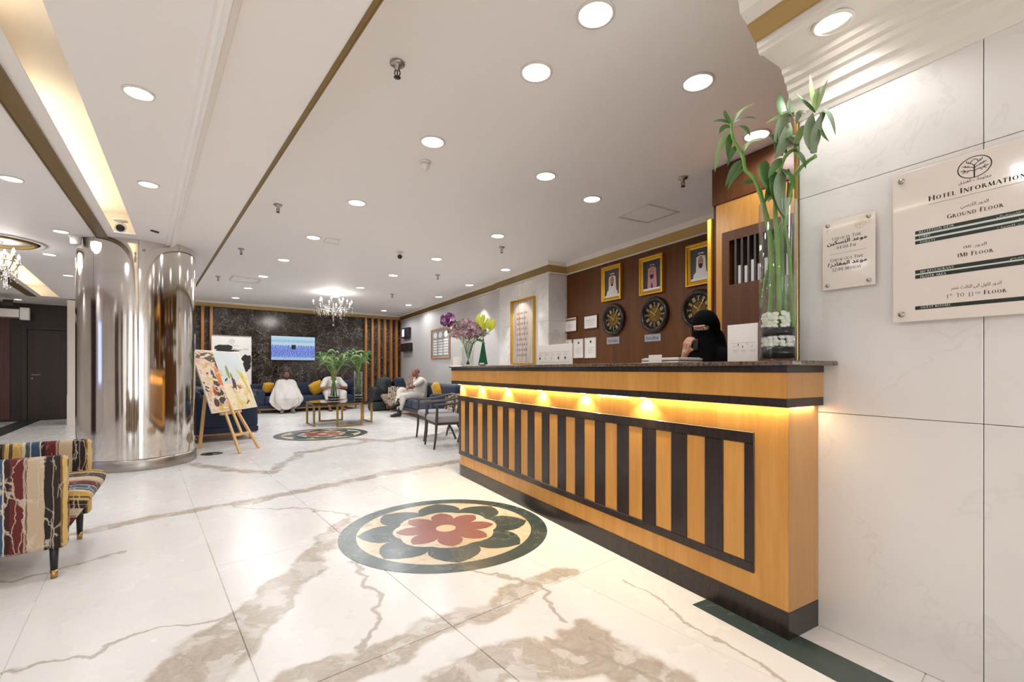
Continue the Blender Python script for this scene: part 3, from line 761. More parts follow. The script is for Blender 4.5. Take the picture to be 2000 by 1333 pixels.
# unseen downlights of the same kinds, added outside the frame for even light
for (x, y) in ((2.3, 0.3), (1.6, -1.6), (3.6, -0.5), (1.9, 2.1)):
    p = FA @ Vector((x, y, ZC)); dup(proto, p, 0, 'unseen downlight outside the frame behind the viewer', 'unseen downlights behind the viewer'); spot(p - Vector((0, 0, 0.03)), SPOT_MAIN, 2.9, 0.35)
for (x, y) in ((-0.25, -0.6), (-0.25, 1.0), (-2.2, 1.0), (-2.2, 3.4), (-2.4, -1.0), (-4.4, 6), (-4.4, 9), (-4.4, 2)):
    p = FA @ Vector((x, y, ZL)); dup(protol, p, 0, 'unseen small downlight outside the frame', 'unseen small downlights outside the frame'); spot(p - Vector((0, 0, 0.03)), SPOT_LOW, 2.9, 0.35)
def sprinkler(u, v, label, pr):
    p = pz(u, v, ZC)
    if pr: return dup(pr, p, 0, label)
    t = thing('sprinkler', label, 'sprinkler', p, 0, 'ceiling sprinklers')
    m_ = MB(); m_.lathe([(0.0, 0.0), (0.043, 0.0), (0.045, -0.009), (0.036, -0.016), (0.016, -0.018), (0.013, -0.045), (0, -0.045)], 20); m_.build('escutcheon', M['steel'], t)
    m_ = MB()
    for s_ in (-1, 1): m_.tube([(0.013 * s_, 0, -0.045), (0.017 * s_, 0, -0.065), (0.006 * s_, 0, -0.085)], 0.0035, 6)
    m_.tube([(0, 0, -0.05), (0, 0, -0.083)], 0.004, 6); m_.build('frame_arms', M['dark_steel'], t)
    m_ = MB(); m_.lathe([(0, -0.084), (0.02, -0.086), (0.021, -0.089), (0, -0.09)], 12); m_.build('deflector', M['dark_steel'], t)
    return t
sp = sprinkler(776, 123, 'chrome sprinkler head nearest the viewer, on bare ceiling', None)
for u, v, lb in ((543, 400, 'sprinkler head between bronze trim and small square hatch'), (471, 486, 'sprinkler head close to the bronze trim above the column'), (426, 540, 'sprinkler head left of the long ceiling hatch'),
                 (980, 483, 'sprinkler head below the downlight near the marble pier'), (855, 537, 'sprinkler head in the middle of the lobby ceiling'), (766, 575, 'far sprinkler head right of the chandelier'),
                 (1334, 347, 'sprinkler head above the reception ceiling hatch')):
    sprinkler(u, v, lb, sp)
def ceil_thing(name, label, cat, u, v, Z): return thing(name, label, cat, pz(u, v, Z))
t = ceil_thing('smoke_detector', 'white cone-shaped smoke detector on the ceiling below a bright downlight', 'smoke detector', 830, 316, ZC)
m_ = MB(); m_.lathe([(0, 0), (0.05, 0), (0.052, -0.012), (0.044, -0.02)], 24); m_.build('base', M['white'], t)
m_ = MB(); m_.lathe([(0.042, -0.02), (0.04, -0.045), (0.028, -0.07), (0.012, -0.085), (0, -0.088)], 24); m_.build('chamber', M['white'], t)
def bullet(name, label, u, v, Z, face):
    t = ceil_thing(name, label, 'camera', u, v, Z)
    m_ = MB(); m_.lathe([(0, 0), (0.055, 0), (0.055, -0.012), (0.02, -0.02), (0.016, -0.04)], 20); m_.build('mount', M['white'], t)
    d = Vector(face).normalized(); q_ = Vector((0, 0, -0.075)); R_ = d.to_track_quat('Z', 'Y').to_matrix().to_4x4()
    m_ = MB(); m_.lathe([(0, -0.04), (0.03, -0.038), (0.045, -0.01), (0.046, 0.02), (0.04, 0.03)], 20, 0, TR(*q_) @ R_); m_.build('housing', M['white'], t)
    m_ = MB(); m_.lathe([(0, 0.031), (0.034, 0.031), (0.03, 0.038), (0, 0.042)], 20, 0, TR(*q_) @ R_); m_.build('lens', M['black'], t)
bullet('dome_camera', 'white dome security camera with black lens in the lit ceiling slot', 236, 430, ZL, (0.5, -0.75, -0.35))
bullet('dome_camera', 'small black-lensed security camera on the lobby ceiling', 781, 492, ZC, (0.2, -0.9, -0.3))
t = ceil_thing('surface_speaker', 'white cylindrical fitting hanging from low ceiling above column', 'speaker', 148, 461, ZL)
m_ = MB(); m_.lathe([(0, 0), (0.062, 0), (0.064, -0.01), (0.05, -0.02), (0.046, -0.085), (0.03, -0.1), (0, -0.1)], 24); m_.build('housing', M['white'], t)
def hatch(label, corners, Z, name='ceiling_hatch', cat='hatch'):
    P = [pz(u, v, Z) for u, v in corners]
    c = sum(P, Vector()) / 4
    t = thing(name, label, cat, c)
    def ring(k, z): return [((p - c) * k + Vector((0, 0, z))) for p in P]
    m_ = MB(); a, b_, d = ring(1.0, -0.001), ring(1.0, -0.008), ring(0.9, -0.008)
    m_.add(a + b_ + d, [(i, (i + 1) % 4, 4 + (i + 1) % 4, 4 + i) for i in range(4)] + [(4 + i, 4 + (i + 1) % 4, 8 + (i + 1) % 4, 8 + i) for i in range(4)]); m_.build('frame', M['white'], t)
    m_ = MB(); e, f_ = ring(0.89, -0.001), ring(0.87, -0.005); m_.add(e + f_, [(i, (i + 1) % 4, 4 + (i + 1) % 4, 4 + i) for i in range(4)] + [(4, 5, 6, 7)]); m_.build('panel', M['paint'], t)
hatch('square white access hatch in the ceiling above reception', [(1204, 424), (1266, 398), (1328, 414), (1263, 436)], ZC)
hatch('small square hatch in the lobby ceiling beside a downlight', [(630, 472), (638, 464), (664, 468), (662, 478)], ZC)
hatch('long rectangular hatch in the lobby ceiling near the left trim', [(446, 548), (453, 538), (511, 547), (503, 554)], ZC)
hatch('faint long hatch in the far right lobby ceiling', [(757, 602), (765, 598), (806, 602), (796, 607)], ZC)
m_ = MB(); pq = [pz(u, v, ZL) for u, v in ((293, 450), (309, 455), (311, 453), (296, 448.6))]
m_.add([p - Vector((0, 0, 0.001)) for p in pq] + [p - Vector((0, 0, 0.008)) for p in pq], [(4, 5, 6, 7), (0, 1, 5, 4), (1, 2, 6, 5), (2, 3, 7, 6), (3, 0, 4, 7)])
m_.build('slot_vent', M['black'], label='short dark slot vent in the low ceiling above the column', cat='vent')
m_ = MB(); pq = [pz(u, v, 2.45) for u, v in ((3, 596), (25, 597), (26, 591), (6, 590))]
m_.add([p + Vector((0, 0, .05)) for p in pq] + [p for p in pq], [(4, 5, 6, 7), (0, 1, 5, 4), (1, 2, 6, 5), (2, 3, 7, 6), (3, 0, 4, 7), (3, 2, 1, 0)])
m_.build('air_vent', M['black'], label='black ceiling air vent above the white bulkhead at far left', cat='vent')
t = thing('ceiling_ring', 'oval bronze ring mould around the left chandelier on the low ceiling', 'ceiling rose', Vector((-5.86, 5.16, ZL)))
m_ = MB(); m_.lathe([(0.30, 0.0), (0.30, -0.02), (0.32, -0.03), (0.34, -0.02), (0.34, 0.0)], 48); m_.build('bronze_ring', M['bronze'], t)
m_ = MB(); m_.lathe([(0.36, 0.0), (0.37, -0.012), (0.41, -0.012), (0.42, 0.0)], 48); m_.build('plaster_ring', M['paint_white'], t)
m_ = MB(); m_.lathe([(0, -0.006), (0.29, -0.006), (0.29, 0)], 40); m_.build('plaster_disc', M['paint_white'], t)
t = thing('wall_speaker', 'white wall speaker box under the ceiling beside dark door', 'speaker', pl(49, 626, TA, SB - 0.3))
hb = 22 / F * 9.6
m_ = MB(); m_.box(-0.075, 0.075, -0.06, 0.06, 0, hb * 1.15, 0, RZ(TA), 0.01); m_.build('cabinet_box', M['white'], t)
m_ = MB(); m_.tube([(0, 0.05, hb * 0.6), (0, 0.16, hb * 0.6), (0, 0.24, hb * 0.6)], 0.012, 8, 0, RZ(TA)); m_.build('bracket', M['white'], t)
# slat screens
def slats(label, us, name='slat_screen'):
    base = FA @ Vector((loc(FA, pl(sum(us) / len(us), 700, TA, SB - 0.05)).x, SB - 0.05, 0))
    t = thing(name, label, 'slat screen', base, TA)
    for u in us:
        x = loc(FA, pl(u, 700, TA, SB - 0.1)).x
        m_ = MB(); m_.box(x - 0.035, x + 0.035, SB - 0.13, SB - 0.005, 0, ZC - 0.155, 0, None, 0.004); m_.build('slat', M['oak'], t, F=FA)
    return t
slats('pair of tall oak slats on the black marble wall left of the banner', (378, 395.5, 412.5))
slats('row of tall oak slats on the wall right of the television', (714.5, 727.3, 740, 752, 764, 774.6, 785.5))
# ================================================================ LETTERING
T_, t_w = 0.15, 0.055
GL = {  # serif capitals: l line(x0,y0,x1,y1,w)  a arc(cx,cy,rx,ry,a0,a1)  s serif(x,y)
'A': (0.86, [('l', .06, 0, .42, 1, t_w), ('l', .42, 1, .80, 0, T_), ('l', .2, .36, .66, .36, t_w), ('s', .06, 0), ('s', .80, 0)]),
'B': (0.72, [('l', .16, 0, .16, 1, T_), ('a', .3, .75, .28, .25, -90, 90), ('a', .3, .27, .34, .27, -90, 90), ('l', .1, .97, .32, .97, t_w), ('l', .1, .03, .32, .03, t_w), ('l', .16, .51, .3, .51, t_w)]),
'C': (0.84, [('a', .48, .5, .4, .5, 42, 318)]),
'D': (0.92, [('l', .17, 0, .17, 1, T_), ('a', .36, .5, .46, .48, -90, 90), ('l', .08, .97, .38, .97, t_w), ('l', .08, .03, .38, .03, t_w)]),
'E': (0.66, [('l', .17, 0, .17, 1, T_), ('l', .08, .97, .58, .97, t_w), ('l', .17, .52, .5, .52, t_w), ('l', .08, .03, .6, .03, t_w), ('l', .58, .88, .58, 1, t_w), ('l', .6, 0, .6, .14, t_w)]),
'F': (0.62, [('l', .17, 0, .17, 1, T_), ('l', .08, .97, .56, .97, t_w), ('l', .17, .52, .48, .52, t_w), ('s', .17, 0), ('l', .56, .86, .56, 1, t_w)]),
'G': (0.92, [('a', .48, .5, .4, .5, 42, 330), ('l', .82, .06, .82, .42, T_), ('s', .82, .42)]),
'H': (0.96, [('l', .18, 0, .18, 1, T_), ('l', .78, 0, .78, 1, T_), ('l', .18, .52, .78, .52, t_w), ('s', .18, 0), ('s', .18, 1), ('s', .78, 0), ('s', .78, 1)]),
'I': (0.4, [('l', .2, 0, .2, 1, T_), ('s', .2, 0), ('s', .2, 1)]),
'K': (0.82, [('l', .17, 0, .17, 1, T_), ('l', .22, .48, .68, .98, t_w), ('l', .3, .56, .72, .02, T_), ('s', .17, 0), ('s', .17, 1), ('s', .68, 1), ('s', .74, 0)]),
'L': (0.64, [('l', .17, 0, .17, 1, T_), ('s', .17, 1), ('l', .08, .03, .58, .03, t_w), ('l', .58, 0, .58, .16, t_w)]),
'M': (1.06, [('l', .14, 0, .2, 1, t_w), ('l', .2, 1, .53, .04, T_), ('l', .53, .04, .86, 1, t_w), ('l', .86, 1, .92, 0, T_), ('s', .14, 0), ('s', .92, 0)]),
'N': (0.94, [('l', .16, 0, .16, 1, t_w), ('l', .16, 1, .78, 0, T_), ('l', .78, 0, .78, 1, t_w), ('s', .16, 0), ('s', .16, 1), ('s', .78, 1)]),
'O': (0.98, [('a', .49, .5, .42, .5, 0, 360)]),
'P': (0.68, [('l', .17, 0, .17, 1, T_), ('a', .3, .72, .3, .27, -90, 90), ('l', .08, .97, .32, .97, t_w), ('l', .17, .46, .3, .46, t_w), ('s', .17, 0)]),
'R': (0.82, [('l', .17, 0, .17, 1, T_), ('a', .3, .74, .28, .25, -90, 90), ('l', .08, .97, .32, .97, t_w), ('l', .17, .5, .3, .5, t_w), ('l', .36, .48, .74, .02, T_), ('s', .17, 0), ('s', .76, 0)]),
'S': (0.62, [('a', .31, .74, .22, .24, 40, 250), ('a', .31, .26, .24, .26, -140, 72), ('l', .24, .57, .4, .46, T_)]),
'T': (0.76, [('l', .38, 0, .38, 1, T_), ('l', .06, .97, .7, .97, t_w), ('s', .38, 0), ('l', .06, .84, .06, 1, t_w), ('l', .7, .84, .7, 1, t_w)]),
'U': (0.92, [('l', .17, .34, .17, 1, T_), ('a', .46, .34, .29, .34, 180, 360), ('l', .75, .34, .75, 1, t_w), ('s', .17, 1), ('s', .75, 1)]),
'V': (0.86, [('l', .06, 1, .44, 0, T_), ('l', .44, 0, .8, 1, t_w), ('s', .06, 1), ('s', .8, 1)]),
'Y': (0.8, [('l', .06, 1, .4, .46, T_), ('l', .4, .46, .74, 1, t_w), ('l', .4, 0, .4, .48, T_), ('s', .06, 1), ('s', .74, 1), ('s', .4, 0)]),
'Z': (0.76, [('l', .08, .97, .68, .97, t_w), ('l', .66, .96, .08, .04, T_), ('l', .06, .03, .7, .03, t_w)]),
'0': (0.7, [('a', .35, .5, .28, .5, 0, 360)]),
'1': (0.5, [('l', .27, 0, .27, 1, T_), ('l', .27, 1, .12, .84, t_w), ('s', .27, 0)]),
'2': (0.66, [('a', .32, .73, .24, .26, -20, 160), ('l', .54, .64, .1, .04, T_ * .8), ('l', .08, .03, .6, .03, T_ * .7)]),
'3': (0.62, [('a', .3, .76, .22, .23, -90, 150), ('a', .3, .27, .25, .27, -150, 90)]),
'4': (0.7, [('l', .48, 0, .48, 1, T_), ('l', .48, 1, .06, .3, t_w), ('l', .06, .3, .66, .3, t_w)]),
':': (0.3, [('l', .15, .08, .15, .22, T_), ('l', .15, .58, .15, .72, T_)]),
'(': (0.36, [('a', .42, .45, .3, .62, 125, 235)]), ')': (0.36, [('a', -.06, .45, .3, .62, -55, 55)]),
}
def serif(mb, text, Mx, w=None, h=1.0, m=0, z=0.0004, bold=1.0):
    """text on the xy plane of Mx, baseline y=0, fitted to width w; lower case gives small capitals"""
    items, x = [], 0.0
    for ch in text:
        if ch == ' ': x += 0.42; continue
        k = 1.0 if (ch == ch.upper()) else 0.8
        g = GL[ch.upper()]
        items.append((x, k, g[1])); x += g[0] * k + 0.07
    sx = (w / x) if w else h
    def P(x0, y0, k, px, py_): return ((x0 + px * k) * sx, py_ * k * h, z)
    for x0, k, st in items:
        for q in st:
            if q[0] == 'l':
                _, ax, ay, bx, by, wd = q; wd *= bold
                d = Vector((bx - ax, by - ay)); nn = Vector((-d.y, d.x)).normalized() * wd / 2
                mb.add([P(x0, 0, k, ax - nn.x, ay - nn.y), P(x0, 0, k, bx - nn.x, by - nn.y), P(x0, 0, k, bx + nn.x, by + nn.y), P(x0, 0, k, ax + nn.x, ay + nn.y)], [(0, 1, 2, 3)], m, Mx)
            elif q[0] == 's':
                mb.add([P(x0, 0, k, q[1] - .15, q[2] - (.05 if q[2] > .5 else 0)), P(x0, 0, k, q[1] + .15, q[2] - (.05 if q[2] > .5 else 0)), P(x0, 0, k, q[1] + .15, q[2] + (0 if q[2] > .5 else .05)), P(x0, 0, k, q[1] - .15, q[2] + (0 if q[2] > .5 else .05))], [(0, 1, 2, 3)], m, Mx)
            else:
                _, cx, cy, rx, ry, a0, a1 = q; n = max(6, int(abs(a1 - a0) / 18)); vs = []
                for i in range(n + 1):
                    a = math.radians(a0 + (a1 - a0) * i / n)
                    wd = (t_w + (T_ - t_w) * abs(math.cos(a))) * bold
                    for sg in (0, -1): vs.append(P(x0, 0, k, cx + (rx + sg * wd) * math.cos(a), cy + (ry + sg * wd * .7) * math.sin(a)))
                mb.add(vs, [(2 * i, 2 * i + 2, 2 * i + 3, 2 * i + 1) for i in range(n)], m, Mx)
AR = {'ا': (0xFE8D, 0xFE8E), 'د': (0xFEA9, 0xFEAA), 'ر': (0xFEAD, 0xFEAE), 'و': (0xFEED, 0xFEEE), 'ة': (0xFE93, 0xFE94), 'ى': (0xFEEF, 0xFEF0),
      'ب': (0xFE8F,), 'ت': (0xFE95,), 'ث': (0xFE99,), 'س': (0xFEB1,), 'ش': (0xFEB5,), 'ض': (0xFEBD,), 'ط': (0xFEC1,), 'ع': (0xFEC9,), 'غ': (0xFECD,), 'ف': (0xFED1,), 'ق': (0xFED5,),
      'ك': (0xFED9,), 'ل': (0xFEDD,), 'م': (0xFEE1,), 'ن': (0xFEE5,), 'ه': (0xFEE9,), 'ي': (0xFEF1,)}
def shape_ar(s):
    o, prev = [], False
    for i, c in enumerate(s):
        if c not in AR: o.append(c); prev = False; continue
        f_ = AR[c]; nx = i + 1 < len(s) and s[i + 1] in AR
        if len(f_) == 2: o.append(chr(f_[1 if prev else 0])); prev = False
        else: o.append(chr(f_[0] + (3 if prev and nx else 1 if prev else 2 if nx else 0))); prev = nx
    return ''.join(reversed(o))
def font(mb, text, Mx, w, h, m=0, z=0.0004):
    cu = bpy.data.curves.new('t', 'FONT'); cu.body = text; cu.size = 1.0; cu.resolution_u = 3
    o = bpy.data.objects.new('t', cu)
    me = o.to_mesh()
    vs = [v.co.copy() for v in me.vertices]; fs = [tuple(p.vertices) for p in me.polygons]
    o.to_mesh_clear(); bpy.data.objects.remove(o); bpy.data.curves.remove(cu)
    if not vs: return
    x0, x1 = min(v.x for v in vs), max(v.x for v in vs)
    sx = w / (x1 - x0)
    sy = h / 0.72 if h else sx
    mb.add([((v.x - x0) * sx, v.y * sy, z) for v in vs], fs, m, Mx)
def logo(mb, cx, cy, R, Mx, m=0, z=0.0005, rx=1.0):
    o_, i_ = arc(R, 0, 2 * PI, 40)[:-1], arc(R * 0.93, 0, 2 * PI, 40)[:-1]
    vs = [(cx + p[0] * rx, cy + p[1], z) for p in o_ + i_]
    mb.add(vs, [(k, (k + 1) % 40, 40 + (k + 1) % 40, 40 + k) for k in range(40)], m, Mx)
    def st(pts, w):
        for k in range(len(pts) - 1):
            a, b_ = Vector(pts[k]), Vector(pts[k + 1]); d = b_ - a; nn = Vector((-d.y, d.x)).normalized() * w / 2
            mb.add([(cx + q.x * R * rx, cy + q.y * R, z) for q in (a - nn, b_ - nn, b_ + nn, a + nn)], [(0, 1, 2, 3)], m, Mx)
    st([(0, -.93), (0, -.3), (0, .2)], .085)
    for sg in (-1, 1):
        st([(0, .1), (.1 * sg, .3), (.24 * sg, .42), (.16 * sg, .62), (0, .74)], .05)
        st([(.24 * sg, .42), (.42 * sg, .5), (.46 * sg, .7)], .045); st([(.3 * sg, .45), (.34 * sg, .62)], .04)
        st([(0, -.1), (.2 * sg, .06), (.46 * sg, .14), (.7 * sg, .3)], .055); st([(.46 * sg, .14), (.56 * sg, .34)], .045); st([(.3 * sg, .1), (.4 * sg, .26)], .04)
        st([(0, -.38), (.22 * sg, -.24), (.5 * sg, -.24), (.8 * sg, -.1)], .055); st([(.5 * sg, -.24), (.7 * sg, -.36)], .045); st([(.3 * sg, -.24), (.46 * sg, -.44)], .04); st([(.5 * sg, -.24), (.64 * sg, .0)], .04)
class Plane:                            # a wall-parallel plane in the desk frame: pixels -> (a to the right, b up)
    def __init__(s, n, u0, v0):
        s.n = n; s.o = pv(u0, v0, TC, n)
        s.ex = FC.to_3x3() @ Vector((0, -1, 0)); s.ey = Vector((0, 0, 1)); s.ez = FC.to_3x3() @ Vector((-1, 0, 0))
        s.M = basis(s.o, s.ex, s.ey, s.ez)
    def ab(s, u, v):
        d = pv(u, v, TC, s.n) - s.o
        return d.dot(s.ex), d.z
    def at(s, a, b_): return s.M @ TR(a, b_, 0)
    def line(s, mb, text, uL, vL, uR, vR, hpx, m=0, ar=False, ft=False, bold=1.0):
        a0, b0 = s.ab(uL, vL); a1, b1 = s.ab(uR, vR)
        Y = pv(uL, vL, TC, s.n).y; h = hpx / F * Y
        Mx = s.at(a0, (b0 + b1) / 2)
        if ar: font(mb, shape_ar(text), Mx, a1 - a0, h, m)
        elif ft: font(mb, text, Mx, a1 - a0, h, m)
        else: serif(mb, text, Mx, a1 - a0, h, m, bold=bold)
# ---- hotel information sign
SP = Plane(NW - 0.026, 1743.5, 345)
cL, _ = SP.ab(1903, 330)
bB = SP.ab(1747, 631)[1]; Wd = 2 * cL
sg = thing('information_sign', 'large frosted acrylic hotel information board on the marble wall', 'sign', FC @ Vector((NW - 0.02, loc(FC, SP.o).y - Wd / 2, SP.o.z + bB)), TC)
m_ = MB(); m_.box(0, Wd, bB, 0, -0.008, 0, 0, SP.M, 0.0015); m_.build('panel', M['acrylic'], sg, F=Matrix.Identity(4))
for a in (0.028, Wd - 0.028):
    for b_ in (-0.03, bB + 0.03):
        m_ = MB(); m_.lathe([(0, 0.007), (0.009, 0.006), (0.0105, 0.0), (0.0085, -0.009), (0.0085, -0.026), (0, -0.026)], 16, 0, SP.at(a, b_)); m_.build('standoff', M['steel'], sg, F=Matrix.Identity(4))
def slab(mb, P, u0, v0, v1, a1, m): # printed bar from pixel column u0 rightwards
    a0, b0 = P.ab(u0, v0); _, b1 = P.ab(u0, v1)
    mb.add([(a0, b1, 0.0003), (a1, b1, 0.0003), (a1, b0, 0.0003), (a0, b0, 0.0003)], [(0, 1, 2, 3)], m, P.M)
m_ = MB(); a1_ = Wd - SP.ab(1787.5, 455)[0]
for v0, v1 in ((452.5, 459), (462.5, 468.5), (472, 478.5), (528.8, 535.8), (538.5, 545.5), (599, 606)): slab(m_, SP, 1787.5, v0, v1, a1_, 0)
m_.build('printed_bars', M['ink_green'], sg, F=Matrix.Identity(4))
m_ = MB()
for v0, v1 in ((459.2, 462.3), (468.7, 471.8), (536, 538.3)): slab(m_, SP, 1787.5, v0, v1, a1_, 0)
m_.build('bar_gaps', M['ink_pale'], sg, F=Matrix.Identity(4))
m_ = MB(); ca, cb = SP.ab(1903, 326); Rb = 21 / F * pv(1903, 326, TC, SP.n).y
logo(m_, ca, cb, Rb, SP.M, 0, 0.0005, 1.18); m_.build('tree_emblem', M['ink'], sg, F=Matrix.Identity(4))
m_ = MB()
SP.line(m_, 'Hotel Information', 1813, 391, 2007, 348.5, 9.5, bold=1.4)
SP.line(m_, 'Ground Floor', 1849, 427, 1961, 405, 8.5, bold=1.25)
SP.line(m_, '(M) Floor', 1869, 503, 1941, 492.5, 8, bold=1.25)
a0, b0 = SP.ab(1848, 583)
SP.line(m_, '1', 1849, 584, 1853, 583, 8); SP.line(m_, 'ST', 1854.5, 578, 1861, 577, 3.6); SP.line(m_, 'TO', 1868, 581, 1884, 579, 7.5); SP.line(m_, '13', 1891, 580, 1902, 578.5, 8); SP.line(m_, 'TH', 1904, 574.5, 1915, 573.5, 3.6); SP.line(m_, 'Floor', 1921, 576, 1967, 570, 8, bold=1.25)
SP.line(m_, 'معلومات الفندق', 1872, 361, 1936, 345, 6, ar=True); SP.line(m_, 'الدور الارضي', 1876, 406.5, 1931, 394, 6, ar=True)
SP.line(m_, 'الدور', 1903, 481.5, 1927, 478.5, 6, ar=True); SP.line(m_, '(M)', 1881, 486, 1898, 483, 5); SP.line(m_, 'الدور الاول الى الثالث عشر', 1857, 567, 1956, 554, 6, ar=True)
m_.build('lettering', M['ink'], sg, F=Matrix.Identity(4), kind='stuff')
m_ = MB()
for v0, uL, uR, vR in ((400.5, 1813, 2007, 357.5),):
    a0, b0 = SP.ab(uL, v0); a1, _ = SP.ab(uR, vR); m_.add([(a0, b0, .0004), (a1, b0, .0004), (a1, b0 + .0012, .0004), (a0, b0 + .0012, .0004)], [(0, 1, 2, 3)], 0, SP.M)
for u, v in ((1894, 473), (1897, 548.5)): SP.line(m_, '......', u, v, u + 20, v - 2.5, 1.5, ft=True)
m_.build('fine_rule', M['ink_grey'], sg, F=Matrix.Identity(4))
m_ = MB()
SP.line(m_, 'RECEPTION DESK', 1795, 455.8, 1864, 442.0, 3.9, bold=1.15); SP.line(m_, 'LOBBY', 1795, 465.3, 1818, 461, 3.9, bold=1.15); SP.line(m_, 'TOILETS', 1796, 475.2, 1827, 470, 3.9, bold=1.15)
SP.line(m_, 'MZ RESTAURANT', 1797, 532.3, 1864, 524.5, 4.2, bold=1.15); SP.line(m_, 'PRAYER AREA', 1797, 542.3, 1848, 537, 4.2, bold=1.15); SP.line(m_, 'GUEST ROOMS', 1798, 602.6, 1857, 597.8, 4.2, bold=1.15)
aR = a1_ - 0.01
for tx_, u0_, v0_, w_ in (('مكتب الاستقبال', 1947, 435.5, None), ('اللوبي', 1990, 436.3, None), ('دورات المياه', 1948, 452.5, None), ('مطعم', 1973, 508, None)):
    a0, _ = SP.ab(u0_, v0_); _, b0 = SP.ab(1795, {435.5: 456.2, 436.3: 465.8, 452.5: 475.6, 508: 532.8}[v0_])
    font(m_, shape_ar(tx_), SP.at(a0, b0), max(aR - a0, 0.03), 0.0055)
m_.build('bar_lettering', M['ink_pale'], sg, F=Matrix.Identity(4))
# ---- check in / check out sign
CP = Plane(NW - 0.024, 1606, 438)
wC = CP.ab(1708.5, 420)[0]; hC = CP.ab(1606, 569)[1]
t = thing('check_in_sign', 'small frosted acrylic check-in and check-out times plate on marble wall', 'sign', FC @ Vector((NW - 0.02, loc(FC, CP.o).y - wC / 2, CP.o.z + hC)), TC)
m_ = MB(); m_.box(0, wC, hC, 0, -0.008, 0, 0, CP.M, 0.0015); m_.build('panel', M['acrylic'], t, F=Matrix.Identity(4))
for a in (0.022, wC - 0.02):
    for b_ in (-0.016, hC + 0.02):
        m_ = MB(); m_.lathe([(0, 0.007), (0.007, 0.006), (0.008, 0.0), (0.007, -0.009), (0.007, -0.024), (0, -0.024)], 16, 0, CP.at(a, b_)); m_.build('standoff', M['steel'], t, F=Matrix.Identity(4))
m_ = MB(); ca, cb = CP.ab(1680, 437); logo(m_, ca, cb, 8.2 / F * 1.95, CP.M, 0, 0.0005, 1.1); m_.build('tree_emblem', M['ink_gold'], t, F=Matrix.Identity(4))
m_ = MB()
CP.line(m_, 'Check in Time', 1625, 471.5, 1683, 458, 6.2); CP.line(m_, '04:00 Pm', 1634, 488, 1672, 480, 6.2)
CP.line(m_, 'Check out Time', 1621.5, 513, 1687, 501, 6.2); CP.line(m_, '12:00 Midday', 1626, 531.5, 1683, 522, 6.4)
m_.build('lettering', M['ink'], t, F=Matrix.Identity(4))
m_ = MB()
for dx in (-0.0006, 0, 0.0006):
    for dz in (0, 0.0008):
        for tx_, a in (('موعد التسكين', (1616, 480.5, 1693, 465.5)), ('موعد المغادرة', (1617, 522, 1693, 510))):
            a0, b0 = CP.ab(a[0], a[1]); a1, b1 = CP.ab(a[2], a[3])
            font(m_, shape_ar(tx_), CP.at(a0 + dx, (b0 + b1) / 2 + dz), a1 - a0, 7.2 / F * 1.95, 0, 0.0004 + (dx + 0.0006) * .05)
m_.build('arabic_lettering', M['ink'], t, F=Matrix.Identity(4))
m_ = MB(); a0, b0 = CP.ab(1620, 498.5); a1, b1 = CP.ab(1692, 486); m_.add([(a0, (b0 + b1) / 2, .0004), (a1, (b0 + b1) / 2, .0004), (a1, (b0 + b1) / 2 + .0009, .0004), (a0, (b0 + b1) / 2 + .0009, .0004)], [(0, 1, 2, 3)], 0, CP.M); m_.build('fine_rule', M['ink_grey'], t, F=Matrix.Identity(4))

# ================================================================ RECEPTION DESK
NF, SN, SR = 1.978, 1.091, 4.55
desk = thing('reception_desk', 'long maple and black striped reception desk with lit overhang and granite top', 'reception desk', FC @ Vector((2.1, 2.9, 0)), TC)
def outline(off, near, sfar, rad, nback, step=None):
    """desk plan in (n, s), counter-clockwise seen from above"""
    n0 = NF - off
    P = [(n0, SN - near)]
    P.append((NW - 0.003, SN - near))
    P.append((NW - 0.003, S0 + 0.02)); P.append((nback, S0 + 0.02)); P.append((nback, sfar + rad))
    k = 10
    for i in range(k + 1):
        a = PI / 2 + (PI / 2) * i / k
        P.append((n0 + rad + rad * math.cos(a), sfar + rad * math.sin(a)))
    return P
def deskpart(name, poly, z0, z1, mat, bev=0.0, **k):
    m_ = MB(); m_.prism(poly, z0, z1); return m_.build(name, mat, desk, F=FC, bevel=bev, **k)
deskpart('body', outline(0, 0, SR, 0.2, 2.55), 0.117, 0.995, M['maple'])
deskpart('kick_plate', outline(0.004, 0.004, SR, 0.204, 2.553), 0.0, 0.1165, M['lacquer'])
deskpart('fascia', outline(0.056, 0.023, 4.68, 0.07, 2.58), 1.0275, 1.1365, M['maple'])
deskpart('fascia_band', outline(0.058, 0.025, 4.68, 0.072, 2.582), 0.991, 1.027, M['lacquer'])
deskpart('fascia_band', outline(0.060, 0.027, 4.68, 0.074, 2.584), 1.137, 1.166, M['lacquer'])
tp = outline(0.083, 0.083, 4.68, 0.1, 2.62)
tp = [(tp[0][0] + 0.025, tp[0][1]), tp[1]] + tp[2:] + [(tp[0][0], tp[0][1] + 0.025)]
deskpart('countertop', tp, 1.1665, 1.1865, M['granite'], 0.004)
m_ = MB(); m_.box(NF + 0.001, NW - 0.004, SN - 0.003, SN + 0.001, 0.118, 0.99); m_.build('end_panel', M['maple_shaded'], desk, F=FC)  # thin skin carrying the shaded maple tone of the desk end
m_ = MB(); m_.box(NF - 0.054, NW - 0.004, SN - 0.0255, SN - 0.0225, 1.0285, 1.1355); m_.build('end_panel', M['maple_shaded'], desk, F=FC)
fz0, fz1, wz0, wz1 = 0.226, 0.865, 0.27, 0.812
pitch, wpan, st0 = 0.2105, 0.108, SN + 0.1965
def strip(name, s0, s1, z0, z1, out, mat, c=0.002):
    m_ = MB(); m_.box(NF - out, NF - 0.0005, s0, s1, z0, z1, 0, None, c); return m_.build(name, mat, desk, F=FC)
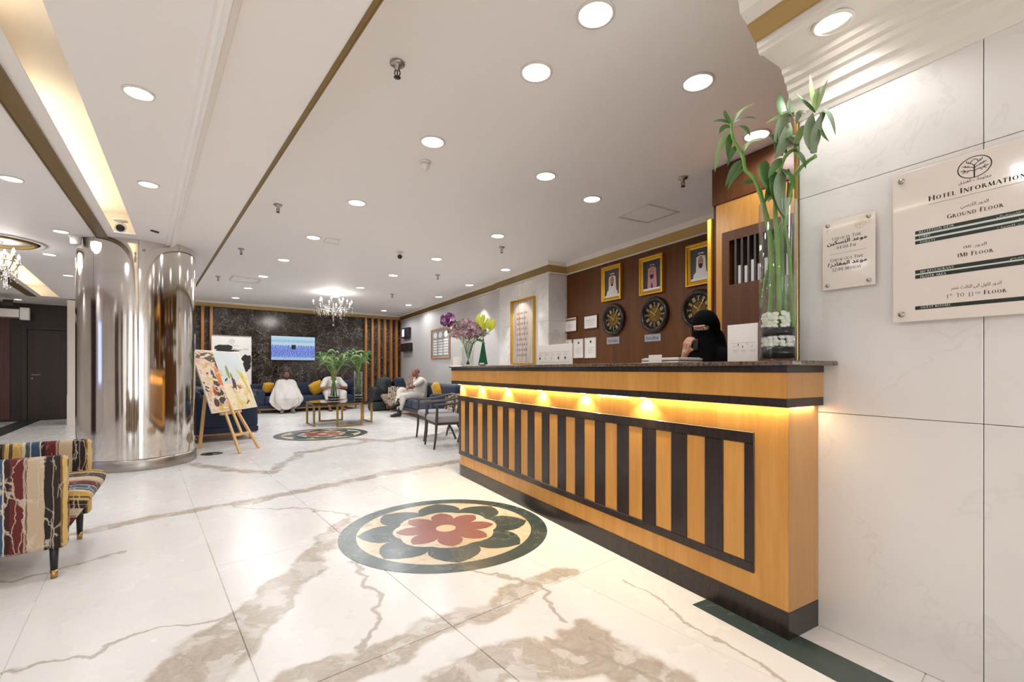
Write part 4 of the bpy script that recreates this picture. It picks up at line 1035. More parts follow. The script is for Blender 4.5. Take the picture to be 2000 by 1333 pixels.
sE = st0 + 15 * pitch + wpan + 0.05
strip('frame_rail', SN + 0.15, sE, wz1, fz1, 0.008, M['lacquer']); strip('frame_rail', SN + 0.15, sE, fz0, wz0, 0.008, M['lacquer'])
strip('stile', SN + 0.15, st0 - 0.001, wz0 + .0005, wz1 - .0005, 0.0075, M['lacquer'])
for k in range(16):
    a = st0 + k * pitch
    strip('wood_panel', a, a + wpan, wz0 + 0.001, wz1 - 0.001, 0.004, M['maple'])
    strip('stile', a + wpan + 0.001, (a + pitch - 0.001) if k < 15 else sE, wz0 + .0005, wz1 - .0005, 0.0075, M['lacquer'])
WARM = (1.0, 0.76, 0.42)
for u in (899, 942, 993, 1061, 1145, 1264):
    s = loc(FC, pv(u, 770, TC, NF)).y
    s = min(s, SR - 0.03)
    m_ = MB(); m_.lathe([(0, -0.004), (0.016, -0.004), (0.02, 0.0), (0, 0.0)], 16, 0, TR(NF - 0.03, s, 0.9905)); m_.build('desk_lamp_disc', M['lamp_warm'], desk, F=FC)
    spot(FC @ Vector((NF - 0.024, s, 0.984)), 9.0, 2.2, 0.6, (1.0, 0.84, 0.56), FC.to_3x3() @ Vector((0.25, 0, -1)), 0.006, 'desk_lamp')
m_ = MB(); m_.tube([(NF - 0.018, SN + 0.93, 0.982), (NF - 0.018, SN + 1.2, 0.982)], 0.0045, 8); m_.build('lamp_tube', M['lamp_warm'], desk, F=FC)
l = bpy.data.lights.new('desk_strip', 'AREA'); l.shape = 'RECTANGLE'; l.size = 0.02; l.size_y = 3.5; l.energy = 7.0; l.color = WARM
o = bpy.data.objects.new('desk_strip', l); COL.objects.link(o); o.location = FC @ Vector((NF - 0.02, 2.82, 0.988)); o.rotation_euler = (0, 0, TC)
l = bpy.data.lights.new('desk_strip', 'AREA'); l.shape = 'RECTANGLE'; l.size = 0.18; l.size_y = 0.012; l.energy = 0.35; l.color = WARM
o = bpy.data.objects.new('desk_strip', l); COL.objects.link(o); o.location = FC @ Vector((NF + 0.1, SN - 0.012, 0.988)); o.rotation_euler = (0, 0, TC)

# ---- things on the desk top
ZT = 1.1866
def card(name, label, cat, n, uL, uR, vTopL, mat='paper', art=None, thick=0.003, vbL=None, lean=0.0):
    PL, PR = pv(uL, vTopL, TC, n), pv(uR, vTopL, TC, n)
    s0, s1 = loc(FC, PL).y, loc(FC, PR).y
    h = PL.z - ZT
    base = FC @ Vector((n, (s0 + s1) / 2, ZT))
    t = thing(name, label, cat, base, TC)
    w = s0 - s1
    m_ = MB(); m_.box(0, thick, -w / 2, w / 2, 0, h); m_.build('sheet', M[mat], t)
    m_ = MB(); m_.add([(thick, -w * 0.3, h * 0.75), (thick, w * 0.3, h * 0.75), (0.05, w * 0.3, 0.0005), (0.05, -w * 0.3, 0.0005), (thick + 0.002, -w * 0.3, h * 0.75), (thick + 0.002, w * 0.3, h * 0.75), (0.052, w * 0.3, 0.0005), (0.052, -w * 0.3, 0.0005)],
                      [(0, 1, 2, 3), (7, 6, 5, 4), (0, 4, 5, 1), (1, 5, 6, 2), (2, 6, 7, 3), (3, 7, 4, 0)]); m_.build('prop', M[mat], t)
    if art: art(t, w, h)
    return t
def cardM(w, h): return basis(Vector((-0.0004, w / 2, 0)), Vector((0, -1, 0)), Vector((0, 0, 1)), Vector((-1, 0, 0)))
def art_big(t, w, h):
    m_ = MB(); Q = cardM(w, h)
    for i in range(5):
        x = w * (0.2 + 0.15 * i)
        font(m_, 'TIlTf'[i], Q @ TR(x, h * (0.37 + 0.05 * (i % 2)), 0), w * 0.035, h * 0.06)
        m_.add([(x - .01, h * .5, 0.0003), (x + w * .09, h * .5, 0.0003), (x + w * .09, h * .505, 0.0003), (x - .01, h * .505, 0.0003)], [(0, 1, 2, 3)], 0, Q)
    for x, s in ((0.2, 'Bed'), (0.46, 'Breakfast'), (0.78, 'Safe box')): font(m_, s, Q @ TR(w * x, h * 0.29, 0), w * 0.17, h * 0.022); font(m_, 'Towels', Q @ TR(w * x, h * 0.255, 0), w * 0.14, h * 0.018)
    m_.build('printing', M['ink_grey'], t)
card('notice_card', 'tall white printed notice card standing before the bamboo vase', 'notice card', 2.03, 1421, 1480, 636, art=art_big)
def art_icons(t, w, h):
    m_ = MB(); Q = cardM(w, h)
    for i, x in enumerate((0.06, 0.24, 0.42, 0.6, 0.78)):
        m_.lathe([(0, 0.0004), (h * 0.07, 0.0004)], 16, 0, Q @ TR(w * x + h * .1, h * 0.33, 0)) if i in (0, 3, 4) else font(m_, 'O', Q @ TR(w * x, h * 0.28, 0), w * 0.04, h * 0.1)
        font(m_, 'guests', Q @ TR(w * x, h * 0.47, 0), w * 0.11, h * 0.035); font(m_, 'please', Q @ TR(w * x, h * 0.53, 0), w * 0.1, h * 0.03)
    for y in (0.62, 0.12): m_.add([(w * .05, h * y, .0003), (w * .93, h * y, .0003), (w * .93, h * (y + .008), .0003), (w * .05, h * (y + .008), .0003)], [(0, 1, 2, 3)], 0, Q)
    m_.build('printing', M['ink_grey'], t)
card('notice_card', 'wide white notice with round icons beside the tall calligraphy picture', 'notice card', 2.08, 1049, 1118, 676, art=art_icons)
card('notice_card', 'small blank white card standing left of the receptionist', 'notice card', 2.22, 1267, 1292, 694)
card('notice_card', 'small blank white card behind the flower vase', 'notice card', 2.06, 885, 901, 698)
t = thing('paper_tray', 'low white paper tray behind the small blank card', 'tray', FC @ Vector((2.36, loc(FC, pv(1311, 700, TC, 2.36)).y, ZT)), TC)
m_ = MB()
for z in (0.002, 0.02):
    m_.box(-0.11, 0.11, -0.15, 0.15, z, z + 0.004); m_.box(-0.11, -0.107, -0.15, 0.15, z, z + 0.013); m_.box(-0.11, 0.11, 0.147, 0.15, z, z + 0.013); m_.box(-0.11, 0.11, -0.15, -0.147, z, z + 0.013)
m_.build('tray', M['white'], t)
m_ = MB(); m_.box(-0.1, 0.1, -0.14, 0.14, 0.0245, 0.038); m_.build('papers', M['paper'], t)
# green table flag and small box
pb_ = FC @ Vector((2.28, loc(FC, pv(944, 700, TC, 2.28)).y, ZT))
t = thing('table_flag', 'folded dark green table flag behind the flower vase', 'flag', pb_, TC)
m_ = MB(); m_.lathe([(0, 0), (0.035, 0), (0.035, 0.012), (0.006, 0.018), (0, 0.018)], 20); m_.build('base', M['brass'], t)
m_ = MB(); m_.tube([(0, 0, 0.018), (0, 0, 0.33)], 0.004, 8); m_.build('pole', M['brass'], t)
m_ = MB(); rg = []
for i in range(9):
    k = i / 8; z = 0.32 - 0.3 * k; ring = []
    for j in range(28):
        a = 2 * PI * j / 28; r = (0.006 + 0.052 * k) * (1 + 0.22 * math.sin(5 * a) * k)
        ring.append((r * 0.75 * math.cos(a), r * math.sin(a) + 0.01 * k, z))
    rg.append(ring)
m_.loft(rg, 0, None, True, False); m_.build('flag_cloth', plain('green flag cloth', srgb(24, 104, 64), 0.8, 0, 0.15, 20), t)
t = thing('small_box', 'small white box with a dark red base beside the green flag', 'box', FC @ Vector((2.13, loc(FC, pv(941, 700, TC, 2.13)).y, ZT)), TC)
m_ = MB(); m_.box(-0.02, 0.02, -0.032, 0.032, 0, 0.014); m_.build('base', plain('dark red base', srgb(86, 30, 26), 0.5), t)
m_ = MB(); m_.box(-0.016, 0.016, -0.024, 0.024, 0.014, 0.034); m_.build('white_block', M['white'], t)

# ================================================================ WOOD WALL, CABINET AND THINGS ON THE WALLS
class WP(Plane):
    pass
def flatpoly(mb, P, pts, z=0.0, m=0, Mx=None):
    mb.add([(x, y, z) for x, y in pts], [tuple(range(len(pts)))], m, Mx)
def frame_on(name, label, cat, n, uL, uR, vT, vB, fw, depth, fmat, pmat, art=None, group=None, pict='picture', aspect=None):
    P = Plane(n, uL, vT); h = -P.ab(uL, vB)[1]; w = P.ab(uR, vT)[0] if aspect is None else h * aspect
    t = thing(name, label, cat, FC @ Vector((n, loc(FC, P.o).y - w / 2, P.o.z - h)), TC, group)
    Q = basis(Vector((0, w / 2, 0)), Vector((0, -1, 0)), Vector((0, 0, 1)), Vector((-1, 0, 0)))
    m_ = MB()
    pr = [(0, 0), (0, depth), (fw * 0.25, depth * 1.0), (fw * 0.45, depth * 0.7), (fw * 0.7, depth * 0.8), (fw, depth * 0.45), (fw, 0)]
    cr = [(0, 0, 1, 1), (w, 0, -1, 1), (w, h, -1, -1), (0, h, 1, -1)]
    rings = [[(x + d * sx, y + d * sy, z) for d, z in pr] for x, y, sx, sy in cr]
    rings.append(rings[0]); m_.loft(rings, 0, Q, False, False); m_.build('frame', fmat, t)
    m_ = MB(); m_.box(fw * .9, w - fw * .9, fw * .9, h - fw * .9, 0, depth * 0.3, 0, Q); m_.build(pict, pmat, t)
    if art: art(t, Q @ TR(fw, fw, depth * 0.3), w - 2 * fw, h - 2 * fw)
    return t
def ell(cx, cy, rx, ry, n=24, a0=0, a1=2 * PI): return [(cx + rx * math.cos(a0 + (a1 - a0) * i / n), cy + ry * math.sin(a0 + (a1 - a0) * i / n)) for i in range(n + (0 if abs(a1 - a0 - 2 * PI) < 1e-6 else 1))]
FACE = plain('printed face', srgb(176, 128, 100), 0.5); BEARD = plain('printed beard', srgb(40, 28, 24), 0.6)
PBG = [plain('print background a', srgb(70, 60, 56), 0.4), plain('print background b', srgb(42, 40, 48), 0.4), plain('print background c', srgb(58, 62, 70), 0.4)]
SCARF_R = NT('printed checked scarf')
_c = SCARF_R.n('TexChecker', {'Vector': SCARF_R.obj(), 'Scale': 160.0, 'Color1': (*srgb(214, 170, 170), 1), 'Color2': (*srgb(170, 90, 96), 1)})
SCARF_R = SCARF_R.out(col=_c.outputs[0], rough=0.5)
def portrait(scarf, robe, beard):
    def f_(t, Q, w, h):
        def layer(nm, mat, polys, z):
            m_ = MB()
            for p in polys: m_.add([(x * w, y * h, z) for x, y in p], [tuple(range(len(p)))], 0, Q)
            m_.build(nm, mat, t)
        layer('printed_robe', robe, [[(0.08, 0), (0.92, 0), (0.86, 0.2), (0.66, 0.34), (0.36, 0.34), (0.14, 0.2)]], 0.0006)
        layer('printed_scarf', scarf, [[(0.24, 0.1), (0.42, 0.02), (0.5, 0.3), (0.6, 0.02), (0.8, 0.12), (0.76, 0.5), (0.74, 0.72), (0.62, 0.86), (0.4, 0.86), (0.28, 0.72), (0.27, 0.45)]], 0.0010)
        layer('printed_face', FACE, [ell(0.5, 0.58, 0.135, 0.185)], 0.0014)
        layer('printed_beard', BEARD, [[(0.375, 0.56), (0.42, 0.5), (0.46, 0.52), (0.54, 0.52), (0.58, 0.5), (0.625, 0.56), (0.61, 0.44), (0.54, 0.37), (0.46, 0.37), (0.39, 0.44)]] if beard else [ell(0.5, 0.43, 0.08, 0.04)], 0.0018)
        layer('printed_eyes', M['ink'], [ell(0.445, 0.615, 0.025, 0.012, 10), ell(0.555, 0.615, 0.025, 0.012, 10), ell(0.5, 0.5, 0.045, 0.009, 10)], 0.0020)
        layer('printed_cord', M['ink'], [[(0.29, 0.74), (0.5, 0.79), (0.71, 0.74), (0.7, 0.79), (0.5, 0.835), (0.3, 0.79)]], 0.0022)
        layer('printed_caption', M['paper'], [[(0.0, 0.0), (1, 0), (1, 0.075), (0, 0.075)]], 0.0024)
    return f_
WS = plain('printed white cloth', srgb(222, 216, 212), 0.6); BK = plain('printed black cloak', srgb(38, 34, 36), 0.6)
frame_on('portrait', 'gilt framed portrait of a man in white headscarf, above first wall clock', 'portrait', NWOOD, 1178.5, 1216, 525, 591, 0.055, 0.045, M['gold_leaf'], PBG[0], portrait(WS, WS, False), 'gilt portraits above the clocks')
frame_on('portrait', 'gilt framed portrait of a bearded man in red checked headscarf', 'portrait', NWOOD, 1252.5, 1297.5, 507, 579, 0.055, 0.045, M['gold_leaf'], PBG[1], portrait(SCARF_R, BK, True), 'gilt portraits above the clocks')
frame_on('portrait', 'gilt framed portrait partly hidden behind the gold edged cabinet', 'portrait', NWOOD, 1343.5, 1398, 483, 562, 0.06, 0.045, M['gold_leaf'], PBG[2], portrait(WS, WS, True), 'gilt portraits above the clocks')
CLK = plain('aged brass numerals', srgb(164, 140, 92), 0.4, 0.6); CLK2 = plain('dull gold filigree', srgb(140, 108, 46), 0.45, 0.5)
def clock(label, u, v, R):
    P = Plane(NWOOD, u, v)
    t = thing('wall_clock', label, 'clock', P.o - Vector((0, 0, R)), TC, 'round wall clocks')
    Q = basis(Vector((0, 0, R)), Vector((0, -1, 0)), Vector((0, 0, 1)), Vector((-1, 0, 0)))
    m_ = MB(); m_.lathe([(R * .99, 0.0), (R, 0.02), (R * .96, 0.045), (R * .88, 0.06), (R * .8, 0.055), (R * .74, 0.035), (R * .72, 0.012)], 48, 0, Q); m_.build('rim', M['lacquer'], t)
    m_ = MB(); m_.lathe([(0, 0.012), (R * .74, 0.012)], 48, 0, Q); m_.build('dial', M['black'], t)
    m_ = MB()
    for k in range(12):
        a = k * PI / 6; K = Q @ RZ(-a)
        for dx in ((0,), (-.035, .035), (-.06, 0, .06))[k % 3]:
            m_.box(dx * R - .0055, dx * R + .0055, R * .46, R * .66, 0.013, 0.018, 0, K)
        m_.box(-.02, .02, R * .655, R * .675, 0.013, 0.017, 0, K); m_.box(-.02, .02, R * .445, R * .465, 0.013, 0.017, 0, K)
    m_.build('numerals', CLK, t)
    m_ = MB()
    for rr_ in (.17, .38):
        m_.lathe([(R * rr_, 0.013), (R * rr_, 0.016), (R * (rr_ + .016), 0.016), (R * (rr_ + .016), 0.013)], 32, 0, Q)
    for k in range(8): m_.box(-.003, .003, R * .05, R * .39, 0.013, 0.0155, 0, Q @ RZ(k * PI / 4 + .2)); m_.lathe([(R * .05, .013), (R * .05, .0155), (R * .062, .0155), (R * .062, .013)], 12, 0, Q @ RZ(k * PI / 4 + .2) @ TR(R * .1, R * .27, 0))
    m_.build('filigree', CLK2, t)
    m_ = MB(); m_.box(-.006, .006, -R * .1, R * .55, 0.019, 0.021, 0, Q @ RZ(-.6)); m_.box(-.008, .008, -R * .1, R * .36, 0.0215, 0.0235, 0, Q @ RZ(.9)); m_.lathe([(0, .025), (.012, .024), (.012, .019)], 12, 0, Q); m_.build('hands', M['brass'], t)
clock('round black clock with gold numerals, above the left grey city plaque', 1200, 624.5, 0.245)
clock('round black clock with gold numerals, under the red checked headscarf portrait', 1280, 615, 0.25)
clock('round black clock half hidden behind the receptionist in black', 1366, 604.5, 0.25)
for tx_, lb, u0, u1, vt, vb in (('Saudi Arabia', 'small grey plaque under the leftmost wall clock', 1186, 1210.5, 660, 673.5), ('India', 'small grey plaque reading India under the middle clock', 1260, 1291.5, 654.5, 668.5)):
    P = Plane(NWOOD, u0, vt); w = P.ab(u1, vt)[0]; h = -P.ab(u0, vb)[1]
    t = thing('city_plaque', lb, 'plaque', FC @ Vector((NWOOD, loc(FC, P.o).y - w / 2, P.o.z - h)), TC)
    m_ = MB(); m_.box(0, w, -h, 0, 0, 0.012, 0, P.M, 0.003); m_.build('plate', plain('grey plaque', srgb(158, 156, 162), 0.4, 0, 0.04), t, F=Matrix.Identity(4))
    m_ = MB(); font(m_, tx_, P.at(w * 0.12, -h * 0.72), w * 0.76, h * 0.5, 0, 0.0126); m_.build('lettering', M['ink'], t, F=Matrix.Identity(4))
def cert(kind):
    def f_(t, Q, w, h):
        m_ = MB()
        if kind == 0: m_.add([(0.04 * w, .78 * h, .0006), (.96 * w, .78 * h, .0006), (.96 * w, .93 * h, .0006), (.04 * w, .93 * h, .0006)], [(0, 1, 2, 3)], 0, Q)
        elif kind == 1: font(m_, 'CERTIFICATE', Q @ TR(w * .15, h * .6, 0), w * .7, h * .1)
        else: m_.lathe([(0, .0006), (w * .1, .0006)], 12, 0, Q @ TR(w * .5, h * .84, 0))
        for k in range(4 if kind else 3): m_.add([(.2 * w, (.5 - .09 * k) * h, .0006), ((.8 - .1 * (k % 2)) * w, (.5 - .09 * k) * h, .0006), ((.8 - .1 * (k % 2)) * w, (.512 - .09 * k) * h, .0006), (.2 * w, (.512 - .09 * k) * h, .0006)], [(0, 1, 2, 3)], 0, Q)
        m_.build('printing', M['ink_grey'], t)
    return f_
for lb, a, k in (('framed certificate with a dark heading, nearest the marble pier', (1102, 1127.5, 622, 651), 0), ('framed certificate with a central seal, left of the first clock', (1140.5, 1168, 617.5, 645), 1),
                 ('tall framed sheet in the lower row, nearest the marble pier', (1101.5, 1117.5, 665, 702), 2), ('tall framed sheet, second in the lower row', (1121.5, 1140, 663.5, 700), 2), ('tall framed sheet, last in the lower row beside the clock plaque', (1143.5, 1165, 661, 700), 2)):
    frame_on('certificate', lb, 'certificate', NWOOD, a[0], a[1], a[2], a[3], 0.018, 0.02, M['cabinet'] if k < 2 else M['paper'], M['paper'], cert(k))
# cabinet with gilt edge, maple panel and pigeonholes
cs = loc(FC, pv(1392, 400, TC, NCAB)).y
cab = thing('reception_cabinet', 'tall brown cabinet with lit maple panel and pigeonholes behind the bamboo', 'cabinet', FC @ Vector((NCAB + 0.5, cs - 1.0, 0)), TC)
m_ = MB(); m_.box(NCAB + 0.012, NWOOD - 0.005, 0.62, cs, 0, ZC - 0.005); m_.build('carcass', M['cabinet'], cab, F=FC)
zo = pv(1399, 402, TC, NCAB).z; so = loc(FC, pv(1398.5, 402, TC, NCAB)).y
m_ = MB(); m_.box(NCAB, NCAB + 0.012, 0.62, so, 0, zo, 0, None, 0.002); m_.build('maple_panel', M['maple'], cab, F=FC)
m_ = MB(); m_.box(NCAB - 0.01, NCAB + 0.012, 0.62, cs, zo + 0.001, ZC - 0.006, 0, None, 0.002); m_.build('top_panel', M['cabinet'], cab, F=FC)
NB = NCAB - 0.16
sb, zb = loc(FC, pv(1410, 455, TC, NB)).y, pv(1410, 456, TC, NB).z
s1_, z1_, z0_ = loc(FC, pv(1424, 470, TC, NB)).y, pv(1424, 471, TC, NB).z, pv(1426, 557, TC, NB).z
m_ = MB(); m_.box(NB, NCAB - .001, 0.62, sb, z1_, zb); m_.box(NB, NCAB - .001, 0.62, sb, 0.75, z0_); m_.box(NB, NCAB - .001, s1_, sb, z0_, z1_); m_.box(NCAB - 0.02, NCAB - .001, 0.62, s1_, z0_, z1_); m_.build('box_front', M['cabinet'], cab, F=FC)
pw = (s1_ - loc(FC, pv(1436, 500, TC, NB)).y)
for k in range(14):
    s_ = s1_ - pw * (k + 1)
    m_ = MB(); m_.box(NB + 0.003, NCAB - 0.021, s_ - 0.009, s_ + 0.009, z0_, z1_); m_.build('divider', M['chair_wood'], cab, F=FC)
    if k > 0:
        m_ = MB(); hh = 0.35 + 0.2 * random.random(); m_.box(NB + 0.02, NCAB - 0.03, s_ + 0.013, s_ + pw - 0.013, z0_ + .001, z0_ + (z1_ - z0_) * hh); m_.build('letter_stack', M['paper'], cab, F=FC)
m_ = MB(); m_.box(NCAB - 0.015, NCAB + 0.1, cs + 0.002, cs + 0.05, 0, pv(1388, 428, TC, NCAB).z, 0, None, 0.006); m_.build('gilt_edge', M['gold'], cab, F=FC)
# big picture on the pier, chart and boxes on the grey wall
def art_call(t, Q, w, h):
    m_ = MB(); random.seed(3)
    for r in range(9):
        y = 0.12 + 0.085 * r; x = 0.25
        while x < 0.72:
            k = 0.05 + 0.05 * random.random()
            pts = [(x + k * math.cos(a) * .5, y + .022 * math.sin(a)) for a in [i * PI / 4 for i in range(8)]]
            m_.add([(px * w, py_ * h, .0006 + .0002 * random.random()) for px, py_ in pts], [tuple(range(8))], 0, Q); x += k + .03
    m_.build('calligraphy', M['ink_grey'], t, kind='stuff')
n = NT('calligraphy canvas'); vv = n.sscale(n.obj(), (10, 10, 0.9))
cn_ = n.ramp(n.noise(vv, 1.0, 4, 0.6), [(0.25, srgb(96, 82, 96)), (0.42, srgb(158, 142, 128)), (0.55, srgb(176, 166, 158)), (0.68, srgb(150, 116, 84)), (0.8, srgb(110, 100, 128))])
n.out(col=cn_, rough=0.6)
frame_on('calligraphy_picture', 'tall gold framed calligraphy canvas on the marble pier', 'picture', NG - 0.031, 1001.5, 1046, 590, 712, 0.03, 0.06, M['gold_leaf'], n.mat, art_call)
def art_chart(t, Q, w, h):
    m_ = MB()
    for k in range(3): m_.add([((.2 + .3 * k + .11 * math.cos(a)) * w, (.82 + .11 * math.sin(a)) * h, .0006) for a in [i * PI / 6 for i in range(12)]], [tuple(range(12))], 0, Q)
    for c_ in range(3):
        for r in range(6): x0 = .08 + .3 * c_; m_.add([(x * w, y * h, .0006) for x, y in ((x0, .08 + .1 * r), (x0 + .24, .08 + .1 * r), (x0 + .24, .145 + .1 * r), (x0, .145 + .1 * r))], [(0, 1, 2, 3)], 0, Q)
    m_.build('chart_fields', M['white'], t)
frame_on('framed_chart', 'wood framed wall chart of printed rows on the grey wall', 'framed chart', NG, 843.5, 880, 645.5, 702, 0.045, 0.03, M['oak'], plain('chart grey', srgb(136, 140, 142), 0.5), art_chart)
def wallunit(name, label, cat, uL, uR, vT, vB, d):
    P = Plane(NG, uL, vT); w = P.ab(uR, vT)[0]; h = -P.ab(uL, vB)[1]
    t = thing(name, label, cat, FC @ Vector((NG, loc(FC, P.o).y - w / 2, P.o.z - h)), TC)
    return t, P, w, h
t, P, w, h = wallunit('key_card_display', 'blue-lit small wall display unit beside the oak slats', 'display', 790, 803, 643, 662, 0.1)
m_ = MB(); m_.box(0, w, -h, 0, 0, 0.11, 0, P.M, 0.008); m_.build('case', M['dark_bag'], t, F=Matrix.Identity(4))
m_ = MB(); m_.box(-0.003, 0.0, -h * .85, -h * .12, 0.02, 0.1, 0, P.M); m_.box(w * .12, w * .45, -h * .85, -h * .12, 0.1105, 0.113, 0, P.M); m_.build('lit_screen', M['screen_blue'], t, F=Matrix.Identity(4))
t, P, w, h = wallunit('hand_sanitizer_box', 'black wall dispenser box below the blue-lit display', 'dispenser', 790, 806, 672.5, 688, 0.12)
m_ = MB(); m_.box(0, w, -h, 0, 0, 0.14, 0, P.M, 0.012); m_.build('case', M['black'], t, F=Matrix.Identity(4))
m_ = MB(); m_.box(w * .3, w * .7, -h * .7, -h * .3, 0.1405, 0.15, 0, P.M, 0.003); m_.build('front_cap', M['dark_bag'], t, F=Matrix.Identity(4))
# ================================================================ LOBBY FURNITURE
def stripe_attr(o, fn):
    me = o.data; at = me.attributes.new('stripe', 'FLOAT', 'POINT')
    at.data.foreach_set('value', [fn(v.co) for v in me.vertices])
def subdivided(o, cuts=6):
    bm = bmesh.new(); bm.from_mesh(o.data); bmesh.ops.subdivide_edges(bm, edges=bm.edges, cuts=cuts, use_grid_fill=True); bm.to_mesh(o.data); bm.free()
def rbox(x0, x1, y0, y1, z0, z1, r, k=4, Mx=None, m=0, mb=None):
    """soft cushion-like rounded box"""
    mb = mb or MB()
    q = []
    for (cx, cy, a0) in ((x1 - r, y1 - r, 0), (x0 + r, y1 - r, PI / 2), (x0 + r, y0 + r, PI), (x1 - r, y0 + r, 1.5 * PI)):
        for i in range(k + 1):
            a = a0 + PI / 2 * i / k; q.append((cx, cy, math.cos(a), math.sin(a)))
    rings = []
    for side in (0, 1):
        for i in range(k + 1):
            t = PI / 2 * i / k
            if side == 0: rr, z = r * math.sin(t), z0 + r - r * math.cos(t)
            else: rr, z = r * math.cos(t), z1 - r + r * math.sin(t)
            rings.append([(cx + c * rr, cy + s * rr, z) for cx, cy, c, s in q])
    mb.loft(rings, m, Mx, True); return mb
def armchair(label, at, rz, mat, width=0.8, stripe=False, name='armchair', depth=0.78, legs=True):
    t = thing(name, label, 'armchair', at, rz)
    w = width / 2; obs = []
    fr = 0.06
    for sx in (1, -1):
        m_ = rbox(w - 0.075 if sx > 0 else -w, w if sx > 0 else -w + 0.075, -depth, fr, 0.165, 0.675, 0.03); o = m_.build('armrest', mat, t); obs.append((o, lambda c: fr - c.y))
    m_ = MB(); pr = [(-depth + 0.1, 0.2), (-depth + 0.1, 0.44), (-0.3, 0.462), (0.08, 0.468), (0.125, 0.455), (0.142, 0.425), (0.13, 0.38), (0.07, 0.28), (0.02, 0.2), (-0.02, 0.19)]
    m_.loft([[(x, y, z) for y, z in pr] for x in (-w + 0.076, w - 0.076)], 0, None, True); o = m_.build('seat', mat, t, bevel=0.01); obs.append((o, lambda c: 0.16 + (0.47 - c.z) * 1.5 + c.x * 0.55 - max(0, c.y) * 0.3))
    m_ = rbox(-w + 0.076, w - 0.076, -depth - 0.12, -depth + 0.1, 0.17, 0.82, 0.05); o = m_.build('backrest', mat, t); obs.append((o, lambda c: c.z))
    if stripe:
        for o, fn in obs: stripe_attr(o, fn)
    for sx in (1, -1):
        for y in (0.0, -depth + 0.02):
            m_ = MB(); m_.lathe([(0.0, 0.045), (0.0155, 0.045), (0.021, 0.2), (0.0, 0.2)], 16, 0, TR(sx * (w - 0.045), y, 0)); lg = m_.build('leg', M['black'], t)
            m_ = MB(); m_.lathe([(0.0, 0.0), (0.0145, 0.0), (0.0165, 0.046), (0.0, 0.046)], 16, 0, TR(sx * (w - 0.045), y, 0)); m_.build('brass_tip', M['brass'], lg)
    return t
armchair('multicoloured striped armchair with brass-tipped black legs on the white marble floor', Vector((-2.73, 2.80, 0)), math.atan2(-0.817, 0.577), M['stripe'], 0.8, True)
armchair('patterned armchair between the heaped bags and the man on the sofa', Vector((-3.45, 12.55, 0)), TC + PI / 2, M['pattern'], 0.8)
armchair('patterned armchair behind the grey chairs at the desk end', Vector((-0.93, 8.35, 0)), TC + PI / 2 + 0.3, M['pattern'], 0.8)
def sofa(label, at, rz, w, d, hb, name='sofa', ncush=2, arm=0.2, ha=0.62):
    t = thing(name, label, 'sofa', at, rz); hw = w / 2; hd = d / 2
    m_ = MB(); m_.box(-hw, hw, -hd, hd, 0.13, 0.22, 0, None, 0.012); m_.build('base_frame', M['navy'], t)
    m_ = MB(); m_.box(-hw + .02, hw - .02, -hd + .02, hd - .02, 0.105, 0.13); m_.build('plinth_rail', M['oak'], t)
    cw = (w - 2 * arm) / ncush
    for i in range(ncush):
        x0 = -hw + arm + cw * i
        rbox(x0 + .004, x0 + cw - .004, -hd + 0.2, hd + 0.02, 0.221, 0.425, 0.05).build('seat_cushion', M['navy'], t)
        m_ = rbox(x0 + .004, x0 + cw - .004, -hd + 0.12, -hd + 0.32, 0.4, hb, 0.07); m_.build('back_cushion', M['navy'], t)
    rbox(-hw, hw, -hd, -hd + 0.16, 0.2, hb - 0.03, 0.05).build('backrest', M['navy'], t)
    for sx in (1, -1):
        rbox(hw - arm if sx > 0 else -hw, hw if sx > 0 else -hw + arm, -hd, hd, 0.2, ha, 0.06).build('armrest', M['navy'], t)
        for y in (-hd + 0.1, hd - 0.1):
            m_ = MB(); m_.lathe([(0, 0), (0.016, 0), (0.026, 0.106), (0, 0.106)], 12, 0, TR(sx * (hw - 0.1), y, 0)); m_.build('leg', M['brass'], t)
    return t
eA, dA = Vector((math.cos(TA), math.sin(TA), 0)), Vector((-math.sin(TA), math.cos(TA), 0))
eC, dC = Vector((math.cos(TC), math.sin(TC), 0)), Vector((-math.sin(TC), math.cos(TC), 0))
sofa('navy sofa seen end-on behind the easel, with gold feet', Vector((-4.57, 7.25, 0)) + dA * 0.97, TA - PI / 2, 1.9, 0.95, 0.84, ha=0.74, arm=0.22)
sofa('long navy sofa against the black marble wall under the television', FA @ Vector((3.62, 13.68, 0)), TA + PI, 2.7, 1.0, 0.78, ncush=3)
sofa('navy sofa along the grey wall where a man sits cross-legged', FC @ Vector((3.8, 10.55, 0)), TC + PI / 2, 2.7, 0.95, 0.8, ncush=2)
def cushion(label, at, rz, tilt, mat, sz=0.42, roll=0.0):
    t = MB(); R = RZ(rz) @ RX(tilt) @ RY(roll); rings = []; k = 10
    for i in range(k + 1):
        a = -PI / 2 + PI * i / k; z = 0.075 * math.sin(a); rr = math.cos(a) ** 0.45 if math.cos(a) > 1e-6 else 0.02
        ring = []
        for j in range(32):
            b_ = 2 * PI * j / 32; c, s = math.cos(b_), math.sin(b_); q = 1 / max(abs(c), abs(s)) ** 0.8; q *= (1 - 0.06 * abs(math.sin(2 * b_)) + 0.0)
            ring.append((c * q * sz / 2 * rr, s * q * sz / 2 * rr, z))
        rings.append(ring)
    t.loft(rings, 0, TR(*at) @ R @ RX(PI / 2)); return t.build('cushion', mat, F=Matrix.Identity(4), label=label, cat='cushion')
cushion('mustard yellow cushion on the long navy sofa between the two robed men', FA @ Vector((3.84, 13.5, 0.63)), TA + PI, -0.3, M['mustard'], 0.4, 0.5)
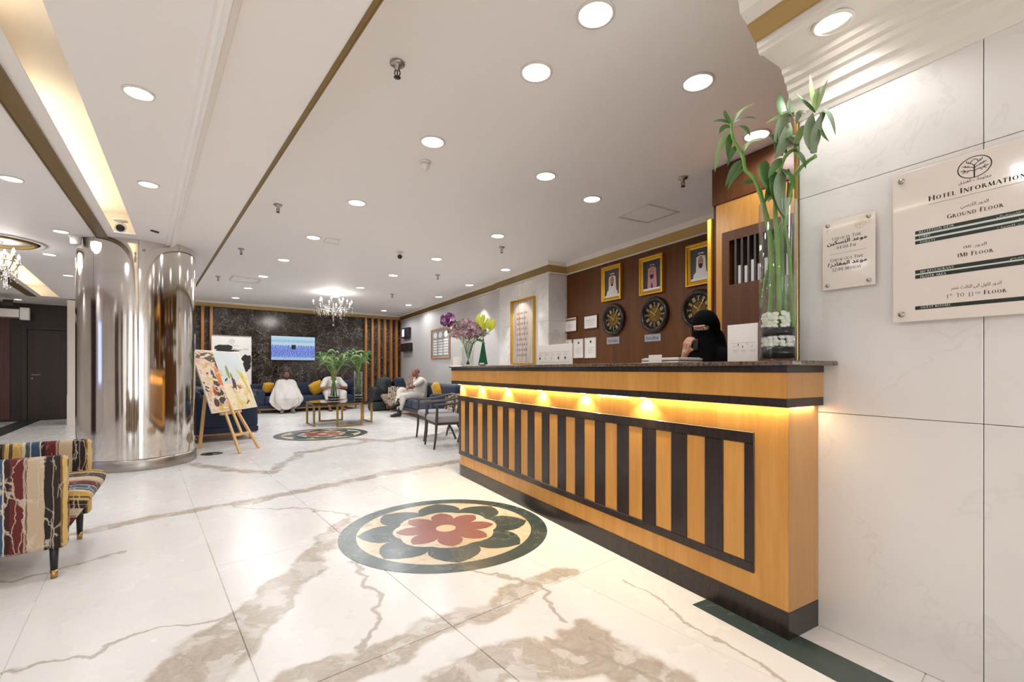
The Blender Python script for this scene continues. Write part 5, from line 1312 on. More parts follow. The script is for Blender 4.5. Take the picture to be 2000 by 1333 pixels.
cushion('mustard yellow cushion in the sofa corner behind the robed man', FA @ Vector((2.62, 13.62, 0.66)), TA + PI + 0.5, -0.3, M['mustard'], 0.3)
cushion('mustard yellow cushion beside the cross-legged man on the grey-wall sofa', FC @ Vector((3.9, 10.45, 0.63)), TC + PI / 2, -0.25, M['mustard'], 0.42, 0.2)
cushion('dark navy cushion beside the man leaning behind the glass vase', FA @ Vector((4.66, 13.45, 0.64)), TA + PI, -0.3, M['navy'], 0.44)
cushion('blue cushion standing on the patterned armchair', Vector((-3.12, 12.72, 0.71)), TC + PI / 2 + 0.3, -0.3, M['navy'], 0.46)
# grey chairs with crossed rear legs
def grey_chair(label, at, rz):
    t = thing('grey_chair', label, 'chair', at, rz, 'grey chairs by the desk end')
    rbox(-0.25, 0.25, -0.23, 0.26, 0.37, 0.47, 0.04).build('seat', M['grey_fabric'], t)
    m_ = MB(); m_.box(-0.235, 0.235, -0.22, 0.24, 0.34, 0.372, 0, None, 0.006); m_.build('seat_rail', M['chair_wood'], t)
    for sx in (-1, 1):
        m_ = MB(); m_.tube([(sx * 0.25, 0.27, 0.0), (sx * 0.255, 0.245, 0.2), (sx * 0.262, 0.235, 0.42), (sx * 0.27, 0.23, 0.6), (sx * 0.275, 0.22, 0.63)], [0.014, 0.018, 0.021, 0.018, 0.02], 10); m_.build('leg', M['chair_wood'], t)
        m_ = MB(); m_.tube([(sx * 0.26, -0.26, 0.0), (sx * 0.1, -0.24, 0.15), (-sx * 0.1, -0.22, 0.27), (-sx * 0.21, -0.2, 0.36)], [0.016, 0.018, 0.018, 0.016], 10); m_.build('crossed_leg', M['chair_wood'], t)
    m_ = MB(); m_.tube([(-0.275, 0.27, 0.635), (-0.29, 0.1, 0.645), (-0.285, -0.08, 0.66), (-0.22, -0.24, 0.7), (-0.1, -0.3, 0.73), (0.1, -0.3, 0.73), (0.22, -0.24, 0.7), (0.285, -0.08, 0.66), (0.29, 0.1, 0.645), (0.275, 0.27, 0.635)], [0.022, 0.022, 0.02, 0.02, 0.022, 0.022, 0.02, 0.02, 0.022, 0.022], 10, flat=0.7); m_.build('arm_rail', M['chair_wood'], t)
    for sx in (-1, 1):
        m_ = MB(); m_.tube([(sx * 0.2, -0.22, 0.36), (sx * 0.21, -0.25, 0.55), (sx * 0.2, -0.26, 0.71)], 0.015, 8); m_.build('back_post', M['chair_wood'], t)
    m_ = rbox(-0.19, 0.19, -0.285, -0.245, 0.5, 0.68, 0.018); m_.build('back_pad', M['pattern'], t)
    return t
grey_chair('grey upholstered chair with crossed legs, farther from the desk', Vector((-1.27, 7.62, 0)), math.atan2(0.9, -0.43))
grey_chair('grey upholstered chair with crossed legs, closest to the desk end', Vector((-0.98, 6.86, 0)), math.atan2(0.9, -0.43))
# coffee table
tc = Vector((-3.66, 9.68, 0))
t = thing('coffee_table', 'octagonal brass coffee table with dark glass top under two bamboo vases', 'coffee table', tc, TA)
oc = lambda r: [(r * math.cos(PI / 8 + k * PI / 4), r * math.sin(PI / 8 + k * PI / 4)) for k in range(8)]
m_ = MB(); m_.prism(oc(0.66), 0.468, 0.482); m_.build('glass_top', M['smoked'], t, bevel=0.003)
m_ = MB(); m_.loft([[(x * k, y * k, z) for x, y in oc(0.665)] for k, z in ((1, 0.432), (1, 0.467), (0.955, 0.467), (0.955, 0.432), (1, 0.432))], 0, None, False, False); m_.build('top_frame', M['brass'], t)
for k in range(4):
    a = k * PI / 2 + PI / 4 * 0 ; m_ = MB(); R = RZ(a); y = 0.245
    for sy in (-1, 1): m_.box(0.575, 0.612, sy * y - 0.018, sy * y + 0.018, 0, 0.432, 0, R, 0.002)
    m_.box(0.575, 0.612, -y + 0.018, y - 0.018, 0, 0.03, 0, R, 0.002); m_.build('leg_frame', M['brass'], t)
# easel and double painting
B0 = Vector((-4.093, 6.221, 0.5475)); tilt = 0.325; E_ = Vector((-0.01, 1, 0)).normalized(); N_ = Vector((1, 0.01, 0)).normalized()
U_ = Vector((0, 0, 1)) * math.cos(tilt) - N_ * math.sin(tilt); NN = E_.cross(U_).normalized()
Q = basis(B0, E_, U_, NN)
t = thing('double_painting', 'tilted board with an abstract and a desert painting resting on the easel', 'painting', Vector((-4.1, 6.78, 0.545)))
W_, Hh = 1.118, 0.927
m_ = MB(); m_.box(0, W_, 0, Hh, -0.02, 0, 0, Q, 0.002); m_.build('board', M['paper'], t, F=Matrix.Identity(4))
def paint_mat(name, stops, scale, sc=(1, 1, 1)):
    n = NT(name); v = n.sscale(n.obj(), sc)
    d = n.vm('ADD', v, n.vm('SCALE', n.noise(v, 3.0, 3, 0.6, 0, 1), sc=0.35))
    n.out(col=n.ramp(n.noise(d, scale, 4, 0.6), stops), rough=0.5); return n.mat
PM1 = paint_mat('abstract paint', [(0.28, srgb(92, 50, 38)), (0.4, srgb(190, 130, 96)), (0.48, srgb(232, 206, 170)), (0.56, srgb(226, 200, 190)), (0.62, srgb(210, 170, 90)), (0.74, srgb(140, 84, 64))], 5.0)
PM2 = paint_mat('desert paint', [(0.3, srgb(232, 208, 160)), (0.5, srgb(240, 226, 196)), (0.6, srgb(226, 196, 120)), (0.7, srgb(236, 216, 180))], 4.0)
PM3 = plain('painted sky', srgb(206, 214, 212), 0.5, 0, 0.05)
def pq(name, pts, mat, z):
    m_ = MB(); m_.add([(x, y, z) for x, y in pts], [tuple(range(len(pts)))], 0, Q); return m_.build(name, mat, t, F=Matrix.Identity(4))
sp_ = 0.44
pq('abstract_canvas', [(0.012, 0.012), (sp_, 0.012), (sp_, Hh - .01), (0.012, Hh - .01)], PM1, 0.0008)
pq('desert_canvas', [(sp_, 0.012), (W_ - .012, 0.012), (W_ - .012, Hh - .012), (sp_, Hh - .012)], PM2, 0.0008)
pq('painted_sky', [(sp_ + .01, 0.42), (0.7, 0.4), (0.86, 0.46), (W_ - .02, 0.62), (W_ - .02, Hh - .02), (sp_ + .01, Hh - .02)], PM3, 0.0012)
brown = plain('brown paint', srgb(74, 48, 38), 0.5, 0, 0.5, 26); orange = plain('orange paint', srgb(222, 120, 44), 0.5, 0, 0.5, 26); redp = plain('red paint', srgb(172, 40, 44), 0.5, 0, 0.5, 26); yel = plain('yellow paint', srgb(230, 190, 80), 0.5, 0, 0.5, 26); darkp = plain('dark paint', srgb(58, 52, 48), 0.5, 0, 0.5, 26); palm = plain('palm paint', srgb(140, 146, 80), 0.5, 0, 0.5, 26)
blob = lambda cx, cy, rx, ry, n=11, j=0.25: [(cx + rx * (1 + j * (random.random() - .5)) * math.cos(2 * PI * i / n), cy + ry * (1 + j * (random.random() - .5)) * math.sin(2 * PI * i / n)) for i in range(n)]
random.seed(11)
for nm, ps, mt in (('painted_shadow', [(0.012, .8), (.1, .86), (.28, .89), (sp_, .89), (sp_, .62), (.38, .72), (.2, .8)], brown), ('painted_orange', [(.33, .42), (sp_, .38), (sp_, .62), (.36, .7)], orange), ('painted_figure', blob(.29, .4, .06, .14), darkp), ('painted_figure', blob(.31, .24, .09, .12), darkp), ('painted_figure', blob(.28, .56, .03, .08), brown),
                  ('painted_red', blob(.2, .3, .035, .05), redp), ('painted_yellow', blob(.3, .06, .14, .035), yel), ('painted_brown', blob(.16, .14, .06, .06), brown), ('painted_hill', [(.66, .36), (.76, .36), (.75, .47), (.69, .52)], brown), ('painted_palm', blob(.64, .6, .035, .11), palm), ('painted_palm', blob(.7, .5, .03, .08), palm),
                  ('painted_camels', blob(.68, .34, .06, .04, 9, .6), brown), ('painted_camels', blob(.82, .36, .055, .05, 9, .6), plain('rust paint', srgb(176, 104, 70), .5)), ('painted_dune', [(.86, .66), (1.0, .56), (1.06, .3), (1.06, .12), (.98, .4)], yel)):
    pq(nm, ps, mt, 0.0016 + random.random() * 0.0006)
dabs = {}
for k in range(80):
    left = k < 52
    x, y = (random.uniform(.02, sp_ - .02), random.uniform(.02, Hh - .03)) if left else (random.uniform(sp_ + .02, W_ - .03), random.uniform(.02, .62))
    c_ = random.choice(('brown', 'yel', 'cream', 'cream', 'cream', 'pinkd', 'pinkd', 'sand')) if left else random.choice(('yel', 'cream', 'cream', 'sand', 'sand', 'brown'))
    a_r = random.uniform(-.6, .6); L, w2 = random.uniform(.02, .07), random.uniform(.008, .02)
    pts = [(x + (px * L) * math.cos(a_r) - (py_ * w2) * math.sin(a_r), y + (px * L) * math.sin(a_r) + (py_ * w2) * math.cos(a_r)) for px, py_ in ((-1, 0), (-.6, -.8), (.5, -1), (1, 0), (.6, .9), (-.5, 1))]
    dabs.setdefault(c_, []).append([(min(max(px, .013), W_ - .013), min(max(py_, .013), Hh - .013), .0024 + random.random() * .0008) for px, py_ in pts])
DM = dict(brown=brown, yel=yel, orange=orange, darkp=darkp, redp=redp, cream=plain('cream paint', srgb(234, 216, 190), .5, 0, .2, 20), pinkd=plain('pink paint', srgb(220, 176, 160), .5, 0, .2, 20), sand=plain('sand paint', srgb(222, 196, 146), .5, 0, .2, 20))
for c_, L_ in dabs.items():
    m_ = MB()
    for p_ in L_: m_.add(p_, [tuple(range(6))], 0, Q)
    m_.build('paint_dabs', DM[c_], t, F=Matrix.Identity(4), kind='stuff')
t = thing('easel', 'pale wooden tripod easel holding the tilted double painting', 'easel', Vector((-4.0, 6.45, 0)))
m1, m2 = pz(469, 887, 0), pz(506, 876, 0)
rear = pz(390, 877, 0)
apex = Vector((-4.42, 6.68, 1.3))
def bar(name, a, b_, w=0.02, d=0.014):
    m_ = MB(); dd = (b_ - a); L = dd.length; q = dd.to_track_quat('Z', 'Y').to_matrix().to_4x4(); m_.box(-d, d, -w, w, 0, L, 0, TR(*a) @ q, 0.002); return m_.build(name, M['pine'], t, F=Matrix.Identity(4))
la, lb_ = B0 + E_ * 0.34 - NN * 0.04, B0 + E_ * 0.62 - NN * 0.04
tL = lambda foot, a, k: a + (a - foot) * k
bar('leg', m1, tL(m1, la, 0.9)); bar('leg', m2, tL(m2, lb_, 0.9))
bar('leg', rear, apex + Vector((-.03, 0, -0.05)))
bar('cross_bar', m1 + (la - m1) * 0.42, m2 + (lb_ - m2) * 0.42, 0.016); bar('cross_bar', la + Vector((0, -.1, -.02)), lb_ + Vector((0, .1, -.02)), 0.018, 0.018)
bar('mid_strut', (m1 + m2) / 2 + ((la + lb_) / 2 - (m1 + m2) / 2) * 0.4, (la + lb_) / 2 + U_ * 0.3, 0.014)
# roll-up banner
uL, uR = 413, 491
PLb, PRb = pl(uL, 656, TA, 14.35), pl(uR, 656, TA, 14.35)
wb_ = (PRb - PLb).length; hb_ = PLb.z
t = thing('banner_stand', 'white roll-up banner with black brush marks behind the painting', 'banner', FA @ Vector(((loc(FA, PLb).x + loc(FA, PRb).x) / 2, 14.35, 0)), TA)
m_ = MB(); m_.box(-wb_ / 2 - .02, wb_ / 2 + .02, -0.06, 0.06, 0, 0.07, 0, None, 0.008); m_.build('base', M['steel'], t)
m_ = MB(); m_.box(-wb_ / 2, wb_ / 2, -0.003, 0.003, 0.07, hb_); m_.build('sheet', M['paper'], t)
m_ = MB(); m_.box(-wb_ / 2, wb_ / 2, -0.012, 0.012, hb_, hb_ + .025, 0, None, .003); m_.build('top_rail', M['steel'], t)
Qb = basis(Vector((-wb_ / 2, -0.0036, 0)), Vector((1, 0, 0)), Vector((0, 0, 1)), Vector((0, -1, 0)))
m_ = MB(); random.seed(5)
for cx, cy, rx, ry in ((.28, 1.72, .2, .09), (.36, 1.66, .26, .04), (.9, 1.42, .16, .12), (.88, 1.25, .1, .16), (.5, 1.3, .12, .05)): m_.add([(x * wb_ if False else min(max(x, .01), wb_ - .01), y, .0004 + random.random() * .0008) for x, y in blob(cx * wb_, cy, rx, ry, 13, .7)], [tuple(range(13))], 0, Qb)
m_.build('brush_marks', M['ink'], t)
m_ = MB(); logo(m_, wb_ * .5, hb_ - .13, .07, Qb, 0, .0006); font(m_, 'welcome', Qb @ TR(wb_ * .36, hb_ - .26, 0), wb_ * .3, .03); font(m_, shape_ar('اهلا وسهلا'), Qb @ TR(wb_ * .52, hb_ - .36, 0), wb_ * .4, .05); m_.build('printing', M['ink_grey'], t)
# television
P0, P1, P2 = pl(528.5, 655, TA, SB - 0.06), pl(616, 659.5, TA, SB - 0.06), pl(528.5, 704.5, TA, SB - 0.06)
wt, ht = (Vector(P1[:2]) - Vector(P0[:2])).length, P0.z - P2.z
t = thing('television', 'wall television showing a blue-tinted crowd on the black marble wall', 'television', FA @ Vector(((loc(FA, P0).x + loc(FA, P1).x) / 2, SB - 0.04, P2.z)), TA)
m_ = MB(); m_.box(-wt / 2, wt / 2, -0.02, 0.035, 0, ht, 0, None, 0.004); m_.build('case', M['black'], t)
m_ = MB(); m_.box(-0.15, 0.15, 0.035, 0.042, ht * .3, ht * .7); m_.build('wall_mount', M['dark_steel'], t)
n = NT('broadcast picture'); v = n.obj(); sep = n.n('SeparateXYZ', {0: v})
hgt = n.math('DIVIDE', sep.outputs[2], ht)
cr = n.noise(n.sscale(v, (38, 1, 60)), 1.0, 2); cr2 = n.noise(n.sscale(v, (14, 1, 30)), 1.0, 2)
base = n.ramp(n.math('ADD', hgt, n.math('MULTIPLY', n.math('SUBTRACT', cr2, 0.5), 0.12)), [(0.0, srgb(150, 170, 190)), (0.1, srgb(160, 196, 236)), (0.17, srgb(50, 96, 214)), (0.36, srgb(44, 80, 206)), (0.56, srgb(70, 110, 220)), (0.62, srgb(170, 206, 230)), (0.7, srgb(200, 226, 236)), (0.78, srgb(120, 180, 214)), (0.86, srgb(176, 220, 236)), (1.0, srgb(200, 232, 240))])
mk = n.n('MapRange', {0: cr, 1: 0.46, 2: 0.6}).outputs[0]
colr = n.mix(n.math('MULTIPLY', mk, 0.8), base, srgb(200, 216, 244))
n.out(col=(0.01, 0.01, 0.01), em=colr, es=0.72, rough=0.2)
m_ = MB(); m_.box(-wt / 2 + .015, wt / 2 - .015, -0.0215, -0.0198, .018, ht - .015); m_.build('screen', n.mat, t)
m_ = MB(); m_.box(-.06, .06, -0.0235, -0.022, ht * .46, ht * .64); m_.build('screen_dark_cube', M['ink'], t)
m_ = MB()
for k in range(17):
    if abs(k - 8) > 1: m_.box(-wt * .46 + wt * .92 * k / 16 - .011, -wt * .46 + wt * .92 * k / 16 + .011, -0.0228, -0.022, ht * .57, ht * .615)
m_.build('screen_arcade', plain('blue grey arches', srgb(70, 100, 140), .4), t, kind='stuff')
# luggage heap left of the patterned chair
def bag(name, label, cat, at, rz, sz, mat, hmat=None, rnd=0.06):
    t = thing(name, label, cat, at, rz); x, y, z = sz
    rbox(-x / 2, x / 2, -y / 2, y / 2, 0.0, z, min(rnd, min(sz) / 2.2)).build('body', mat, t)
    m_ = MB(); m_.tube([(-x * .2, 0, z - .01), (-x * .17, 0, z + .07), (x * .17, 0, z + .07), (x * .2, 0, z - .01)], 0.011, 8); m_.build('handle', hmat or M['black'], t)
    m_ = MB(); m_.box(-x * .42, x * .42, -y / 2 - .004, -y / 2 + .01, z * .62, z * .645); m_.build('zip', M['dark_steel'], t); return t
bx = pz(737, 803.5, 0)
t = thing('bench_box', 'low dark bench with a rounded wooden end below the piled bags', 'bench', bx + Vector((0, .22, 0)), TC + .2)
rbox(-.27, .1, -.2, .2, 0.03, .25, .04).build('padded_body', M['slate'], t); rbox(.1, .25, -.2, .2, 0.03, .26, .06).build('wooden_end', M['oak'], t); m_ = MB(); m_.box(-.24, .22, -.17, .17, 0, .03); m_.build('plinth', M['black'], t)
bag('travel_bag', 'black travel bag lying on the low bench, glossy top', 'bag', bx + Vector((-.02, .22, .262)), TC + .2, (.56, .4, .4), M['dark_bag'], rnd=.1)
bag('suitcase', 'black upright suitcase leaning behind the low bench', 'suitcase', bx + Vector((.2, .72, 0)), TC + .4, (.46, .26, .8), M['black_cloth'])
bag('backpack', 'slate grey backpack on the patterned armchair', 'bag', Vector((-3.62, 12.86, 0.47)), TC + .9, (.5, .32, .46), M['slate'], rnd=.13)
bag('handbag', 'brown leather bag behind the slate backpack', 'bag', Vector((-3.38, 13.18, .82)) * 1.0, TC + 1.2, (.34, .16, .22), M['cabinet'], rnd=.07) if False else None
t = thing('paper_bag', 'small white paper bag on top of the bags heap', 'bag', bx + Vector((.27, .25, .263)), .2)
rbox(-.07, .07, -.05, .05, 0, .16, .02).build('body', M['paper'], t)
# chandeliers
def chandelier(label, at, drop, R, n, zl, cat='chandelier'):
    t = thing('chandelier', label, cat, at)
    m_ = MB(); m_.lathe([(0, 0), (.07, 0), (.06, -.025), (.012, -.04), (.01, -drop * .6), (.03, -drop * .62), (.035, -drop * .7), (.012, -drop * .74), (.02, -drop * .84), (.008, -drop * .9), (0, -drop * .9)], 16); m_.build('stem', M['steel'], t)
    drops = MB(); random.seed(2)
    for k in range(n):
        a = 2 * PI * k / n; rr = R * (1.0 if k % 2 == 0 else .72); z = zl + (0 if k % 2 == 0 else .05)
        c, s = math.cos(a), math.sin(a)
        m_ = MB(); m_.tube([(c * .02, s * .02, -drop * .62), (c * rr * .4, s * rr * .4, z - .12), (c * rr * .8, s * rr * .8, z - .1), (c * rr, s * rr, z - .02)], .006, 6); m_.lathe([(0, z - .02), (.03, z - .015), (.012, z), (.012, z + .05), (0, z + .05)], 10, 0, TR(c * rr, s * rr, 0)); m_.build('arm', M['steel'], t)
        m_ = MB(); m_.lathe([(0, z + .05), (.014, z + .06), (.012, z + .085), (0, z + .11)], 8, 0, TR(c * rr, s * rr, 0)); m_.build('bulb', M['bulb'], t)
        for j in range(7):
            q = .35 + .65 * random.random(); a2 = a + (random.random() - .5) * .6; L = .1 + .2 * random.random() * (1.3 - q); x, y = rr * q * math.cos(a2), rr * q * math.sin(a2); z0 = z - .05
            drops.tube([(x, y, z0), (x, y, z0 - L)], .0022, 4); drops.ball((x, y, z0 - L - .014), (.008, .008, .016), 6, 4)
    drops.tube([(0, 0, -drop * .9), (0, 0, -drop)], .003, 4); drops.ball((0, 0, -drop), .022, 8, 6)
    drops.build('crystal_drops', M['crystal'], t, kind='stuff')
    l = bpy.data.lights.new('chandelier_glow', 'POINT'); l.energy = 15; l.color = (1, .93, .88); l.shadow_soft_size = .2
    o = bpy.data.objects.new('chandelier_glow', l); COL.objects.link(o); o.location = at + Vector((0, 0, zl + .17))
    return t
cc = pz(651, 572, ZC)
chandelier('crystal chandelier with candle bulbs hanging in the lobby before the television wall', cc, .78, .44, 14, -.3)
chandelier('small crystal chandelier cut off by the left picture edge', Vector((-5.86, 5.16, ZL - .006)), .45, .2, 10, -.22)
# ================================================================ PLANTS
def leaf(parent, a, b_, c, w, mat, F_=None, fold=0.25, name='leaf', nseg=8):
    a, b_, c = Vector(a), Vector(b_), Vector(c); pts = []
    for i in range(nseg + 1):
        t = i / nseg; pts.append(a * (1 - t) ** 2 + b_ * 2 * t * (1 - t) + c * t * t)
    vs = []
    side0 = None
    for i, p in enumerate(pts):
        t = i / nseg; d = (pts[min(i + 1, nseg)] - pts[max(i - 1, 0)]).normalized()
        sd = d.cross(Vector((0, -1, 0.25))).normalized()
        if side0 is not None and sd.dot(side0) < 0: sd = -sd
        side0 = sd; nn = sd.cross(d).normalized()
        ww = w * (math.sin(PI * min(1, t * 0.93 + 0.07)) ** 0.8) * (1 - 0.25 * t)
        for k in (-1, 0, 1): vs.append(p + sd * ww * k / 2 + nn * (fold * ww * abs(k) * 0.5))
    n0 = len(vs)
    for p in vs[:]: vs.append(Vector(p) + Vector((0.0, 0.0009, 0.0003)))
    fs = []
    for i in range(nseg):
        for k in (0, 1):
            q = 3 * i + k; fs.append((q, q + 1, q + 4, q + 3)); fs.append((n0 + q + 3, n0 + q + 4, n0 + q + 1, n0 + q))
    m_ = MB(); m_.add(vs, fs, 0, None, True); return m_.build(name, mat, parent, F=Matrix.Identity(4) if F_ is None else F_)
# ---- tall vase on the desk
vn, vs_ = 2.07, 1.19
VB = FC @ Vector((vn, vs_, ZT)); VR = 0.0755; VH = 0.715
t = thing('glass_vase', 'tall clear glass cylinder vase with layered pebbles on the near desk end', 'vase', VB, TC)
m_ = MB(); m_.lathe([(0, 0), (VR, 0), (VR, VH), (VR - .0035, VH + .001), (VR - .004, VH), (VR - .004, .012), (0, .012)], 64); m_.build('glass_wall', M['glass'], t)
zA, zB, zC_, zD, zW = .018, .065, .112, .162, .375
m_ = MB(); m_.lathe([(0, zC_ + .052), (VR - .0075, zC_ + .052), (VR - .0075, zW), (0, zW)], 48); m_.build('water', M['water'], t)
for z0, z1 in ((.0135, zB - .002), (zC_ + .002, zC_ + .036)):
    m_ = MB(); m_.lathe([(0, z0), (VR - .0055, z0), (VR - .0055, z1), (0, z1 + .002)], 48); m_.build('black_gravel', M['gel'], t, kind='stuff')
pmesh = []
for k in range(4):
    m_ = MB(); m_.ball((0, 0, 0), (.0135 + .0012 * k, .0115 + .0006 * k, .0098 + .0006 * k), 10, 7)
    me = bpy.data.meshes.new('pebble'); me.from_pydata([tuple(p) for p in m_.v], [], m_.f); me.materials.append(M['pebble'])
    for p in me.polygons: p.use_smooth = True
    pmesh.append(me)
random.seed(4)
def pebbles(z0, rows, name_lb):
    for r in range(rows):
        n_ = 14 if r % 2 == 0 else 13
        for k in range(n_):
            a = 2 * PI * (k + .5 * (r % 2) + random.uniform(-.22, .22)) / n_; R = VR - .0205 - random.random() * .005
            o = bpy.data.objects.new('pebble', pmesh[random.randrange(4)]); COL.objects.link(o)
            o.location = VB + Vector((R * math.cos(a), R * math.sin(a), z0 + r * .0165 + random.uniform(-.003, .004))); o.rotation_euler = (random.random() * .8, random.random() * .8, a + PI / 2 + random.random() * .5)
            tag(o, name_lb, 'pebble', 'white pebbles in the tall vase')
pebbles(zB + .008, 3, 'white pebble in the lower pebble layer of the tall vase')
pebbles(zC_ + .048, 4, 'white pebble in the upper pebble layer of the tall vase')
n_ = 0
def PX(u, v, dn=0.0): return pv(u, v, TC, vn + dn)
def stalk(label, pts, r, leaves, dn=0.0, rt=None, mat='stem'):
    P = [PX(u, v, d) for u, v, d in pts]
    t = thing('bamboo_stalk', label, 'bamboo stalk', P[0]); t['group'] = 'bamboo stalks in the tall vase'
    fine = []
    for i in range(len(P) - 1):
        a, b_, c, d = P[max(i - 1, 0)], P[i], P[i + 1], P[min(i + 2, len(P) - 1)]
        for k in range(5):
            q = k / 5; fine.append(0.5 * ((2 * b_) + (c - a) * q + (2 * a - 5 * b_ + 4 * c - d) * q * q + (3 * b_ - a - 3 * c + d) * q ** 3))
    fine.append(P[-1]); N = len(fine)
    rr = [(r + ((rt or r * .6) - r) * i / (N - 1)) * (1.18 if i % 5 == 0 else 1.0) for i in range(N)]
    m_ = MB(); m_.tube(fine, rr, 10); m_.build('stem', M[mat], t, F=Matrix.Identity(4))
    for (a, b_, c, w, mt) in leaves:
        da = a[2] if len(a) > 2 else 0.0
        leaf(t, PX(a[0], a[1], da), PX(b_[0], b_[1], b_[2] if len(b_) > 2 else da - .02), PX(c[0], c[1], c[2] if len(c) > 2 else da - .03), w * 1.12 / F * 2.05, M[mt])
    return t
stalk('thick bamboo stalk curving to the tuft over the cabinet side', [(1502, 640, 0), (1508, 560, 0), (1506, 480, .0), (1497, 425, 0), (1484, 375, -.01), (1472, 348, -.01), (1456, 332, -.01), (1452, 310, -.01), (1443, 292, -.01), (1431, 268, -.02), (1428, 242, -.02)], .0125, [
    ((1428, 242), (1408, 232), (1393, 238), 9, 'leaf'), ((1428, 242), (1414, 225), (1415, 214), 11, 'leaf'), ((1428, 242), (1445, 215), (1476, 201), 12, 'leaf_pale'), ((1430, 242), (1456, 226), (1479, 232), 12, 'leaf'),
    ((1429, 250), (1410, 243), (1405, 262), 12, 'leaf'), ((1430, 262), (1404, 262), (1396, 338), 15, 'leaf_pale'), ((1431, 262), (1418, 272), (1424, 320), 14, 'leaf'), ((1434, 250), (1456, 240), (1466, 268), 12, 'leaf'), ((1440, 288), (1428, 290), (1421, 326), 12, 'leaf'),
    ((1456, 318), (1436, 316), (1416, 366), 18, 'leaf'), ((1456, 330), (1432, 338), (1421, 372), 10, 'leaf'), ((1474, 350), (1456, 362), (1448, 352), 12, 'leaf'), ((1446, 300), (1468, 270), (1498, 272), 16, 'leaf_pale')], rt=.006)
stalk('bamboo stalk bending over the wall beside the sign plates', [(1540, 645, .02), (1530, 560, .02), (1526, 480, .02), (1534, 420, .01), (1544, 368, 0), (1556, 338, -.01), (1574, 318, -.02), (1593, 305, -.03)], .0105, [
    ((1590, 300, -.04), (1572, 262, -.05), (1588, 219, -.05), 27, 'leaf_grey'), ((1586, 300, -.045), (1590, 262, -.06), (1604, 222, -.06), 19, 'leaf_grey'), ((1592, 220, -.04), (1578, 206, -.05), (1552, 180, -.05), 9, 'leaf'), ((1592, 216, -.04), (1584, 184, -.05), (1582, 146, -.05), 10, 'leaf_pale'),
    ((1594, 216, -.04), (1602, 190, -.05), (1617, 155, -.05), 7, 'leaf_pale'), ((1594, 214, -.04), (1590, 196, -.05), (1600, 170, -.05), 13, 'leaf_pale'), ((1604, 214, -.04), (1622, 212, -.05), (1632, 265, -.05), 10, 'leaf_grey'), ((1600, 240, -.04), (1600, 262, -.05), (1620, 277, -.05), 8, 'leaf'),
    ((1603, 226, -.04), (1612, 206, -.05), (1606, 240, -.05), 10, 'leaf'), ((1574, 222, -.03), (1556, 214, -.04), (1556, 244, -.04), 12, 'leaf_grey')], rt=.008)
stalk('bamboo stalk with broad hanging leaves in the middle of the tall vase', [(1521, 645, -.02), (1522, 560, -.02), (1518, 470, -.02), (1514, 420, -.02), (1516, 370, -.02), (1524, 330, -.02), (1536, 303, -.02), (1558, 288, -.02)], .0105, [
    ((1512, 335, -.02), (1508, 372, -.04), (1530, 428, -.04), 24, 'leaf'), ((1500, 318, -.02), (1478, 330, -.05), (1508, 385, -.05), 26, 'leaf'), ((1530, 330, -.02), (1510, 375, -.06), (1534, 425, -.05), 24, 'leaf_grey'), ((1536, 240, -.03), (1518, 205, -.04), (1524, 180, -.04), 18, 'leaf'),
    ((1556, 215, -.03), (1530, 222, -.04), (1494, 242, -.04), 12, 'leaf_pale'), ((1548, 226, -.03), (1522, 224, -.05), (1512, 300, -.05), 20, 'leaf_grey'), ((1540, 240, -.02), (1536, 280, -.05), (1512, 312, -.05), 22, 'leaf_grey'), ((1558, 286, -.02), (1548, 262, -.03), (1534, 270, -.03), 18, 'leaf'),
    ((1526, 305, -.02), (1528, 268, -.04), (1520, 236, -.04), 14, 'leaf_grey'), ((1540, 330, -.02), (1538, 350, -.03), (1526, 330, -.03), 10, 'leaf'),
    ((1536, 300, -.02), (1520, 270, -.05), (1500, 262, -.05), 15, 'leaf'), ((1545, 292, -.02), (1566, 300, -.04), (1574, 330, -.04), 13, 'leaf'), ((1530, 312, -.02), (1512, 318, -.05), (1500, 350, -.05), 16, 'leaf'), ((1552, 288, -.02), (1562, 256, -.04), (1570, 244, -.04), 14, 'leaf_pale'), ((1520, 345, -.02), (1502, 362, -.05), (1494, 398, -.05), 15, 'leaf'), ((1526, 330, -.02), (1548, 344, -.04), (1552, 372, -.04), 13, 'leaf'), ((1550, 228, -.03), (1536, 206, -.05), (1544, 192, -.05), 12, 'leaf_grey')], rt=.007)
stalk('short leaning bamboo stalk crossing inside the vase', [(1488, 600, .03), (1496, 545, .03), (1512, 480, .03), (1526, 440, .03), (1535, 410, .03)], .0085, [((1535, 410, .03), (1546, 380, 0), (1538, 352, 0), 12, 'leaf')], rt=.006)
stalk('slim bamboo stalk at the wall side of the vase', [(1549, 640, .0), (1545, 560, .0), (1541, 490, .01), (1530, 430, .02), (1524, 392, .02)], .0085, [((1524, 392, .02), (1506, 372, 0), (1500, 396, 0), 12, 'leaf_pale')], rt=.006)
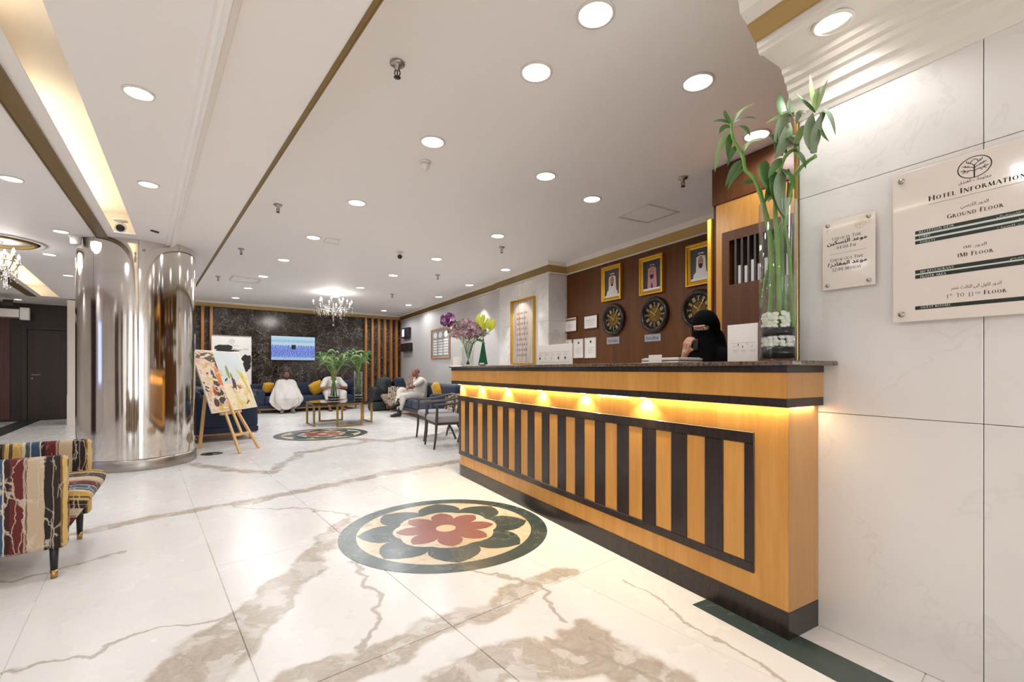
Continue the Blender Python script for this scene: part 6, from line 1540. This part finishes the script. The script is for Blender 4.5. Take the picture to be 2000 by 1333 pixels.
# ---- lobby vases on the coffee table
def lobby_vase(label, at, R, Hv, plabel, nst, seed, spread, top):
    t = thing('glass_vase', label, 'vase', at)
    m_ = MB(); m_.lathe([(0, 0), (R, 0), (R, Hv), (R - .004, Hv), (R - .004, .012), (0, .012)], 28); m_.build('glass_wall', M['glass'], t)
    for k, z in enumerate((.014, .07)):
        m_ = MB(); m_.lathe([(0, z), (R - .006, z), (R - .006, z + .03), (0, z + .03)], 20); m_.build('black_gravel', M['gel'], t, kind='stuff')
        m_ = MB()
        for j in range(14):
            a = 2 * PI * j / 14; m_.ball(((R - .018) * math.cos(a), (R - .018) * math.sin(a), z + .042), (.014, .012, .011), 6, 5)
        m_.build('white_pebbles', M['pebble'], t, kind='stuff')
    random.seed(seed)
    for s in range(nst):
        a = 2 * PI * s / nst + random.random(); r0 = R * .55
        b0 = at + Vector((r0 * math.cos(a), r0 * math.sin(a), .1)); hh = top * (.74 + .26 * random.random())
        lean = Vector((math.cos(a + .6), math.sin(a + .6), 0)) * spread * (.4 + .6 * random.random())
        st = thing('bamboo_stalk', plabel, 'bamboo stalk', b0, 0, 'bamboo stalks in the ' + ('wide' if 'wide' in label else 'slim') + ' lobby vase')
        p3 = b0 + lean + Vector((0, 0, hh)); p1 = b0 + Vector((-r0 * .9 * math.cos(a), -r0 * .9 * math.sin(a), Hv * .8)); p2 = p1 * .4 + p3 * .6
        m_ = MB(); m_.tube([b0, p1, p2, p3], [.011, .011, .009, .006], 8); m_.build('stem', M['stem'], st, F=Matrix.Identity(4))
        for j in range(9):
            q = .45 + .55 * random.random(); base = p1 + (p3 - p1) * q; aa = random.random() * 2 * PI; L = .16 + .14 * random.random(); dx = Vector((math.cos(aa), math.sin(aa), 0))
            leaf(st, base, base + dx * L * .5 + Vector((0, 0, L * .55)), base + dx * L * 1.0 + Vector((0, 0, L * (.3 - .7 * random.random()))), .032 + .02 * random.random(), M[random.choice(('leaf', 'leaf', 'leaf_pale'))], nseg=5)
tv = .4822
lobby_vase('wide glass vase of bamboo before the leaning robed man', Vector((-3.70, 9.45, tv)), .115, .5, 'leafy bamboo stalk in the wide lobby vase', 7, 21, .26, 1.0)
lobby_vase('slim glass vase of bamboo nearer the oak slats', Vector((-3.33, 9.86, tv)), .085, .62, 'leafy bamboo stalk in the slim lobby vase', 5, 33, .16, 1.02)
# ---- flower vase at the far desk end
FB_ = FC @ Vector((2.13, loc(FC, pv(914, 700, TC, 2.13)).y, ZT))
t = thing('glass_vase', 'flared clear glass flower vase at the far end of the desk', 'vase', FB_)
m_ = MB(); m_.lathe([(0, 0), (.062, 0), (.06, .06), (.066, .16), (.08, .262), (.077, .262), (.062, .16), (.056, .06), (.05, .012), (0, .012)], 36); m_.build('glass_wall', M['glass'], t)
m_ = MB(); m_.lathe([(0, .0135), (.048, .0135), (.053, .06), (.056, .11), (0, .11)], 28); m_.build('water', M['water'], t)
def flower_head(parent, c, axis, r, n, mat, cup=.5, name='petal', wid=.5):
    m_ = MB(); q = Vector(axis).normalized().to_track_quat('Z', 'Y').to_matrix().to_4x4(); Mx = TR(*c) @ q
    for k in range(n):
        a = 2 * PI * k / n; K = RZ(a)
        pts = [(0, 0, 0), (r * .5, -r * wid * .5, r * cup * .5), (r, 0, r * cup), (r * .5, r * wid * .5, r * cup * .5)]
        m_.add(pts, [(0, 1, 2, 3)], 0, Mx @ K, True); m_.add([(x, y, z - .0008) for x, y, z in pts], [(3, 2, 1, 0)], 0, Mx @ K, True)
    return m_.build(name, mat, parent, F=Matrix.Identity(4))
purple = plain('purple petals', srgb(118, 50, 122), .6, 0, .3, 40); mauve = plain('dusty mauve petals', srgb(178, 146, 148), .7, 0, .3, 40); lime = plain('yellow green lily', srgb(206, 208, 70), .5, 0, .15, 20); pinkp = plain('pale pink petals', srgb(214, 168, 190), .6, 0, .2, 40)
FP = lambda u, v, d=0.0: pv(u, v, TC, 2.13 + d)
def flower(name, label, head, grp, nfl, rad, mat, hr, npet, axis_out, rim, fill=None, seed=1):
    random.seed(seed); h = FP(*head)
    st = thing(name, label, 'flower', FB_ + Vector((rim[0] * .3, rim[1] * .3, .03)), 0, grp)
    a = FB_ + Vector((rim[0] * -.35, rim[1] * -.35, .02)); b_ = FB_ + Vector((rim[0], rim[1], .255))
    m_ = MB(); m_.tube([a, (a + b_) / 2, b_, b_ * .45 + h * .55 + Vector((0, 0, -.02)), h], .0042, 7); m_.build('stem', M['stem'], st, F=Matrix.Identity(4))
    for k in range(nfl):
        th, ph = random.random() * 2 * PI, math.acos(1 - 1.5 * random.random()); d = Vector((math.sin(ph) * math.cos(th), math.sin(ph) * math.sin(th), math.cos(ph)))
        if axis_out is not None: d = (d + Vector(axis_out)).normalized()
        jt = random.uniform(.72, 1.12); flower_head(st, h + Vector((d.x * rad[0], d.y * rad[0], d.z * rad[1])) * jt, d, hr, npet, mat if random.random() > .2 or fill is None else fill, name='blossom')
    return st
flower('purple_flower', 'cluster of deep purple blossoms leaning from the flower vase', (876, 628), None, 110, (.082, .085), purple, .034, 7, (-.3, -.35, .15), (-.05, .01), pinkp, 5)
for k, (u, v) in enumerate(((897, 640), (912, 634), (926, 640), (905, 655), (920, 656), (935, 650), (890, 652))):
    flower('filler_flower', 'sprays of small dusty mauve blossoms filling the flower vase', (u, v, random.uniform(-.05, .05)), 'mauve sprays in the flower vase', 64, (.075, .062), mauve, .024, 6, None, (.05 * math.cos(k), .05 * math.sin(k)), pinkp, 40 + k)
for k, (u, v, lb) in enumerate(((938, 622, 'tallest yellow green lily in the flower vase'), (946, 630, 'yellow green lily between its two neighbours'), (958, 632, 'outermost yellow green lily, over the green flag'))):
    st = thing('lily', lb, 'flower', FB_ + Vector((.02, .01 * k, .03)), 0, 'yellow green lilies')
    h = FP(u, v + 14, .02 * (k - 1)); b_ = FB_ + Vector((.055, -.02 + .02 * k, .255))
    m_ = MB(); m_.tube([FB_ + Vector((-.01, .01 * k, .02)), b_, b_ * .4 + h * .6, h], .0042, 7); m_.build('stem', M['stem'], st, F=Matrix.Identity(4))
    for j in range(6):
        a = 2 * PI * j / 6; dx = Vector((math.cos(a), math.sin(a), 0)); leaf(st, h, h + dx * .05 + Vector((0, 0, .06)), h + dx * (.03 + .03 * (k % 2)) + Vector((.01, 0, .125)), .042, lime, name='petal', nseg=6)
for k, (a, b_, c) in enumerate((((880, 642), (872, 655), (880, 648)), ((884, 640), (898, 628), (908, 622)), ((930, 660), (944, 652), (958, 653)), ((930, 664), (940, 664), (948, 672)), ((886, 648), (878, 650), (872, 642)))):
    t = MB()
    o = leaf(None, FP(*a), FP(*b_), FP(*c), .035, M['leaf'], name='leaf_spray'); tag(o, ('green leaf below the purple blossoms', 'slim green leaf above the mauve sprays', 'dark pointed leaf over the green flag', 'dark leaf drooping beside the flag tip', 'small green leaf among the purple blossoms')[k], 'leaf')

# ================================================================ PEOPLE
def blobmesh(name, prims, vox, mat, parent, F_=None, smooth=5, fold=None, cut=None):
    m_ = MB()
    for p in prims:
        if p[0] == 'c':
            _, a, ra, b_, rb = p; a, b_ = Vector(a), Vector(b_); d = b_ - a
            q = d.to_track_quat('Z', 'Y').to_matrix().to_4x4() if d.length > 1e-5 else Matrix.Identity(4); L = d.length; pr = []
            for i in range(6): t = -PI / 2 + PI / 2 * i / 5; pr.append((max(ra * math.cos(t), 1e-4 if i == 0 else 0), ra * math.sin(t)))
            for i in range(6): t = PI / 2 * i / 5; pr.append((max(rb * math.cos(t), 1e-4 if i == 5 else 0), L + rb * math.sin(t)))
            m_.lathe(pr, 14, 0, TR(*a) @ q)
        else:
            _, c, r = p[:3]; R = p[3] if len(p) > 3 else Matrix.Identity(4)
            m_.ball((0, 0, 0), r, 16, 10, 0, TR(*c) @ R)
    me = bpy.data.meshes.new(name); me.from_pydata([tuple(p) for p in m_.v], [], m_.f)
    o = bpy.data.objects.new(name, me); COL.objects.link(o)
    r = o.modifiers.new('r', 'REMESH'); r.mode = 'VOXEL'; r.voxel_size = vox
    dg = bpy.context.evaluated_depsgraph_get(); dg.update()
    nm = bpy.data.meshes.new_from_object(o.evaluated_get(dg)); bpy.data.objects.remove(o); bpy.data.meshes.remove(me)
    bm = bmesh.new(); bm.from_mesh(nm)
    for _ in range(smooth): bmesh.ops.smooth_vert(bm, verts=bm.verts, factor=.5, use_axis_x=True, use_axis_y=True, use_axis_z=True)
    if fold:
        bm.normal_update()
        for v in bm.verts: v.co += v.normal * fold(v.co)
    if cut:
        bmesh.ops.delete(bm, geom=[v for v in bm.verts if cut(v.co)], context='VERTS')
    for f_ in bm.faces: f_.smooth = True
    bm.to_mesh(nm); bm.free(); nm.name = name; nm.materials.clear(); nm.materials.append(mat)
    return link(nm, name, parent)
def head(c, yaw=0.0, pitch=0.0, k=1.0, beard=False):
    R = TR(*c) @ RZ(yaw) @ RX(pitch); P = []
    def e(p, r): P.append(('e', R @ Vector((p[0] * k, p[1] * k, p[2] * k)), (r[0] * k, r[1] * k, r[2] * k), RZ(yaw) @ RX(pitch)))
    e((0, -.01, .03), (.076, .094, .088)); e((0, .02, -.03), (.066, .076, .082)); e((0, .045, -.075), (.045, .045, .036)); e((0, .098, -.01), (.013, .02, .026)); e((0, .085, .025), (.05, .018, .012)); e((0, .083, -.052), (.026, .014, .012))
    for s in (-1, 1): e((s * .078, -.005, -.005), (.01, .02, .03)); e((s * .045, .066, -.025), (.022, .02, .02))
    return P, R
def eyes(parent, R, k=1.0):
    for s in (-1, 1):
        m_ = MB(); m_.ball((0, 0, 0), .011 * k, 10, 6, 0, R @ TR(s * .032 * k, .081 * k, .008 * k)); m_.build('eye', M['white'], parent)
        m_ = MB(); m_.ball((0, 0, 0), .006 * k, 8, 5, 0, R @ TR(s * .032 * k, .0885 * k, .008 * k)); m_.build('iris', M['ink'], parent)
def hand(w, d, n, curl=.5, side=1, k=1.0):
    d = Vector(d).normalized(); n = Vector(n); n = (n - d * n.dot(d)).normalized(); ac = d.cross(n) * side; w = Vector(w); P = []
    for j in (-1, 0, 1): P.append(('c', w + ac * .02 * j * k, .017 * k, w + (d * .078 + ac * .028 * j) * k, .0145 * k))
    for j, L in ((-1.5, .062), (-.5, .075), (.5, .08), (1.5, .07)):
        p = w + (d * .08 + ac * .0195 * j) * k; a = curl * .5; dirn = d
        for seg, r in ((.45, .0095), (.32, .0088), (.23, .0078)):
            dirn = (d * math.cos(a) + n * math.sin(a)).normalized(); q = p + dirn * L * seg * k; P.append(('c', p, r * k, q, (r - .0006) * k)); p = q; a += curl
    p = w + (d * .022 + ac * .03) * k; q = p + (d * .6 + ac * .75 + n * .25).normalized() * .038 * k; r_ = q + (d * .85 + ac * .3 + n * .35).normalized() * .03 * k
    P += [('c', p, .0125 * k, q, .0105 * k), ('c', q, .0105 * k, r_, .0085 * k)]
    return P
def foot(a, toe, r=.042): return [('c', a, r, (Vector(a) + Vector(toe)) / 2 + Vector((0, 0, .008)), r * .85), ('c', (Vector(a) + Vector(toe)) / 2, r * .85, toe, r * .62)]
def wave(f1, amp, f2=9.0, seed=0.0): return lambda c: amp * (math.sin(c.x * f1 + c.z * f2 + seed + 2.5 * math.sin(c.y * 7 + c.z * 5)) * .6 + .8 * (noise.noise(Vector((c.x * 9 + seed, c.y * 9, c.z * 6)))))
# -- man wrapped in a white shawl
yaw = TA + PI
p1 = thing('person', 'man with short black hair wrapped in a white robe on long navy sofa', 'person', FA @ Vector((3.02, 13.42, 0)), yaw - .15)
hp, R = head((0, .09, 1.0), .1, -.08)
body = hp + [('c', (0, -.02, .5), .15, (0, -.02, .72), .15), ('c', (0, -.02, .72), .155, (0, .03, .84), .1), ('c', (0, .04, .86), .05, (0, .07, .93), .05)]
for s in (-1, 1):
    body += [('c', (s * .17, 0, .82), .06, (s * .25, .06, .58), .048), ('c', (s * .25, .06, .58), .045, (s * .08, .3, .56), .032), ('c', (s * .1, 0, .48), .09, (s * .2, .42, .46), .065), ('c', (s * .2, .42, .46), .06, (s * .12, .46, .09), .04)] + foot((s * .12, .45, .05), (s * .15, .62, .035)) + hand((s * .08, .3, .56), (-s, .5, -.1), (0, 0, -1), .5, s)
blobmesh('body', body, .009, M['skin_dark'], p1); eyes(p1, R)
blobmesh('hair', [('e', R @ Vector((0, -.018, .045)), (.081, .093, .084)), ('e', R @ Vector((0, -.04, .0)), (.08, .065, .06))], .008, M['hair'], p1, cut=lambda c: (R.inverted() @ c).z < -.02 or ((R.inverted() @ c).y > .045 and (R.inverted() @ c).z < .075))
blobmesh('beard', [('e', R @ Vector((0, .055, -.085)), (.05, .042, .036)), ('c', R @ Vector((-.058, .03, -.06)), .018, R @ Vector((0, .075, -.09)), .024), ('c', R @ Vector((.058, .03, -.06)), .018, R @ Vector((0, .075, -.09)), .024)], .008, M['hair'], p1)
def drape(name, parent, mat, lv, nf, amp, seed, n=72, sub=6):
    """cloth hanging over a seated body: ellipse levels (z, cx, cy, rx, ry, fold strength) joined with running folds"""
    rings = []
    for i in range(len(lv) - 1):
        for k in range(sub):
            t = k / sub; q = [lv[i][j] * (1 - t) + lv[i + 1][j] * t for j in range(6)]; rings.append(q)
    rings.append(list(lv[-1])); R_ = []
    for i, (z, cx, cy, rx, ry, fs) in enumerate(rings):
        ring = []
        for j in range(n):
            a = 2 * PI * j / n
            w = math.sin(nf * a + 2.2 * math.sin(1.7 * a + seed) + z * 9) * .6 + .8 * noise.noise(Vector((3 * math.cos(a) + seed, 3 * math.sin(a), z * 7)))
            k = 1 + amp * fs * w
            ring.append((cx + rx * k * math.cos(a), cy + ry * k * math.sin(a), z + .03 * fs * noise.noise(Vector((2 * math.cos(a), 2 * math.sin(a) + seed, 1)))))
        R_.append(ring)
    m_ = MB(); m_.loft(R_, 0, None, True); return m_.build(name, mat, parent)
drape('white_robe', p1, M['cloth_white'], [(.885, 0, .05, .085, .075, .0), (.875, 0, .03, .17, .1, .2), (.83, 0, .02, .235, .135, .3), (.76, 0, .03, .255, .165, .5), (.66, 0, .07, .285, .22, .7), (.56, .0, .14, .325, .31, .9), (.48, .0, .19, .36, .37, 1.0), (.4, .01, .23, .385, .38, 1.0), (.3, .02, .3, .38, .3, 1.1), (.2, .03, .37, .31, .21, 1.4), (.13, .05, .42, .2, .16, 1.8), (.1, .05, .42, .14, .1, 1.5)], 11, .1, 1.3)
blobmesh('grey_socks', [('c', (s * .12, .45, .2), .05, (s * .12, .46, .08), .046) for s in (-1, 1)] + [q for s in (-1, 1) for q in foot((s * .12, .45, .053), (s * .15, .625, .042), .05)], .009, M['sock'], p1)
# -- man leaning forward behind the vase
p2 = thing('person', 'man in white wraps leaning forward with arms on knees behind the glass vase', 'person', FA @ Vector((4.2, 13.4, 0)), yaw)
hp, R = head((0, .26, 1.04), 0, -.3)
body = hp + [('c', (0, -.02, .5), .15, (0, .06, .72), .15), ('c', (0, .06, .72), .15, (0, .14, .86), .1), ('c', (0, .15, .88), .05, (0, .22, .96), .05)]
for s in (-1, 1):
    body += [('c', (s * .18, .12, .86), .06, (s * .33, .3, .62), .046), ('c', (s * .33, .3, .62), .044, (s * .08, .46, .66), .03), ('c', (s * .1, 0, .48), .09, (s * .2, .42, .48), .065), ('c', (s * .2, .42, .48), .058, (s * .17, .44, .09), .038)] + foot((s * .17, .43, .05), (s * .2, .61, .035)) + hand((s * .08, .46, .66), (-s * .9, .35, -.2), (0, 0, -1), .6, s)
blobmesh('body', body, .009, M['skin'], p2); eyes(p2, R)
blobmesh('hair', [('e', R @ Vector((0, -.018, .045)), (.08, .092, .083)), ('e', R @ Vector((0, -.04, .0)), (.079, .064, .06))], .008, M['hair_grey'], p2, cut=lambda c: (R.inverted() @ c).z < -.02 or ((R.inverted() @ c).y > .045 and (R.inverted() @ c).z < .075))
cl = [('c', (0, -.02, .5), .19, (0, .07, .74), .19), ('c', (-.16, .12, .86), .085, (.16, .12, .86), .085)]
for s in (-1, 1): cl += [('c', (s * .18, .12, .85), .085, (s * .3, .26, .68), .075)]
blobmesh('white_upper_wrap', cl, .012, M['cloth_white'], p2, fold=wave(18, .009, 20, 2.0))
cl = []
for s in (-1, 1): cl += [('c', (s * .12, .03, .48), .125, (s * .21, .42, .47), .1), ('c', (s * .21, .42, .46), .1, (s * .19, .45, .22), .085)]
cl += [('c', (0, .3, .44), .1, (0, .43, .32), .09)]
blobmesh('white_lower_wrap', cl, .012, M['cloth_white'], p2, fold=wave(18, .008, 16, 5.0))
for s in (-1, 1):
    m_ = MB(); m_.prism([(x * .052 + s * .185, .52 + y * .135) for x, y in arc(1, 0, 2 * PI, 18)[:-1]], 0, .014); sd = m_.build('sandal', M['sandal'], p2)
    m_ = MB(); m_.tube([(s * .185 - .05, .55, .012), (s * .185 - .03, .55, .06), (s * .185 + .03, .55, .06), (s * .185 + .05, .55, .012)], .009, 6); m_.build('strap', M['sandal'], sd)
# -- cross-legged man on the sofa by the grey wall
p4 = thing('person', 'bald man in white shirt and trousers, legs crossed, hand to mouth', 'person', Vector((-2.36, 11.55, 0)), TC + PI / 2)
hp, R = head((-.03, .1, 1.07), .35, -.12)
body = hp + [('c', (0, -.03, .52), .15, (0, -.03, .76), .155), ('c', (0, -.03, .76), .155, (0, 0, .9), .1), ('c', (-.01, .02, .92), .05, (-.02, .07, 1.0), .05),
             ('c', (-.19, 0, .88), .06, (-.24, .24, .72), .046), ('c', (-.24, .24, .72), .044, (-.1, .24, .95), .03), ('c', (.19, 0, .88), .06, (.27, .14, .68), .048), ('c', (.27, .14, .68), .045, (-.02, .32, .7), .031),
             ('c', (-.1, 0, .49), .09, (-.2, .46, .48), .065), ('c', (-.2, .46, .48), .055, (-.3, .6, .1), .038), ('c', (.1, 0, .5), .09, (-.1, .5, .62), .065), ('c', (-.1, .5, .62), .055, (-.29, .62, .32), .038)]
body += hand((-.1, .24, .95), (.35, -.1, .9), (.6, -.5, 0), .8, 1) + hand((-.02, .32, .7), (-.95, .15, .0), (0, -.3, -1), .5, -1)
body += foot((-.3, .6, .065), (-.36, .78, .04)) + foot((-.29, .63, .3), (-.35, .78, .26))
blobmesh('body', body, .009, M['skin'], p4); eyes(p4, R)
blobmesh('cropped_hair', [('e', R @ Vector((0, -.035, .02)), (.081, .08, .078))], .008, M['hair_grey'], p4, cut=lambda c: (R.inverted() @ c).z < -.03 or (R.inverted() @ c).y > .01 or (R.inverted() @ c).z > .075)
sh = [('c', (0, -.03, .5), .18, (0, -.03, .78), .18), ('c', (-.17, 0, .88), .08, (.17, 0, .88), .08), ('c', (-.19, 0, .87), .078, (-.225, .17, .77), .068), ('c', (.19, 0, .87), .078, (.25, .1, .73), .068)]
blobmesh('white_shirt', sh, .011, M['cloth_white'], p4, fold=wave(20, .008, 18, 1.0))
tr = [('c', (-.1, 0, .49), .115, (-.2, .46, .48), .088), ('c', (-.2, .46, .48), .085, (-.27, .57, .2), .075), ('c', (.1, 0, .5), .115, (-.1, .5, .62), .088), ('c', (-.1, .5, .62), .085, (-.25, .6, .38), .075), ('c', (-.1, 0, .47), .12, (.1, 0, .47), .12)]
blobmesh('white_trousers', tr, .011, M['cloth_white'], p4, fold=wave(20, .007, 20, 3.0))
for nm, pr in (('shoe', foot((-.3, .59, .06), (-.365, .8, .042), .054)), ('shoe', foot((-.29, .62, .3), (-.36, .8, .25), .054))): blobmesh(nm, pr, .009, M['shoe'], p4)
blobmesh('dark_sock', [('c', (-.265, .605, .42), .046, (-.29, .625, .33), .045), ('c', (-.285, .58, .22), .045, (-.3, .6, .1), .045)], .008, M['shoe'], p4)
# -- receptionist
hc = pv(1376, 641, TC, 2.86)
yw = math.atan2(-.62, -.78) - PI / 2
p3 = thing('person', 'receptionist in black niqab and abaya behind the desk, hand raised to veil', 'person', Vector((hc.x, hc.y, 0)), yw)
L3 = MATX[p3.name].inverted()
hz = hc.z
hp, R = head((0, 0, hz), .1, -.22)
hw_, he_ = L3 @ pv(1340, 690, TC, 2.74), L3 @ pv(1346, 655, TC, 2.72)
el = L3 @ pv(1328, 745, TC, 2.8)
body = hp[:3] + hp[4:5] + [('c', (0, -.06, hz - .62), .13, (0, -.06, hz - .3), .14), ('c', (0, -.03, hz - .2), .05, (0, -.01, hz - .08), .048), ('c', (-.12, -.06, hz - .26), .07, (.12, -.06, hz - .26), .07)]
for s in (-1, 1): body += [('c', (s * .1, -.06, hz - .65), .1, (s * .1, -.05, .45), .06), ('c', (s * .1, -.05, .45), .055, (s * .1, -.06, .09), .04)] + foot((s * .1, -.06, .05), (s * .11, .12, .04))
shn = (-.17, -.05, hz - .26) if el.x < 0 else (.17, -.05, hz - .26)
sho = (-shn[0], shn[1], shn[2])
body += [('c', shn, .055, el, .045), ('c', el, .042, hw_, .028), ('c', sho, .055, (sho[0] * 1.3, .04, hz - .5), .045), ('c', (sho[0] * 1.3, .04, hz - .5), .042, (sho[0] * .6, .26, hz - .56), .028)]
body += hand(hw_, he_ - hw_, Vector((0, 0, hz - .02)) - hw_, .75, -1, .92) + hand((sho[0] * .6, .26, hz - .56), (0, 1, -.1), (0, 0, -1), .4, 1, .92)
blobmesh('body', body, .0055, M['skin_light'], p3); eyes(p3, R)
Ri = R.inverted()
def slit(c):
    q = Ri @ c; return q.y > .045 and abs(q.z - .011) < .0105 and abs(q.x) < .058
nq = [('e', R @ Vector((0, -.012, .034)), (.091, .108, .1)), ('e', R @ Vector((0, .02, -.03)), (.08, .09, .095)), ('e', R @ Vector((0, -.03, .0)), (.1, .1, .11)), ('c', R @ Vector((0, .03, -.06)), .08, (0, .03, hz - .32), .14), ('c', (-.12, -.05, hz - .24), .095, (.12, -.05, hz - .24), .095), ('c', (0, -.08, hz - .08), .1, (0, -.1, hz - .36), .17)]
blobmesh('niqab', nq, .0075, M['black_cloth'], p3, smooth=5, fold=wave(22, .004, 16, 1.0), cut=slit)
ab = [('c', (0, -.06, hz - .62), .2, (0, -.06, hz - .3), .19), ('c', (0, -.06, .3), .27, (0, -.06, hz - .6), .2), ('c', shn, .085, el * .9 + Vector(shn) * .1, .075), ('c', el, .075, el * .5 + hw_ * .5, .06), ('c', sho, .085, (sho[0] * 1.3, .04, hz - .5), .075), ('c', (sho[0] * 1.3, .04, hz - .5), .075, (sho[0] * .75, .2, hz - .55), .06), ('c', (0, -.06, .07), .06, (0, -.06, .3), .27)]
blobmesh('abaya', ab, .012, M['black_cloth'], p3, fold=wave(14, .008, 3, 2.0))
ph = pv(1359, 674, TC, 2.735)
t = thing('phone_handset', 'dark red handset held by the receptionist near her veil', 'phone', ph - Vector((0, 0, .03)), TC)
rbox(-.009, .009, -.02, .02, -.01, .07, .007).build('case', plain('dark red plastic', srgb(58, 20, 28), .35), t); m_ = MB(); m_.box(-.0102, -.009, -.015, .015, .0, .06); m_.build('screen', M['black'], t)
